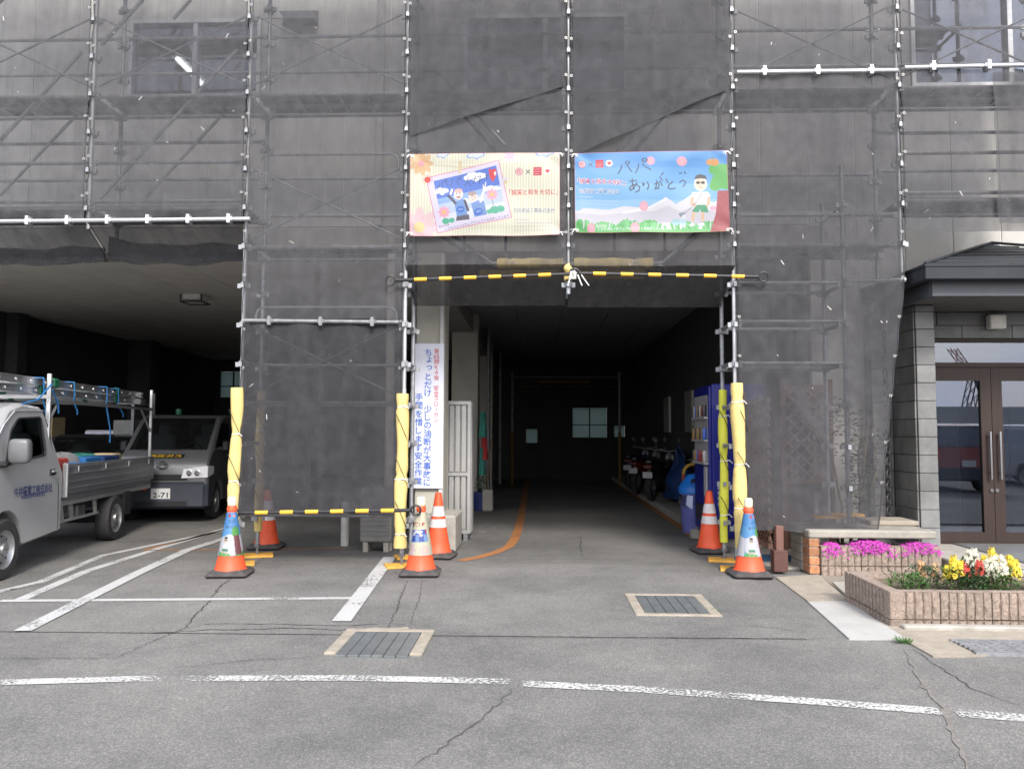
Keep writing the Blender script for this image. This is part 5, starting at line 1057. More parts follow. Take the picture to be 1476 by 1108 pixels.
b = MB(); b.quad((FA - .12, -W2 * .8, 1.70), (FA - .12, W2 * .8, 1.70), (FA + .62, W2 * .86, 1.08), (FA + .62, -W2 * .86, 1.08)); b.build('windscreen', 'car_glass', trk, fix=False)
def cutline(pts, nm='door_seam', m_='dark_trim', r=.004): b = MB(); b.tube([(x_, hwT(z_) + .001, z_) for x_, z_ in pts], r, 5); b.build(nm, m_, trk)
q = [tside(*p) for p in ((84, 762), (84, 700), (76, 622), (70, 592))]; cutline(q); cutline([tside(*p) for p in ((70, 592), (30, 592), (12, 612), (0, 632))], 'roof_gutter', 'silver_paint', .010); cutline([tside(*p) for p in ((82, 768), (20, 790))])
p = tside(76, 680); b = MB(); b.box(p[0] - .07, p[0] + .07, W2 - .01, W2 + .012, p[1] - .035, p[1] + .03, c=.01); h_ = b.build('door_handle_recess', 'dark_trim', trk, True); b = MB(); b.box(p[0] - .065, p[0] + .065, W2 + .012, W2 + .03, p[1] - .005, p[1] + .022, c=.008); b.build('handle', 'silver_paint', h_, True)
p = tside(30, 650, .15); b = MB(); pillow(b, (p[0], W2 + .145, p[1]), .06, .10, .125, .45); mm = b.build('mirror', 'mirror_grey', trk, True); b = MB(); b.box(p[0] - .02, p[0] + .1, W2 - .03, W2 + .06, p[1] - .16, p[1] - .1, c=.02); b.build('mirror_arm', 'dark_trim', mm, True)
a, c_ = tside(19, 713), tside(75, 699)
s_, wd, ht = text_mb('今井曜電工株式会社', .1, .012, (abs(a[0] - c_[0]), .105)); zc = (a[1] + c_[1]) / 2; xc = (a[0] + c_[0]) / 2
b = MB(); b.add([(xc - u_, W2 + .004, zc + v_) for u_, v_, _ in s_.v], s_.f); b.build('door_lettering', 'navy_ink', trk, fix=False)
a, c_ = tside(30, 719), tside(65, 709); b = MB()
for k in range(13):
    x_ = a[0] + (c_[0] - a[0]) * (k + .5) / 13; zc = (a[1] + c_[1]) / 2
    for q_ in range(3): b.box(x_ - .015, x_ + .013, W2 + .003, W2 + .004, zc - .016 + q_ * .013, zc - .011 + q_ * .013)
    b.box(x_ - .003, x_ + .002, W2 + .003, W2 + .0045, zc - .018, zc + .018)
b.build('small_lettering', 'navy_ink', trk, kind='stuff')
for s in (-1, 1): wheel(trk, FA, s * (W2 - .07), .30, .17, s); wheel(trk, 0, s * (W2 - .07), .30, .17, s)
b = MB(); b.box(FA - .9, FA - .3, -.6, .6, .55, .95); b.box(FA - .98, FA - .82, .15, .62, .9, 1.45, c=.05); b.box(FA - .98, FA - .82, -.62, -.15, .9, 1.45, c=.05); b.box(FA - .96, FA - .86, .27, .5, 1.44, 1.62, c=.03); b.build('seat', 'seat_fabric', trk, True)
b = MB(); b.box(FA + .2, FA + .55, -.7, .7, .85, 1.05); b.build('dashboard', 'dark_trim', trk)
b = MB(); b.box(xd + .02, FA + .5, -.7, .7, .42, .47); b.build('cab_floor', 'dark_trim', trk)
# bed
xr = tside(221, 672)[0]; zt, zb = 1.085, .735; xf = xd - .05
b = MB(); b.box(xr, xf, -W2 + .03, W2 - .03, .66, .735); b.build('bed_floor', 'bed_metal', trk)
for s in (-1, 1):
    b = MB(); ya, yb_ = sorted((s * (W2 - .03), s * W2)); b.box(xr, xf, ya, yb_, zb, zt, c=.006)
    for z_ in (.80, .88, .97, 1.05): b.box(xr + .02, xf - .02, s * W2 - .001, s * (W2 + .010), z_ - .012, z_ + .012, c=.004)
    b.build('side_gate', 'bed_metal', trk)
    for k in range(4): x_ = xr + .25 + k * (xf - xr - .4) / 3.2; b = MB(); b.box(x_ - .012, x_ + .012, s * (W2 + .011), s * (W2 + .02), zt - .10, zt - .03); b.build('rope_hook', 'steel_bright', trk)
    b = MB(); b.box(xf - .02, xf + .03, s * (W2 - .03), s * (W2 + .03), .70, 1.10, c=.01); b.build('corner_post', 'aluminium', trk)
b = MB(); b.box(xr - .04, xr - .005, -W2, W2, zb, zt, c=.006); b.build('tail_gate', 'bed_metal', trk)
b = MB(); b.box(xr - .02, xd - .02, W2 - .10, W2 - .04, .60, .655); b.build('bed_rail', 'alu_dull', trk)
b = MB()
for x_ in (xf - .06, xf - .32, .55): b.obox((x_, W2 - .07, .60), (x_ - .05, W2 - .07, .42), .03, .05)
b.box(.42, xf - .04, W2 - .09, W2 - .06, .40, .43); b.build('side_guard', 'alu_dull', trk)
b = MB(); b.tube([(xf - .28, W2 - .3, .5), (xf - .75, W2 - .3, .5)], .10, 14); b.box(xf - 1.1, xf - .85, W2 - .4, W2 - .2, .36, .55, c=.02); b.build('fuel_tank', 'steel_dull', trk, True)
b = MB(); b.box(xr + .1, FA, -.35, -.25, .42, .58); b.box(xr + .1, FA, .25, .35, .42, .58); b.tube([(0, -.7, .3), (0, .7, .3)], .06, 8); b.build('chassis', 'dark_trim', trk)
b = MB(); b.box(-.62, -.38, W2 - .08, W2 - .02, .30, .62); b.build('mud_flap', 'dark_trim', trk)
b = MB(); b.box(xr - .045, xr - .02, W2 - .3, W2 - .1, .56, .70); b.box(xr - .045, xr - .02, -W2 + .1, -W2 + .3, .56, .70); b.build('tail_light', 'cone_red', trk)
# ladder rack
zr = tside(213, 562)[1]; xrf = tside(78, 560)[0]
for s in (-1, 1):
    for x_, nm in ((xr + .03, 'rack_post'), (xrf, 'rack_post')):
        if s < 0 and x_ < 0: continue
        b = MB(); yk = s * (W2 - .05); b.box(x_ - .02, x_ + .02, yk - .022, yk + .022, .9, zr + .02, c=.006); b.build(nm, 'aluminium', trk)
    if s < 0: continue
    for xa, za, xb, zb_ in ((xr + .05, zr - .62, xr + .5, zr - .28), (xrf - .03, zr - .50, xrf - .22, zr - .30)): b = MB(); b.tube([(xa, s * (W2 - .05), za), (xb, s * (W2 - .05), zb_)], .016, 6); b.build('rack_strut', 'aluminium', trk)
    b = MB(); b.box(xr + .03, xrf, s * (W2 - .07), s * (W2 - .03), zr - .30, zr - .265); b.build('rack_rail', 'aluminium', trk)
for x_ in (xrf,): b = MB(); b.box(x_ - .018, x_ + .018, -W2 + .03, W2 - .03, zr - .26, zr - .22); b.build('rack_bar', 'aluminium', trk)
def to_world(p): return Matrix.Translation(org) @ Matrix.Rotation(rzT, 4, 'Z') @ Vector(p)
def ladder(label, x0, x1, y, z_, wd, capg):
    t = thing('ladder', label, 'ladder', tuple(to_world((x0, y, z_))), 'aluminium ladders on the truck rack', rzT, local=True); L = x1 - x0
    for s in (-1, 1): b = MB(); b.box(0, L, s * wd / 2 - .014, s * wd / 2 + .014, 0, .085, c=.004); b.box(0, L, s * wd / 2 + s * .0145, s * wd / 2 + s * .022, .07, .082); b.box(0, L, s * wd / 2 + s * .0145, s * wd / 2 + s * .022, .003, .015); b.build('stile', 'aluminium', t)
    k = .2
    while k < L - .1: b = MB(); b.tube([(k, -wd / 2 - .022, .042), (k, wd / 2 + .022, .042)], .017, 8); b.build('rung', 'aluminium', t, True); k += .33
    for x_ in capg:
        for s in (-1, 1): b = MB(); b.box(x_ - .09, x_ + .05, s * wd / 2 - .03, s * wd / 2 + .03, -.008, .105, c=.015); b.build('plastic_bracket', 'green_plastic', t)
    return t
ladder('lower aluminium ladder tied along the truck rack', xr - .02, xr + 4.6, .42, zr - .215, .42, (1.2, 3.4)); ladder('upper aluminium ladder with green brackets stacked on the truck rack', xr + .12, xr + 4.9, .44, zr - .115, .40, (1.05, 2.95)); ladder('second aluminium ladder lying on the far side of the truck rack', xr + .1, xr + 4.7, -.35, zr - .215, .42, (1.5,))
def rope(label, pts, r=.0095):
    P = [to_world(p) for p in pts]; b = MB(); b.tube(P, r, 6); return single(b, 'blue_rope', 'rope_blue', label, 'rope', tuple(P[0]), 'blue straps on the ladder rack', True)
yl = .42 + .25
for k, px in enumerate((77, 120, 166, 182)):
    x_ = tside(px, 570)[0]; nm = ['front post', 'middle of the stiles', 'rear green bracket', 'rear rack post'][k]
    rope('blue strap wound round the ladders at the ' + nm, [(x_, yl - .12, zr - .025), (x_ + .02, yl + .03, zr - .03), (x_, yl + .03, zr - .2), (x_ - .02, yl + .01, zr - .25), (x_ - .05 - .05 * k, yl + .03, zr - (.38 if k != 2 else .62)), (x_ - .07 - .05 * k, yl + .02, zr - (.42 if k != 2 else .78))])
rope('blue strap looped loosely from the front rack post over the cab', [(xrf + .02, W2 - .02, zr - .1), (xrf + .25, W2 - .05, zr - .28), (xrf + .5, W2 - .1, zr - .34)]); rope('blue strap hanging between the front rack post and its strut', [(xrf, W2 - .02, zr - .16), (xrf - .16, W2 - .02, zr - .3), (xrf - .2, W2 - .03, zr - .42)])
# load on the bed
def load(label, cat, nm, px, sx_, sy, sz_, y, m_, z0=.735, c=.02, rz=0):
    x_ = tside(px, 670)[0]; P = to_world((x_, y, z0)); b = MB(); b.box(-sx_ / 2, sx_ / 2, -sy / 2, sy / 2, 0, sz_, c=c); return single(b, nm, m_, label, cat, tuple(P), 'goods carried on the truck bed', True, rzT + rz, True)
load('red plastic toolbox at the front of the truck bed', 'toolbox', 'toolbox', 99, .34, .3, .42, .58, 'red_box', c=.015); load('blue crate beside the bags on the truck bed', 'crate', 'crate', 150, .5, .34, .40, .5, 'blue_box', c=.01); load('dark blue case at the tail of the truck bed', 'case', 'case', 178, .55, .3, .40, .5, 'tarp_blue')
load('flat blue case lying along the truck gate', 'case', 'case', 118, .9, .25, .35, .6, 'blue_box'); load('tan cardboard piece on the goods at the truck tail', 'cardboard', 'cardboard', 196, .3, .3, .42, .4, 'cardboard')
def sack(label, px, y, z0, sx_, sy, sz_, m_):
    x_ = tside(px, 665)[0]; P = to_world((x_, y, z0)); b = MB(); rg_ = random.Random(px); rs = []
    for j in range(9):
        th = math.pi * j / 8; rs.append([(sx_ * math.sin(th) ** .6 * math.cos(a) * (1 + .1 * math.sin(3 * a + j)), sy * math.sin(th) ** .6 * math.sin(a) * (1 + .08 * math.sin(5 * a + j)), sz_ / 2 - sz_ / 2 * math.cos(th) + .015 * math.sin(4 * a + j * 2)) for a in np.linspace(0, 6.28, 17)[:-1]])
    b.rings(rs); return single(b, 'sack', m_, label, 'sack', tuple(P), 'sacks on the truck bed', True, rzT, True)
sack('grey cloth sack heaped in the middle of the truck bed', 130, .45, .9, .34, .2, .30, 'grey_cloth'); sack('teal cloth bundle behind the grey sack on the truck bed', 112, .05, .85, .45, .3, .38, 'teal_cloth'); sack('green cloth bundle near the truck tail', 190, .1, .8, .4, .3, .35, 'teal_cloth')
# ---- van beside the truck, dark car and roll behind
vw = gr(312, 747); hv = math.atan2(-.985, .17); lv = Vector((-math.sin(hv), math.cos(hv), 0)); vo = vw - lv * .79 * .88
van('parked_van', 'silver van with black bumper and yellow gas sticker parked beside the truck', 'van', tuple(vo), hv, 'van_silver', sy=.88, plate='2-71')
b = MB(); P = vo + Vector((math.cos(hv) * -.5, math.sin(hv) * -.5, 1.765)); p0 = at(258, 592, P.y); b.lathe([(.045, 0), (.055, .05), (.05, .1), (.0, .1)], (p0.x, p0.y, P.z), 12); single(b, 'green_cup', 'green_plastic', 'small green cup standing on the roof of the silver van', 'cup', (p0.x, p0.y, P.z), smooth=True)
van('parked_car', 'dark low car parked deep in the garage behind the truck bed', 'car', (-7.6, 12.9, 0), RAD(-83), 'dark_car', sz=.80)
p0 = at(125, 626, 14.2); b = MB(); b.tube([p0, p0 + Vector((.75, .12, 0))], .085, 16); b.tube([p0 - Vector((.004, 0, 0)), p0 + Vector((.01, 0, 0))], .035, 10, mi=1); t = single(b, 'paper_roll', ['sign_board', 'dark_trim'], 'rolled white sheet lying on a rack above the dark car', 'roll', tuple(p0), smooth=True)
t = thing('storage_rack', 'dark steel storage rack behind the parked cars', 'rack', (p0.x - .6, 14.2, 0))
for zz in (1.32, .6, 2.0): b = MB(); b.box(p0.x - 1.6, p0.x + 1.0, 13.95, 14.7, zz - .04, zz); b.build('shelf', 'steel_dull', t)
for x_ in (p0.x - 1.6, p0.x + 1.0):
    for y_ in (13.95, 14.7): b = MB(); b.box(x_ - .025, x_ + .025, y_ - .025, y_ + .025, 0, 2.2); b.build('upright', 'steel_dull', t)
for k, (x_, sx_, sz_) in enumerate(((p0.x - 1.2, .3, .28), (p0.x - .75, .3, .4), (p0.x + .75, .4, .35))):
    b = MB(); b.box(x_ - sx_ / 2, x_ + sx_ / 2, 14.1, 14.5, 1.325, 1.325 + sz_, c=.01); single(b, 'carton', ['dark_trim', 'cardboard', 'grey_cloth'][k], ['black carton standing on the storage rack', 'tan carton standing on the storage rack', 'grey carton at the end of the storage rack'][k], 'carton', (x_, 14.3, 1.325))
# ---- street side behind the viewer (only mirrored in the entrance doors)
van('red_van', 'dark red van parked across the street, mirrored in the entrance door', 'van', (10.9, -4.4, 0), RAD(-90), 'red_paint', front=False); van('white_van', 'pale silver van parked across the street beside the red van', 'van', (14.6, -6.2, 0), RAD(-90), 'white_car', front=False)
b = MB(); b.box(-60, 80, -10.3, -10, 0, 2.5); single(b, 'street_wall', 'far_wall', 'long pale concrete wall across the street', 'wall', (10, -10, 0))
t = thing('crane', 'red topped lattice crane rising beyond the street wall', 'crane', (38, -52, 0))
def lattice(A, B, w_, m_, nm):
    A, B = Vector(A), Vector(B); d = (B - A); n_ = max(3, int(d.length / (w_ * 1.4))); b = MB(); x_ = Vector((1, 0, 0)) * w_ / 2; y_ = Vector((0, 1, 0)) * w_ / 2; cs = [x_ + y_, x_ - y_, -x_ - y_, -x_ + y_]
    for c in cs: b.tube([A + c, B + c], w_ * .07, 5)
    for k in range(n_):
        p, q_ = A + d * k / n_, A + d * (k + 1) / n_
        for i in range(4): b.tube([p + cs[i], q_ + cs[(i + 1) % 4]], w_ * .045, 4)
    b.build(nm, m_, t)
lattice((37.6, -52, 0), (39.2, -52, 6.4), .8, 'crane_grey', 'mast'); lattice((39.2, -52, 6.4), (37.3, -52, 9.2), .6, 'crane_red', 'jib')
b = MB(); b.tube([(38.9, -52, 7), (40.6, -52, 2.5)], .06, 5); b.tube([(39.2, -52, 6.4), (41.2, -52, 2.8)], .06, 5); b.build('cable', 'crane_grey', t); b = MB(); b.box(40.2, 41.6, -53, -51, 2.2, 3.0, c=.2); b.build('cab', 'crane_red', t)

# ================================================================== PASSAGE: vending machine, bin, rail, bikes, tools
x0, x1, y0, y1, z0 = 2.24, 2.92, 10.15, 11.15, .13; z1 = at(1025, 553, y0).z
vm = thing('vending_machine', 'blue drinks vending machine facing the passage behind the foam-wrapped posts', 'vending machine', (x0, y0, z0))
b = MB(); b.box(x0, x1, y0, y1, z0, z1, c=.012); b.build('cabinet', 'vend_blue', vm)
for s in (0, 1): b = MB(); b.box(x0 + .05, x1 - .05, y0 + .05 + s * .7, y0 + .25 + s * .7, .0, z0); b.build('foot', 'concrete', vm)
b = MB(); b.box(x0 - .035, x0 - .002, y0 + .02, y1 - .02, z0 + .05, z1 - .03, c=.01); dr = b.build('front_door', 'vend_blue', vm)
H = z1 - z0; zs_ = [z0 + H * .49, z0 + H * .64, z0 + H * .79, z0 + H * .94]
for k in range(3):
    za, zb_ = zs_[k], zs_[k + 1] - .02; b = MB(); b.box(x0 - .040, x0 - .036, y0 + .1, y1 - .06, za, zb_); b.build('display_back', 'vend_white', dr)
    b = MB(); b.box(x0 - .085, x0 - .037, y0 + .08, y1 - .05, za - .035, za - .005); b.build('selection_shelf', 'vend_white', dr)
    for j in range(8):
        yy = y0 + .16 + j * .098; b = MB(); b.lathe([(.026, 0), (.030, .012), (.030, .13), (.022, .15), (.0, .15)], (x0 - .066, yy, za - .004), 8); b.build('drink_can', random.choice(['can_red', 'can_gold', 'can_blue', 'can_white', 'vend_dark']), dr, True)
b = MB(); b.box(x0 - .055, x0 - .037, y0 + .12, y0 + .30, z0 + H * .26, z0 + H * .46, c=.006); b.build('coin_panel', 'vend_grey', dr)
b = MB(); b.box(x0 - .05, x0 - .037, y0 + .4, y0 + .85, z0 + H * .09, z0 + H * .2, c=.006); b.build('pickup_flap', 'vend_dark', dr)
for k in range(4): b = MB(); b.box(x0 + .06, x0 + .12, y0 - .003, y0 - .001, z0 + .42 + k * .07, z0 + .47 + k * .07); b.build('sticker', 'can_white', vm)
p = gr(1000, 767); bt = thing('waste_bin', 'translucent blue recycling bin with a bright blue hooded lid', 'bin', (p.x, p.y, 0))
b = MB(); b.lathe([(.165, 0), (.17, .02), (.205, .60), (.212, .61)], (p.x, p.y, 0), 24); b.build('body', 'bin_body', bt, True)
b = MB(); b.lathe([(.222, .585), (.222, .66), (.20, .70), (.09, .86), (.02, .875)], (p.x, p.y, 0), 24); ld = b.build('lid', 'bin_blue', bt, True)
b = MB(); b.lathe([(.05, 0), (.05, .012)], (p.x - .02, p.y - .165, .76), 14, 'y'); b.build('slot', 'dark_trim', ld)
b = MB()
for k in range(14): a = k * .45; b.add([(p.x + .207 * math.cos(a), p.y + .207 * math.sin(a), .56), (p.x + .207 * math.cos(a + .45), p.y + .207 * math.sin(a + .45), .56), (p.x + .235 * math.cos(a + .4), p.y + .235 * math.sin(a + .4), .40 + .05 * math.sin(k * 2)), (p.x + .23 * math.cos(a), p.y + .23 * math.sin(a), .42)], [(0, 1, 2, 3)])
b.build('bag_edge', 'clear_plastic', bt, fix=False)
p = gr(1010, 776)
for k, (dx, dy) in enumerate(((0, 0), (.25, .1))):
    b = MB(); b.box(p.x - .14 + dx, p.x + .12 + dx, p.y - .06 + dy, p.y + .07 + dy, 0, .13, c=.012); single(b, 'concrete_block', 'concrete', ['pale concrete block on the floor between the bin and the banded cone', 'second concrete block under the vending machine front corner'][k], 'block', (p.x + dx, p.y + dy, 0))
# hoop rail
xa = 2.50; za = .11; b = MB(); ya, yb_ = 13.6, 13.6; pts = [(xa, ya, za), (xa, ya, .78)]
for k in range(1, 7): a = math.pi - k * math.pi / 12; pts.append((xa + .16 + .16 * math.cos(a), ya, .78 + .16 * math.sin(a)))
t = thing('hoop_rail', 'red and yellow painted hoop rail beside the bicycle in the passage', 'rail', (xa, ya, za))
b.tube(pts[:2], .032, 10); b.build('lower_leg', 'rail_red', t, True); b = MB(); b.tube(pts[1:] + [(xa + .40, ya, .94)], .032, 10); b.tube([(xa + .40, ya, .94), (xa + .40, ya, za)], .030, 10); b.build('top_bend', 'rail_yellow', t, True)
def ring(c, r, tr, ax, n_=28, m=7):
    b = MB(); pts = []
    for a in np.linspace(0, 2 * math.pi, n_ + 1)[:-1]:
        d = Vector((math.cos(a), 0, math.sin(a))) if ax == 'y' else Vector((0, math.cos(a), math.sin(a))); pts.append(Vector(c) + d * r)
    b.tube(pts, tr, m, closed=True); return b
bc = Vector((2.72, 12.9, .11)); t = thing('bicycle', 'bicycle standing behind the bin with its silver wheel rims showing', 'bicycle', tuple(bc))
R_ = .31; wy = [bc.y - .2, bc.y + .85]
for k, yy in enumerate(wy):
    c = (bc.x, yy, bc.z + R_ + .012); w_ = ring(c, R_, .018, 'x').build('tyre', 'tyre', t, True); ring(c, R_ - .025, .012, 'x').build('rim', 'chrome', w_, True)
    s_ = MB()
    for a in np.linspace(0, 6.28, 17)[:-1]: s_.tube([c, (c[0], c[1] + (R_ - .03) * math.cos(a), c[2] + (R_ - .03) * math.sin(a))], .0018, 3)
    s_.build('spokes', 'chrome', w_); s_ = MB(); s_.tube([(c[0], c[1] + .36 * math.cos(a), c[2] + .36 * math.sin(a)) for a in np.linspace(.3, 2.8, 12)], .016, 5); s_.build('mudguard', 'chrome', t, True)
b = MB(); zc = bc.z + R_; f = lambda y, z_: (bc.x, bc.y + y, bc.z + z_); b.tube([f(-.2, .32), f(-.1, .62), f(-.06, .85)], .018, 8); b.tube([f(-.1, .62), f(.35, .28), f(.85, .32)], .018, 8); b.tube([f(.35, .28), f(.48, .78)], .018, 8); b.tube([f(.46, .7), f(.85, .32)], .012, 6); b.build('frame', 'steel_bright', t, True)
b = MB(); b.tube([(bc.x - .27, bc.y + .02, bc.z + .93), (bc.x - .12, bc.y - .06, bc.z + .97), (bc.x + .12, bc.y - .06, bc.z + .97), (bc.x + .27, bc.y + .02, bc.z + .93)], .012, 6); b.build('handlebar', 'chrome', t, True)
b = MB(); b.box(bc.x - .09, bc.x + .09, bc.y + .38, bc.y + .64, bc.z + .77, bc.z + .83, c=.03); b.build('saddle', 'dark_trim', t, True)
def moto(label, x, y, rz, body):
    t = thing('motor_scooter', label, 'motorbike', (x, y, .11), 'motorbikes parked along the passage wall', rz, local=True)
    for xx in (-.62, .62):
        b = MB(); b.lathe([(.17, -.05), (.25, -.055), (.285, 0), (.25, .055), (.17, .05)], (xx, 0, .285), 22, 'y', cap=False); w_ = b.build('wheel', 'tyre', t, True); b = MB(); b.lathe([(.17, -.03), (.05, -.045), (.05, .045), (.17, .03)], (xx, 0, .285), 16, 'y'); b.build('rim', 'rim', w_, True)
    b = MB(); b.rings([[(xx, w_ * math.cos(a), z_ + h_ * math.sin(a)) for a in np.linspace(0, 6.28, 13)[:-1]] for xx, z_, w_, h_ in ((-.75, .62, .03, .04), (-.55, .64, .13, .12), (-.2, .55, .16, .18), (.1, .5, .15, .16), (.38, .62, .12, .18), (.5, .8, .04, .06))]); b.build('fairing', body, t, True)
    b = MB(); b.rings([[(xx, w_ * math.cos(a), z_ + h_ * math.sin(a)) for a in np.linspace(0, 6.28, 11)[:-1]] for xx, z_, w_, h_ in ((-.8, .80, .06, .03), (-.55, .80, .14, .06), (-.1, .76, .14, .06), (.1, .74, .06, .03))]); b.build('saddle', 'moto_black', t, True)
    b = MB(); b.tube([(.62, 0, .29), (.45, 0, .95)], .035, 8); b.tube([(.42, -.33, 1.02), (.46, 0, .98), (.42, .33, 1.02)], .015, 6); b.build('fork', 'steel', t, True)
    b = MB(); b.lathe([(.09, 0), (.085, .05), (.0, .07)], (.5, 0, .85), 14, 'x'); b.build('headlamp', 'steel_dull', t, True); b = MB(); b.box(-.86, -.855, -.1, .1, .48, .6); b.build('number_plate', 'vend_grey', t); b = MB(); b.box(-.86, -.78, -.09, .09, .66, .74, c=.02); b.build('tail_lamp', 'moto_red', t)
    for s in (-1, 1): b = MB(); b.tube([(.4, s * .22, 1.0), (.38, s * .27, 1.2)], .008, 5); b.lathe([(.05, 0), (.04, .02)], (.37, s * .27, 1.22), 10, 'x'); b.build('mirror', 'moto_black', t, True)
moto('black motorbike with red tail lamp parked nearest the blue tarpaulin', 2.55, 16.3, RAD(62), 'moto_black'); moto('dark red motorbike parked beside the black one', 2.5, 18.0, RAD(60), 'moto_red'); moto('dark blue motorbike at the far end of the passage row', 2.5, 19.6, RAD(64), 'tarp_blue')
b = MB(); c = (2.72, 15.3, .11); rs = []
for j in range(9):
    th = j / 8; e = (1 - th ** 3); rs.append([(c[0] + (.24 * e + .02) * math.cos(a) * (1 + .10 * math.sin(5 * a + j * .7) * (1 - th)) + .06 * math.sin(a * 2 + j), c[1] + (.62 * e + .04) * math.sin(a) * (1 + .06 * math.sin(7 * a)), c[2] + .12 + th * (.78 + .22 * math.sin(a * 1.5 + .6))) for a in np.linspace(0, 6.28, 25)[:-1]])
b.rings(rs); single(b, 'tarpaulin', 'tarp_blue', 'blue tarpaulin draped over a parked scooter by the wall', 'tarpaulin', c, smooth=True)
# folded aluminium screens by the column
xL, xR = at(643, 700, 10.7).x, at(678, 700, 10.7).x; ytop = at(660, 578, 10.7).z; zb_ = .10
ag = thing('folding_gate', 'folded aluminium gate panel standing beside the slogan column', 'gate', (xL, 10.7, 0))
b = MB(); b.box(xR - .04, xR, 10.68, 10.74, zb_, ytop); b.box(xL, xL + .03, 10.68, 10.74, zb_, ytop); b.box(xL + .03, xR - .04, 10.685, 10.735, ytop - .05, ytop); b.box(xL + .03, xR - .04, 10.685, 10.735, zb_, zb_ + .05); zm = at(660, 683, 10.7).z; b.box(xL + .03, xR - .04, 10.683, 10.737, zm - .025, zm + .025); b.build('frame', 'alu_dull', ag)
wv = (xR - xL - .08) / 3
for k in range(3):
    for za, zc in ((zb_ + .055, zm - .03), (zm + .03, ytop - .055)): b = MB(); b.box(xL + .037 + k * wv, xL + .03 + (k + 1) * wv - .012, 10.70, 10.72, za, zc, c=.004); b.build('slat', 'alu_dull', ag)
for k in range(4): yk = 10.76 + k * .075; b = MB(); b.box(xR - .45, xR + .015, yk, yk + .05, zb_, ytop - .01, c=.006); b.build('folded_leaf', 'alu_dull', ag)
for q in ((xR - .09, xR - .03, 10.69, 10.75), (xL, xL + .05, 10.69, 10.75), (xR - .1, xR, 11.0, 11.06)): b = MB(); b.box(*q, 0, zb_); b.build('foot', 'steel_dull', ag)
# tools and pots along the dividing wall
p = gr(693, 735); pot = thing('plant_pot', 'dark blue flower pot with a few leaves behind the folded gate', 'plant pot', (p.x, p.y, 0)); b = MB(); b.lathe([(.13, 0), (.17, .3), (.185, .31), (.185, .34), (.15, .34)], (p.x, p.y, 0), 18); b.build('pot', 'blue_pot', pot, True)
b = MB()
for k in range(50): a, r, z_ = random.uniform(0, 6.28), random.uniform(0, .16), random.uniform(.34, .6); q = Vector((p.x + r * math.cos(a), p.y + r * math.sin(a), z_)); d = Vector((math.cos(a), math.sin(a), .6)) * .07; n_ = Vector((-math.sin(a), math.cos(a), 0)) * .02; b.add([q, q + d * .5 + n_, q + d, q + d * .5 - n_], [(0, 1, 2, 3)])
b.build('leaves', 'leaf_dark', pot, fix=False)
p = gr(703, 736); b = MB(); b.box(p.x - .1, p.x + .1, p.y - .08, p.y + .08, 0, .40, c=.02); single(b, 'wheel_stop', 'concrete', 'upright concrete block leaning beside the blue flower pot', 'block', (p.x, p.y, 0))
yk = 14.9
def hangcloth(px0, px1, py0, py1, m_, label, cat, nm):
    A, B = at(px0, py0, yk), at(px1, py1, yk); b = MB(); rs = []
    for j in range(7): f_ = j / 6; rs.append([(A.x + (B.x - A.x) * (.5 + .5 * math.cos(a) * (.6 + .4 * f_)), yk + .06 * math.sin(a) * (1 + .3 * math.sin(a * 3 + j)), A.z + (B.z - A.z) * f_) for a in np.linspace(0, 6.28, 13)[:-1]])
    b.rings(rs); single(b, nm, m_, label, cat, (A.x, yk, B.z), smooth=True)
hangcloth(690, 702, 594, 630, 'metal_green', 'teal jacket hanging on the inner column', 'jacket', 'hanging_jacket'); hangcloth(692, 704, 630, 662, 'cloth_red', 'red cloth hanging below the teal jacket', 'cloth', 'hanging_cloth'); hangcloth(690, 700, 645, 684, 'metal_green', 'teal sack hanging beside the red cloth', 'sack', 'hanging_sack')
p = gr(700, 728); b = MB(); b.tube([(p.x, p.y, 0), (p.x + .1, p.y + .1, 1.35)], .014, 7); single(b, 'broom', 'wood_handle', 'wooden broom handle leaning below the hanging red cloth', 'broom', (p.x, p.y, 0))
for k, yk2 in enumerate((17.2, 22.5)): b = MB(); b.tube([(-1.12, yk2, 0), (-1.12, yk2, ZC)], .045, 10); single(b, 'downpipe', 'steel_dull', ['steel pipe running up the dividing wall near the inner column', 'steel pipe running up at the far end of the dividing wall'][k], 'pipe', (-1.12, yk2, 0), smooth=True)
# height bar and posts deep in the passage
YP = 22.0; xa, xb_ = at(739, 560, YP).x, at(893, 560, YP).x
t = thing('height_gauge', 'yellow and grey height limit portal deep inside the passage', 'portal', (xa, YP, 0))
for x_ in (xa, xb_): b = MB(); b.tube([(x_, YP, 0), (x_, YP, 1.5)], .05, 10); b.build('post', 'rail_dim', t, True); b = MB(); b.tube([(x_, YP, 1.505), (x_, YP, 3.2)], .045, 10); b.build('upper_post', 'steel_dull', t, True)
b = MB(); b.tube([(xa, YP, 3.05), (xb_, YP, 3.05)], .02, 8); b.build('cross_tube', 'steel_dull', t, True); b = MB(); b.tube([(at(775, 550, YP).x, YP, 2.92), (at(850, 550, YP).x, YP, 2.92)], .04, 8); b.build('foam_pad', 'rail_dim', t, True)
for k in range(8): x_ = xa + .3 + k * (xb_ - xa - .5) / 7; b = MB(); b.tube([(x_ - .1, YP, 2.78), (x_ + .1, YP, 2.78)], .018, 6); b.build('stripe', 'rail_dim', t, True)
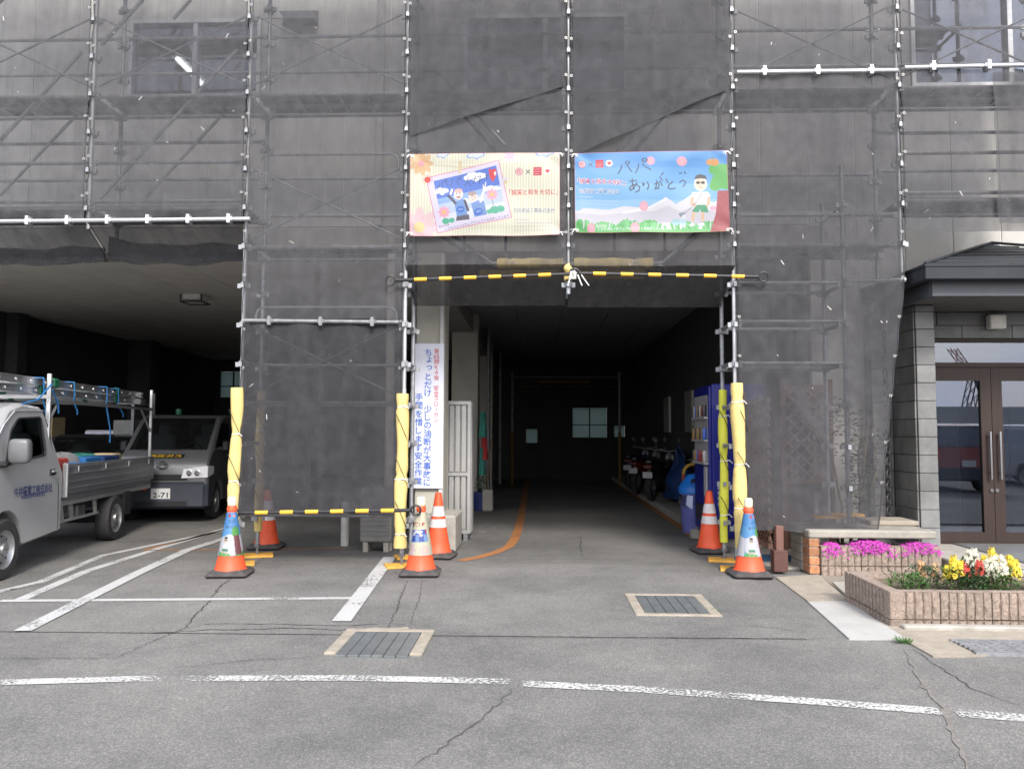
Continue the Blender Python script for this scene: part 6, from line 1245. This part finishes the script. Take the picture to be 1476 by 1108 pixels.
# ceiling lamp in the garage, AC unit, pipe, bollard behind the lower mesh
p = at(282, 425, 13.5); k = (ZC + .02 - CH) / (p.z - CH); p = Vector((p.x * k, p.y * k, ZC + .02)); t = thing('ceiling_lamp', 'square unlit lamp under the garage soffit', 'lamp', tuple(p))
b = MB(); b.box(p.x - .16, p.x + .16, p.y - .16, p.y + .16, p.z - .10, p.z - .001, c=.015); b.build('housing', 'light_box', t); b = MB()
for s in (-1, 1): b.tube([(p.x + s * .18, p.y - .18, p.z - .02), (p.x + s * .18, p.y - .18, p.z - .14), (p.x + s * .18, p.y + .18, p.z - .14)], .012, 5); b.tube([(p.x - .18, p.y + s * .18, p.z - .14), (p.x + .18, p.y + s * .18, p.z - .14)], .012, 5)
b.build('guard', 'dark_trim', t)
A, B = at(520, 705, 9.65), at(553, 775, 9.65); t = thing('air_conditioner', 'outdoor air conditioner unit standing behind the lower mesh', 'air conditioner', (A.x, 9.65, 0)); b = MB(); b.box(A.x, B.x + .1, 9.62, 9.9, .12, .78, c=.015); b.build('casing', 'ac_white', t); b = MB()
for k in range(9): b.box(A.x + .03, B.x + .06, 9.612, 9.619, .2 + k * .06, .225 + k * .06)
b.build('louvre', 'steel_dull', t); 
for q in (A.x + .04, B.x): b = MB(); b.box(q, q + .06, 9.64, 9.88, 0, .12); b.build('foot', 'concrete', t)
xk = at(562, 600, 9.8).x; b = MB(); b.tube([(xk, 9.78, 0), (xk, 9.78, 4.05)], .055, 14); t = single(b, 'downpipe', 'column', 'beige downpipe on the facade beside the air conditioner', 'pipe', (xk, 9.78, 0), smooth=True)
p = gr(497, 786); b = MB(); b.lathe([(.055, 0), (.055, .55), (.04, .57), (.0, .575)], (p.x, p.y, 0), 16); single(b, 'bollard', 'white_pvc', 'white round bollard standing behind the lower mesh', 'bollard', (p.x, p.y, 0), smooth=True)
b = MB(); p = at(432, 20, YW - .1); b.rings([[(p.x - .25, YW - .002, p.z - .1), (p.x + .22, YW - .002, p.z - .1), (p.x + .22, YW - .002, p.z + .09), (p.x - .25, YW - .002, p.z + .09)], [(p.x - .15, YW - .28, p.z - .16), (p.x + .25, YW - .28, p.z - .16), (p.x + .22, YW - .28, p.z - .06), (p.x - .22, YW - .28, p.z - .06)]]); single(b, 'vent_hood', 'steel_dull', 'dark sheet metal vent hood on the facade beside the window', 'vent', (p.x, YW, p.z))
for k, px in enumerate((548,)): b = MB(); xk = at(px, 100, 9.82).x; b.tube([(xk, 9.84, ZB), (xk, 9.84, ZT)], .05, 12); single(b, 'drainpipe', 'panel', 'grey drainpipe running up the facade behind the tall mesh sheet', 'pipe', (xk, 9.84, ZB), smooth=True)

# ================================================================== ENTRANCE PORCH
PZ = .17; YD = 9.62; YPL = 9.10
por = thing('entrance_porch', 'dark roofed entrance porch with grey stone tiles and brown glass doors', 'entrance porch', (5.0, YD, 0))
xp0, xp1 = at(1322, 600, YPL).x, at(1349.5, 600, YPL).x; ztop = 2.97; AX = at(1425, 354, YW).x
b = MB(); b.box(4.30, 8.2, 7.75, YD + .3, -.02, PZ, c=.012); b.build('floor', 'concrete', por)
b = MB(); b.box(4.95, 8.0, 8.1, YD, PZ + .001, PZ + .012); b.build('floor_tile', 'tile', por)
def tiles(core, x0, x1, y0, y1, z0, z1, th, tw, face, stagger=True, seed=0):
    """thin stone tiles laid on a wall face ('f' front, 'l' left side)"""
    rg_ = random.Random(seed); z_ = z0; row = 0
    while z_ < z1 - .02:
        ze = min(z_ + th, z1); a0, a1 = (x0, x1) if face == 'f' else (y0, y1); s = a0 - (tw * .5 if stagger and row % 2 else 0)
        while s < a1 - .005:
            sa, sb = max(s, a0), min(s + tw, a1)
            if sb - sa > .012:
                b = MB(); d = .018 + rg_.uniform(-.004, .005)
                if face == 'f': b.box(sa + .0025, sb - .0025, y0 - d, y0 - .001, z_ + .0025, ze - .0025, c=.004)
                else: b.box(x0 - d, x0 - .001, sa + .0025, sb - .0025, z_ + .0025, ze - .0025, c=.004)
                b.build('tile', 'tile', core)
            s += tw
        z_ = ze; row += 1
b = MB(); b.box(xp0, xp1, YPL, YD + .1, 0, ztop + .3); pl = b.build('pillar', 'grout', por); tiles(pl, xp0, xp1, YPL, YPL, .0, ztop, .207, .5, 'f', False, 1); tiles(pl, xp0, xp0, YPL, YD + .05, 0, ztop, .207, .42, 'l', True, 2)
xw0 = at(1255, 600, YD + .1).x; b = MB(); b.box(xw0, xp0 - .03, YD + .06, YD + .25, .0, ztop); wl = b.build('side_wall', 'grout', por); tiles(wl, xw0, xp0 - .02, YD + .06, 0, 0, ztop, .207, .42, 'f', True, 3)
# above the door
zt1 = at(1400, 490, YD).z; xdr = xp1 + 1.62; b = MB(); b.box(xp1, xdr + .6, YD + .02, YD + .2, zt1 + .01, ztop + .25); ab = b.build('lintel', 'grout', por); tiles(ab, xp1 + .002, xdr + .6, YD + .02, 0, zt1 + .02, ztop, .16, .6, 'f', True, 4)
b = MB(); b.box(xdr, xdr + .6, YD - .02, YD + .2, 0, zt1 + .005); q = b.build('pillar', 'grout', por); tiles(q, xdr, xdr + .6, YD - .02, 0, 0, zt1, .207, .45, 'f', True, 5)
b = MB(); p = at(1432, 465, YD - .02); b.box(p.x - .095, p.x + .095, YD - .13, YD - .02, p.z - .085, p.z + .085, c=.012); b.build('wall_lamp', 'light_box', por)
# doors
ZR = at(1400, 523, YD).z; ZH = at(1400, 549, YD).z; xA = xp1; xM = at(1429, 650, YD).x; xB = 2 * xM - xA
b = MB(); e = .03; b.box(xA, xA + .022, YD - .05, YD + .04, PZ, zt1); b.box(xB - .022, xB, YD - .05, YD + .04, PZ, zt1); b.box(xA + .022, xB - .022, YD - .05, YD + .04, zt1 - .03, zt1); b.box(xA + .022, xB - .022, YD - .055, YD + .04, ZR - .055, ZR); b.box(xA + .022, xB - .022, YD - .04, YD + .04, PZ, PZ + .02); b.build('door_frame', 'door_brown', por)
b = MB(); b.box(xA + .023, xB - .023, YD - .004, YD + .004, ZR + .001, zt1 - .031); b.build('transom_pane', 'door_glass', por)
for s, (xa, xb_) in enumerate(((xA + .024, xM - .003), (xM + .003, xB - .024))):
    dm = MB(); zd0, zd1 = PZ + .022, ZR - .058; l, r = (.018, .125) if s == 0 else (.125, .018)
    dm.box(xa, xa + l, YD - .035, YD + .02, zd0, zd1); dm.box(xb_ - r, xb_, YD - .035, YD + .02, zd0, zd1); dm.box(xa + l, xb_ - r, YD - .034, YD + .019, zd1 - .16, zd1); dm.box(xa + l, xb_ - r, YD - .034, YD + .019, zd0, zd0 + .12); do = dm.build('door', 'door_brown', por)
    b = MB(); b.box(xa + l, xb_ - r, YD - .008, YD - .002, zd0 + .121, zd1 - .161); b.build('pane', 'door_glass', do)
    hx = xb_ - .05 if s == 0 else xa + .06; b = MB(); z0_, z1_ = at(1424, 690, YD).z, at(1424, 622, YD).z; b.tube([(hx, YD - .085, z0_), (hx, YD - .085, z1_)], .014, 10)
    for zz in (z0_ + .08, z1_ - .06): b.tube([(hx, YD - .085, zz), (hx, YD - .03, zz)], .010, 8)
    b.build('handle', 'chrome', do, True)
    b = MB(); b.lathe([(.022, -.012), (.018, 0)], (xb_ - .03 if s == 0 else xa + .025, YD - .036, at(1424, 706, YD).z), 12, 'y'); b.build('lock', 'chrome', do, True)
b = MB(); b.box(xp1 - .2, xB + .5, YD + .3, YD + .32, PZ + .01, 3.2); lob = MB()
lob.box(xp1 - .3, xdr + .8, YD + 3.2, YD + 3.3, 0, 3.2); lob.box(xp1 - .4, xp1 - .3, YD + .3, YD + 3.3, 0, 3.2); lob.box(xdr + .8, xdr + .9, YD + .3, YD + 3.3, 0, 3.2); lob.box(xp1 - .4, xdr + .9, YD + .3, YD + 3.3, 3.2, 3.3); lob.box(xp1 - .3, xdr + .8, YD + .25, YD + 3.2, PZ - .05, PZ); lob.build('lobby', 'room', por)
# roof: fascia, gutter, soffit, ribbed slopes, flashing
XE0 = at(1334, 392, 8.25).x; XE1 = 2 * AX - XE0; ze1 = at(1340, 383, 8.25).z; ze0 = at(1340, 402, 8.25).z; zf1, zf0 = ze0 - .005, at(1350, 427, 8.42).z
def ringbox(o, y0, za, zb_, m_, nm, th=.05):
    b = MB(); b.box(XE0 + o, XE1 - o, y0, y0 + th, za, zb_, c=.006); b.box(XE0 + o, XE0 + o + th, y0 + th + .001, YW - .005, za, zb_, c=.006); b.box(XE1 - o - th, XE1 - o, y0 + th + .001, YW - .005, za, zb_, c=.006); return b.build(nm, m_, por)
ringbox(0, 8.25, ze0, ze1, 'roof_dark', 'gutter', .09); ringbox(.15, 8.42, zf0, zf1 + .03, 'fascia', 'fascia')
b = MB(); b.box(XE0 + .21, XE1 - .21, 8.48, YW - .01, zf0 + .02, zf0 + .04); b.box(XE0 + .02, XE1 - .02, 8.30, YW - .008, ze0 + .035, ze0 + .05); b.build('soffit', 'soffit', por)
za = at(1425, 354, YW).z; ap = Vector((AX, YW - .004, za)); E0, E1 = Vector((XE0 - .01, 8.24, ze1 + .004)), Vector((XE1 + .01, 8.24, ze1 + .004)); W0, W1 = Vector((XE0 - .01, YW - .004, ze1 + .03)), Vector((XE1 + .01, YW - .004, ze1 + .03)); N = 7
for k in range(N):                                   # stepped sheet metal courses on the front slope
    f0, f1 = k / N, (k + 1) / N; a, c_, d, e_ = E0.lerp(ap, f0), E1.lerp(ap, f0), E1.lerp(ap, f1), E0.lerp(ap, f1); upz = Vector((0, 0, .018)); b = MB(); b.rings([[a + upz, c_ + upz, d + upz * .2, e_ + upz * .2], [a - upz * .6, c_ - upz * .6, d - upz, e_ - upz]]); b.build('roof_course', 'roof_dark', por)
    for P_, Q_ in ((E0, W0), (E1, W1)):
        a, c_, d, e_ = P_.lerp(ap, f0), Q_.lerp(ap, f0), Q_.lerp(ap, f1), P_.lerp(ap, f1); b = MB(); b.rings([[a + upz, c_ + upz, d + upz * .2, e_ + upz * .2], [a - upz * .6, c_ - upz * .6, d - upz, e_ - upz]]); b.build('roof_course', 'roof_dark', por)
b = MB()
for P_ in (W0, W1): b.tube([P_ + Vector((0, -.02, .03)), ap + Vector((0, -.02, .035))], .016, 6)
b.build('flashing', 'roof_edge', por)
b = MB()
for P_ in (E0, E1): b.tube([P_ + Vector((0, 0, .02)), ap + Vector((0, -.05, .025))], .018, 6)
b.build('hip_cap', 'roof_dark', por)
p = at(1462, 372, 9.2); b = MB(); b.box(p.x - .02, p.x + .45, 9.1, 9.35, p.z - .08, p.z, c=.01); single(b, 'orange_pad', 'orange_box', 'orange scaffold pad lying on the porch roof', 'pad', (p.x, 9.1, p.z - .08))
# rain chain
xc, yc = at(1277, 650, 9.35).x, 9.35; ch = thing('rain_chain', 'black rain chain of oval links hanging beside the tiled wall', 'chain', (xc, yc, .2))
b = MB(); b.tube([(.026 * math.cos(a), 0, .05 * math.sin(a)) for a in np.linspace(0, 6.28, 15)[:-1]], .011, 6, closed=True); LK = b.mesh('link', 'black_plastic', smooth=True)
zz = .42; k = 0
while zz < 3.15: inst(LK, 'link', ch, (xc + .02 * math.sin(zz), yc, zz), (0, 0, RAD(25 + 90 * (k % 2)))); zz += .072; k += 1

# ================================================================== PLANTERS AND FLOWERS
def block_mesh(w_, h_, ribs=6):
    b = MB(); rg_ = random.Random(int(w_ * 100 + h_ * 991)); rw = w_ / ribs; b.box(.002, w_ - .002, .014, .10, .002, h_ - .002)
    for k in range(ribs):                                       # split-faced ribs with a rough uneven front
        xa, xb_ = k * rw + .0045, (k + 1) * rw - .0045; nx_, nz_ = 4, max(3, int(h_ / .035)); V = []
        for j in range(nz_ + 1):
            for i in range(nx_ + 1):
                ed = 0 if 0 < i < nx_ and 0 < j < nz_ else .006; V.append((xa + (xb_ - xa) * i / nx_, .001 + ed + rg_.uniform(0, .008), .004 + (h_ - .008) * j / nz_))
        b.add(V, [(j * (nx_ + 1) + i, j * (nx_ + 1) + i + 1, (j + 1) * (nx_ + 1) + i + 1, (j + 1) * (nx_ + 1) + i) for j in range(nz_) for i in range(nx_)])
        n0 = len(b.v); b.add([(xa, .007, .004), (xb_, .007, .004), (xb_, .007, h_ - .004), (xa, .007, h_ - .004), (xa, .03, .004), (xb_, .03, .004), (xb_, .03, h_ - .004), (xa, .03, h_ - .004)], [(0, 4, 5, 1), (3, 2, 6, 7), (0, 3, 7, 4), (1, 5, 6, 2)])
    return b.mesh('block', 'rib_block')
BM = {}
def wall_blocks(parent, P0, ang, L, rows, w_=.39):
    c, s = math.cos(ang), math.sin(ang); n_ = max(1, round(L / w_)); w_ = L / n_
    for z0_, h_ in rows:
        for k in range(n_):
            key = (round(w_, 3), h_)
            if key not in BM: BM[key] = block_mesh(*key)
            inst(BM[key], 'block', parent, (P0[0] + c * k * w_, P0[1] + s * k * w_, z0_ + (random.uniform(-.002, .002))), (0, 0, ang))
# rear planter with phlox, slab bench over it
a, c_ = gr(1186, 829), gr(1361, 831); Yr = 8.38; XA_, XB_ = a.x, c_.x; zt_ = at(1250, 787, Yr).z
t = thing('planter', 'ribbed block planter of magenta phlox under the concrete slab', 'planter', (XA_, Yr, 0)); wall_blocks(t, (XA_, Yr, 0), 0, XB_ - XA_, ((-.06, .155), (.097, zt_ - .097))); wall_blocks(t, (XB_ + .001, Yr, 0), math.pi / 2, .42, ((-.06, .155), (.097, zt_ - .097)))
b = MB(); b.box(XA_ + .01, XB_ - .02, Yr + .102, 8.95, -.02, zt_ - .05); b.build('soil', 'soil', t)
zs0, zs1 = at(1250, 777, Yr).z, at(1250, 765, Yr).z
b = MB(); xs0, xs1 = at(1167, 770, Yr).x, at(1352, 770, Yr).x; b.box(xs0, xs1, Yr + .02, 9.15, zs0 + .005, zs1, c=.012); bs = thing('slab_bench', 'pale concrete slab resting on a brick pier over the phlox planter', 'slab', (xs0, Yr, 0)); b.build('slab', 'slab_stone', bs); b = MB(); b.box(at(1252, 754, 8.9).x, at(1322, 754, 8.9).x, 8.85, 9.3, zs1 + .002, zs1 + .055, c=.01); b.build('upper_slab', 'concrete_tan', bs)
xk0, xk1 = at(1168, 800, Yr).x, at(1183, 800, Yr).x; hb = zs0 / 4
for k in range(4):
    b = MB(); b.box(xk0 + random.uniform(-.004, .004), xk1, Yr + .03, Yr + .24, k * hb + .004, (k + 1) * hb - .006, c=.006); b.build('brick', 'brick', bs)
    b = MB(); b.box(xk0 - .006, xk1 - .01, Yr + .25, Yr + .62, k * hb + .003, (k + 1) * hb - .005, c=.008); b.build('stone', 'concrete', bs)
b = MB(); b.box(xk0 + .008, xk1 - .012, Yr + .04, Yr + .6, 0, zs0 + .003); b.build('mortar', 'mortar', bs)
def leaf_cloud(b, c, rx, ry, h, n_, ls, wd=.35, up_=.5, droop=0):
    for k in range(n_):
        a = random.uniform(0, 6.28); r = math.sqrt(random.random()); q = Vector((c[0] + rx * r * math.cos(a), c[1] + ry * r * math.sin(a), c[2] + h * random.random() ** .8)); th = random.uniform(0, 6.28); d = Vector((math.cos(th), math.sin(th), random.uniform(-.2, 1) * up_)).normalized() * ls * random.uniform(.6, 1.2); n2 = d.cross(Vector((random.uniform(-.5, .5), random.uniform(-.5, .5), 1))).normalized() * ls * wd * .5
        b.add([q, q + d * .5 + n2, q + d, q + d * .5 - n2], [(0, 1, 2, 3)])
def petals(b, c, r, n_=5, tilt=None):
    nrm = Vector(tilt or (random.uniform(-.6, .6), -1, random.uniform(-.1, .9))).normalized(); u_ = nrm.cross(Vector((0, 0, 1))).normalized(); v_ = nrm.cross(u_); c = Vector(c); a0 = random.uniform(0, 6)
    for k in range(n_):
        a = a0 + k * 6.283 / n_; d = u_ * math.cos(a) + v_ * math.sin(a); e_ = u_ * -math.sin(a) + v_ * math.cos(a); b.add([c, c + d * r * .7 + e_ * r * .38 + nrm * r * .15, c + d * r + nrm * r * .05, c + d * r * .7 - e_ * r * .38 + nrm * r * .15], [(0, 1, 2, 3)])
for k, (pa, pb, den, hh) in enumerate(((1186, 1216, 260, .06), (1222, 1290, 900, .09), (1296, 1360, 380, .07))):
    xa, xb_ = at(pa, 780, Yr).x, at(pb, 780, Yr).x; t = thing('phlox', ['small magenta phlox clump beside the brick pier', 'large magenta phlox mound in the middle of the ribbed planter', 'thin magenta phlox clump at the step end of the ribbed planter'][k], 'flower', ((xa + xb_) / 2, Yr + .1, zt_ - .05), 'phlox clumps in the rear planter')
    b = MB(); leaf_cloud(b, ((xa + xb_) / 2, Yr + .1, zt_ - .06), (xb_ - xa) / 2, .11, hh, int(den * 1.6), .03, .25); b.build('foliage', 'leaf_blue', t, fix=False)
    b = MB()
    for i in range(den):
        f_ = random.gauss(.5, .24); x_ = xa + (xb_ - xa) * min(1, max(0, f_)); y_ = Yr + random.uniform(-.035, .16); zz = zt_ - .035 + hh * (1 - (2 * f_ - 1) ** 2 * .7) * random.uniform(.25, 1) - max(0, .02 - (y_ - Yr)) * random.uniform(.5, 2); petals(b, (x_, y_, zz), random.uniform(.009, .0135))
    b.build('blossom', 'phlox', t, fix=False)
# front planter
q0, q1 = gr(1283, 903), gr(1247, 868); Yp = q0.y; zt_ = at(1380, 853, Yp).z; XP0, XP1 = q0.x, q0.x + 2.73; Yq = Yp + .80; rows = ((-.10, .155), (.057, zt_ - .057))
t = thing('planter', 'ribbed block planter of yellow, white and red snapdragons beside the gutter', 'planter', (XP0, Yp, 0)); wall_blocks(t, (XP0, Yp, 0), 0, XP1 - XP0, rows); wall_blocks(t, (XP0 + .10 - .099, Yq, 0), -math.pi / 2, Yq - Yp - .002, rows); wall_blocks(t, (XP1, Yq + .1, 0), math.pi, XP1 - XP0, rows)
b = MB(); b.box(XP0 + .102, XP1, Yp + .102, Yq - .001, -.02, zt_ - .045); b.build('soil', 'soil', t)
def snap(px, py, h, kind, fol, label, n_=1, y=None, spread=.06):
    h *= 1.18; spread *= 1.3; n_ = n_ + 2 if n_ > 2 else n_
    y = y or Yp + random.uniform(.2, .4); base = at(px, 850, y); zb0 = zt_ - .045; x = base.x; t = thing('snapdragon' if kind else 'green_plant', label, 'flower' if kind else 'plant', (x, y, zb0), 'plants in the front planter'); b = MB()
    leaf_cloud(b, (x, y, zb0), spread * 1.3, spread * 1.2, h * .72, int(230 + 900 * spread), .055, .24, 1.2); b.build('foliage', fol, t, fix=False); b = MB()
    for k in range(5): a = k * 1.3; b.tube([(x + .02 * math.cos(a), y + .02 * math.sin(a), zb0), (x + spread * .6 * math.cos(a), y + spread * .6 * math.sin(a), zb0 + h * .8)], .004, 5)
    b.build('stem', 'stem', t)
    if kind:
        b = MB(); heads = [(random.uniform(-1, 1) * spread * .8, random.uniform(-1, .6) * spread * .8, random.uniform(.62, 1.0)) for _ in range(n_)]
        for dx, dy, f_ in heads:
            for i in range(42): a = random.uniform(0, 6.28); s = random.random(); r = .034 * (1 - .55 * s) ; petals(b, (x + dx + r * math.cos(a), y + dy + r * math.sin(a), zb0 + h * f_ - .075 + .11 * s), .017, 4, (math.cos(a), math.sin(a) - .3, .4))
        b.build('blossom', kind, t, fix=False)
snap(1307, 0, .15, None, 'leaf', 'bright green leafy plant at the corner of the front planter', spread=.085, y=Yp + .26); snap(1336, 0, .20, 'snap_peach', 'leaf_dark', 'dark leafy snapdragon with a few fading peach blooms', 2, spread=.07, y=Yp + .38); snap(1376, 0, .21, 'snap_yellow', 'leaf', 'yellow snapdragon beside the red one in the front planter', 5, spread=.062, y=Yp + .3); snap(1403, 0, .19, 'snap_red', 'leaf_dark', 'red snapdragon in the middle of the front planter', 2, spread=.06, y=Yp + .24); snap(1400, 0, .25, 'snap_white', 'leaf_dark', 'white snapdragon standing behind the red one', 2, spread=.045, y=Yp + .48); snap(1432, 0, .22, 'snap_white', 'leaf', 'white snapdragon between the two yellow blooms', 5, spread=.06, y=Yp + .26); snap(1428, 0, .25, 'snap_yellow', 'leaf', 'tall yellow snapdragon behind the white one', 3, spread=.05, y=Yp + .45); snap(1452, 0, .21, 'snap_yellow', 'leaf', 'yellow snapdragon at the far side of the white one', 5, spread=.06, y=Yp + .3); snap(1500, 0, .19, 'snap_red', 'leaf', 'red snapdragon at the street end of the front planter', 3, spread=.06, y=Yp + .3)
# timber lattice, posts, mat, board, climber behind the net
pb = gr(1126, 827); lt = thing('lattice_fence', 'brown timber lattice fence running back beside the passage wall', 'fence', (pb.x, pb.y, 0)); xl = pb.x
b = MB(); b.box(xl - .04, xl + .04, pb.y + .02, pb.y + .10, .02, .50, c=.006); b.build('post', 'timber_brown', lt)
b = MB(); b.box(xl - .075, xl + .075, pb.y - .005, pb.y + .125, .02, .245, c=.006); b.build('post_base', 'timber_dark', lt)
b = MB(); b.box(xl - .04, xl + .04, pb.y + 1.45, pb.y + 1.53, .02, 2.0); b.build('post', 'timber_brown', lt)
ya, yb_ = pb.y + .36, pb.y + 1.44; za, zb_ = .24, 1.85
for zz in (za, zb_): b = MB(); b.box(xl - .025, xl + .025, ya, yb_, zz - .03, zz + .03); b.build('rail', 'lattice', lt)
for s in (-1, 1):
    k = -(zb_ - za)
    while k < yb_ - ya:
        y0_, y1_ = ya + k, ya + k + (zb_ - za); z0_, z1_ = za, zb_
        if y0_ < ya: z0_ += ya - y0_; y0_ = ya
        if y1_ > yb_: z1_ -= y1_ - yb_; y1_ = yb_
        if y1_ - y0_ > .05:
            A_, B_ = (y0_, z0_), (y1_, z1_)
            if s < 0: A_, B_ = (ya + yb_ - y0_, z0_), (ya + yb_ - y1_, z1_)
            b = MB(); b.obox((xl + s * .007, A_[0], A_[1]), (xl + s * .007, B_[0], B_[1]), .012, .032, upv=(1, 0, 0)); b.build('slat', 'lattice', lt)
        k += .105
# second lattice screen facing the street, in the recess
xa, xb_ = at(1128, 600, 9.75).x, at(1196, 600, 9.75).x; l2 = thing('lattice_screen', 'brown diamond lattice screen standing behind the big hanging net', 'fence', (xa, 9.75, 0))
za, zb_ = .9, 2.05; wd = xb_ - xa
for x_ in (xa, xb_): b = MB(); b.box(x_ - .03, x_ + .03, 9.72, 9.78, .02, zb_ + .1); b.build('post', 'timber_brown', l2)
for zz in (za, zb_): b = MB(); b.box(xa + .03, xb_ - .03, 9.73, 9.77, zz - .03, zz + .03); b.build('rail', 'lattice', l2)
for s in (-1, 1):
    k = -(zb_ - za)
    while k < wd:
        y0_, y1_ = xa + k, xa + k + (zb_ - za); z0_, z1_ = za, zb_
        if y0_ < xa: z0_ += xa - y0_; y0_ = xa
        if y1_ > xb_: z1_ -= y1_ - xb_; y1_ = xb_
        if y1_ - y0_ > .05:
            A_, B_ = (y0_, z0_), (y1_, z1_)
            if s < 0: A_, B_ = (xa + xb_ - y0_, z0_), (xa + xb_ - y1_, z1_)
            b = MB(); b.obox((A_[0], 9.75 + s * .007, A_[1]), (B_[0], 9.75 + s * .007, B_[1]), .032, .012, upv=(0, 1, 0)); b.build('slat', 'lattice', l2)
        k += .15
p = gr(1125, 809); b = MB(); b.box(p.x - .22, p.x + .2, p.y - .12, p.y + .3, .021, .033, c=.004); single(b, 'door_mat', 'mat_blue', 'blue mat lying behind the brown fence post', 'mat', (p.x, p.y, .021))
A_, B_ = at(1087, 581, 10.0), at(1108, 606, 10.0); t = thing('arrow_board', 'small yellow board with a red arrow behind the big hanging net', 'sign', (A_.x, 10.0, B_.z)); b = MB(); b.box(A_.x, B_.x, 9.99, 10.01, B_.z, A_.z); b.build('board', 'foam', t)
b = MB(); w_, h_ = B_.x - A_.x, A_.z - B_.z; b.add([(A_.x + w_ * u_, 9.986, B_.z + h_ * v_) for u_, v_ in ((.25, .8), (.6, .8), (.5, .65), (.85, .3), (.7, .15), (.35, .5), (.2, .4))], [(0, 1, 2, 3, 4, 5, 6)]); b.build('arrow', 'cone_red', t, fix=False)
b = MB(); b.box(2.98, 3.9, 10.1, 10.13, .02, .9); single(b, 'timber_board', 'timber_dark', 'dark timber board closing the recess behind the fence', 'board', (2.98, 10.1, .02))
cl = thing('climbing_plant', 'dark climbing plant growing up a pole behind the hanging net', 'plant', (at(1230, 740, 9.3).x, 9.3, .02)); xk = at(1232, 700, 9.3).x
for k in range(7):
    b = MB(); pts = []; x_, z_ = xk + (k - 3) * .045, .02
    for j in range(9): pts.append((x_, 9.3 + .05 * math.sin(j + k), z_)); x_ += random.uniform(-.045, .045) + (k - 3) * .004; z_ += .205
    b.tube(pts, [.022 * (1 - j / 11) for j in range(9)], 6); b.build('stem', 'stem', cl, True)
b = MB()
for c0, rx, h_, n_ in (((xk + .08, 9.3, .35), .20, .9, 420), ((xk - .22, 9.3, 1.15), .16, .75, 170), ((xk + .22, 9.3, 1.0), .16, .6, 130), ((xk + .02, 9.3, .8), .12, .95, 200)): leaf_cloud(b, c0, rx, .1, h_, n_, .065, .6, .6)
b.build('leaves', 'ivy', cl, fix=False)
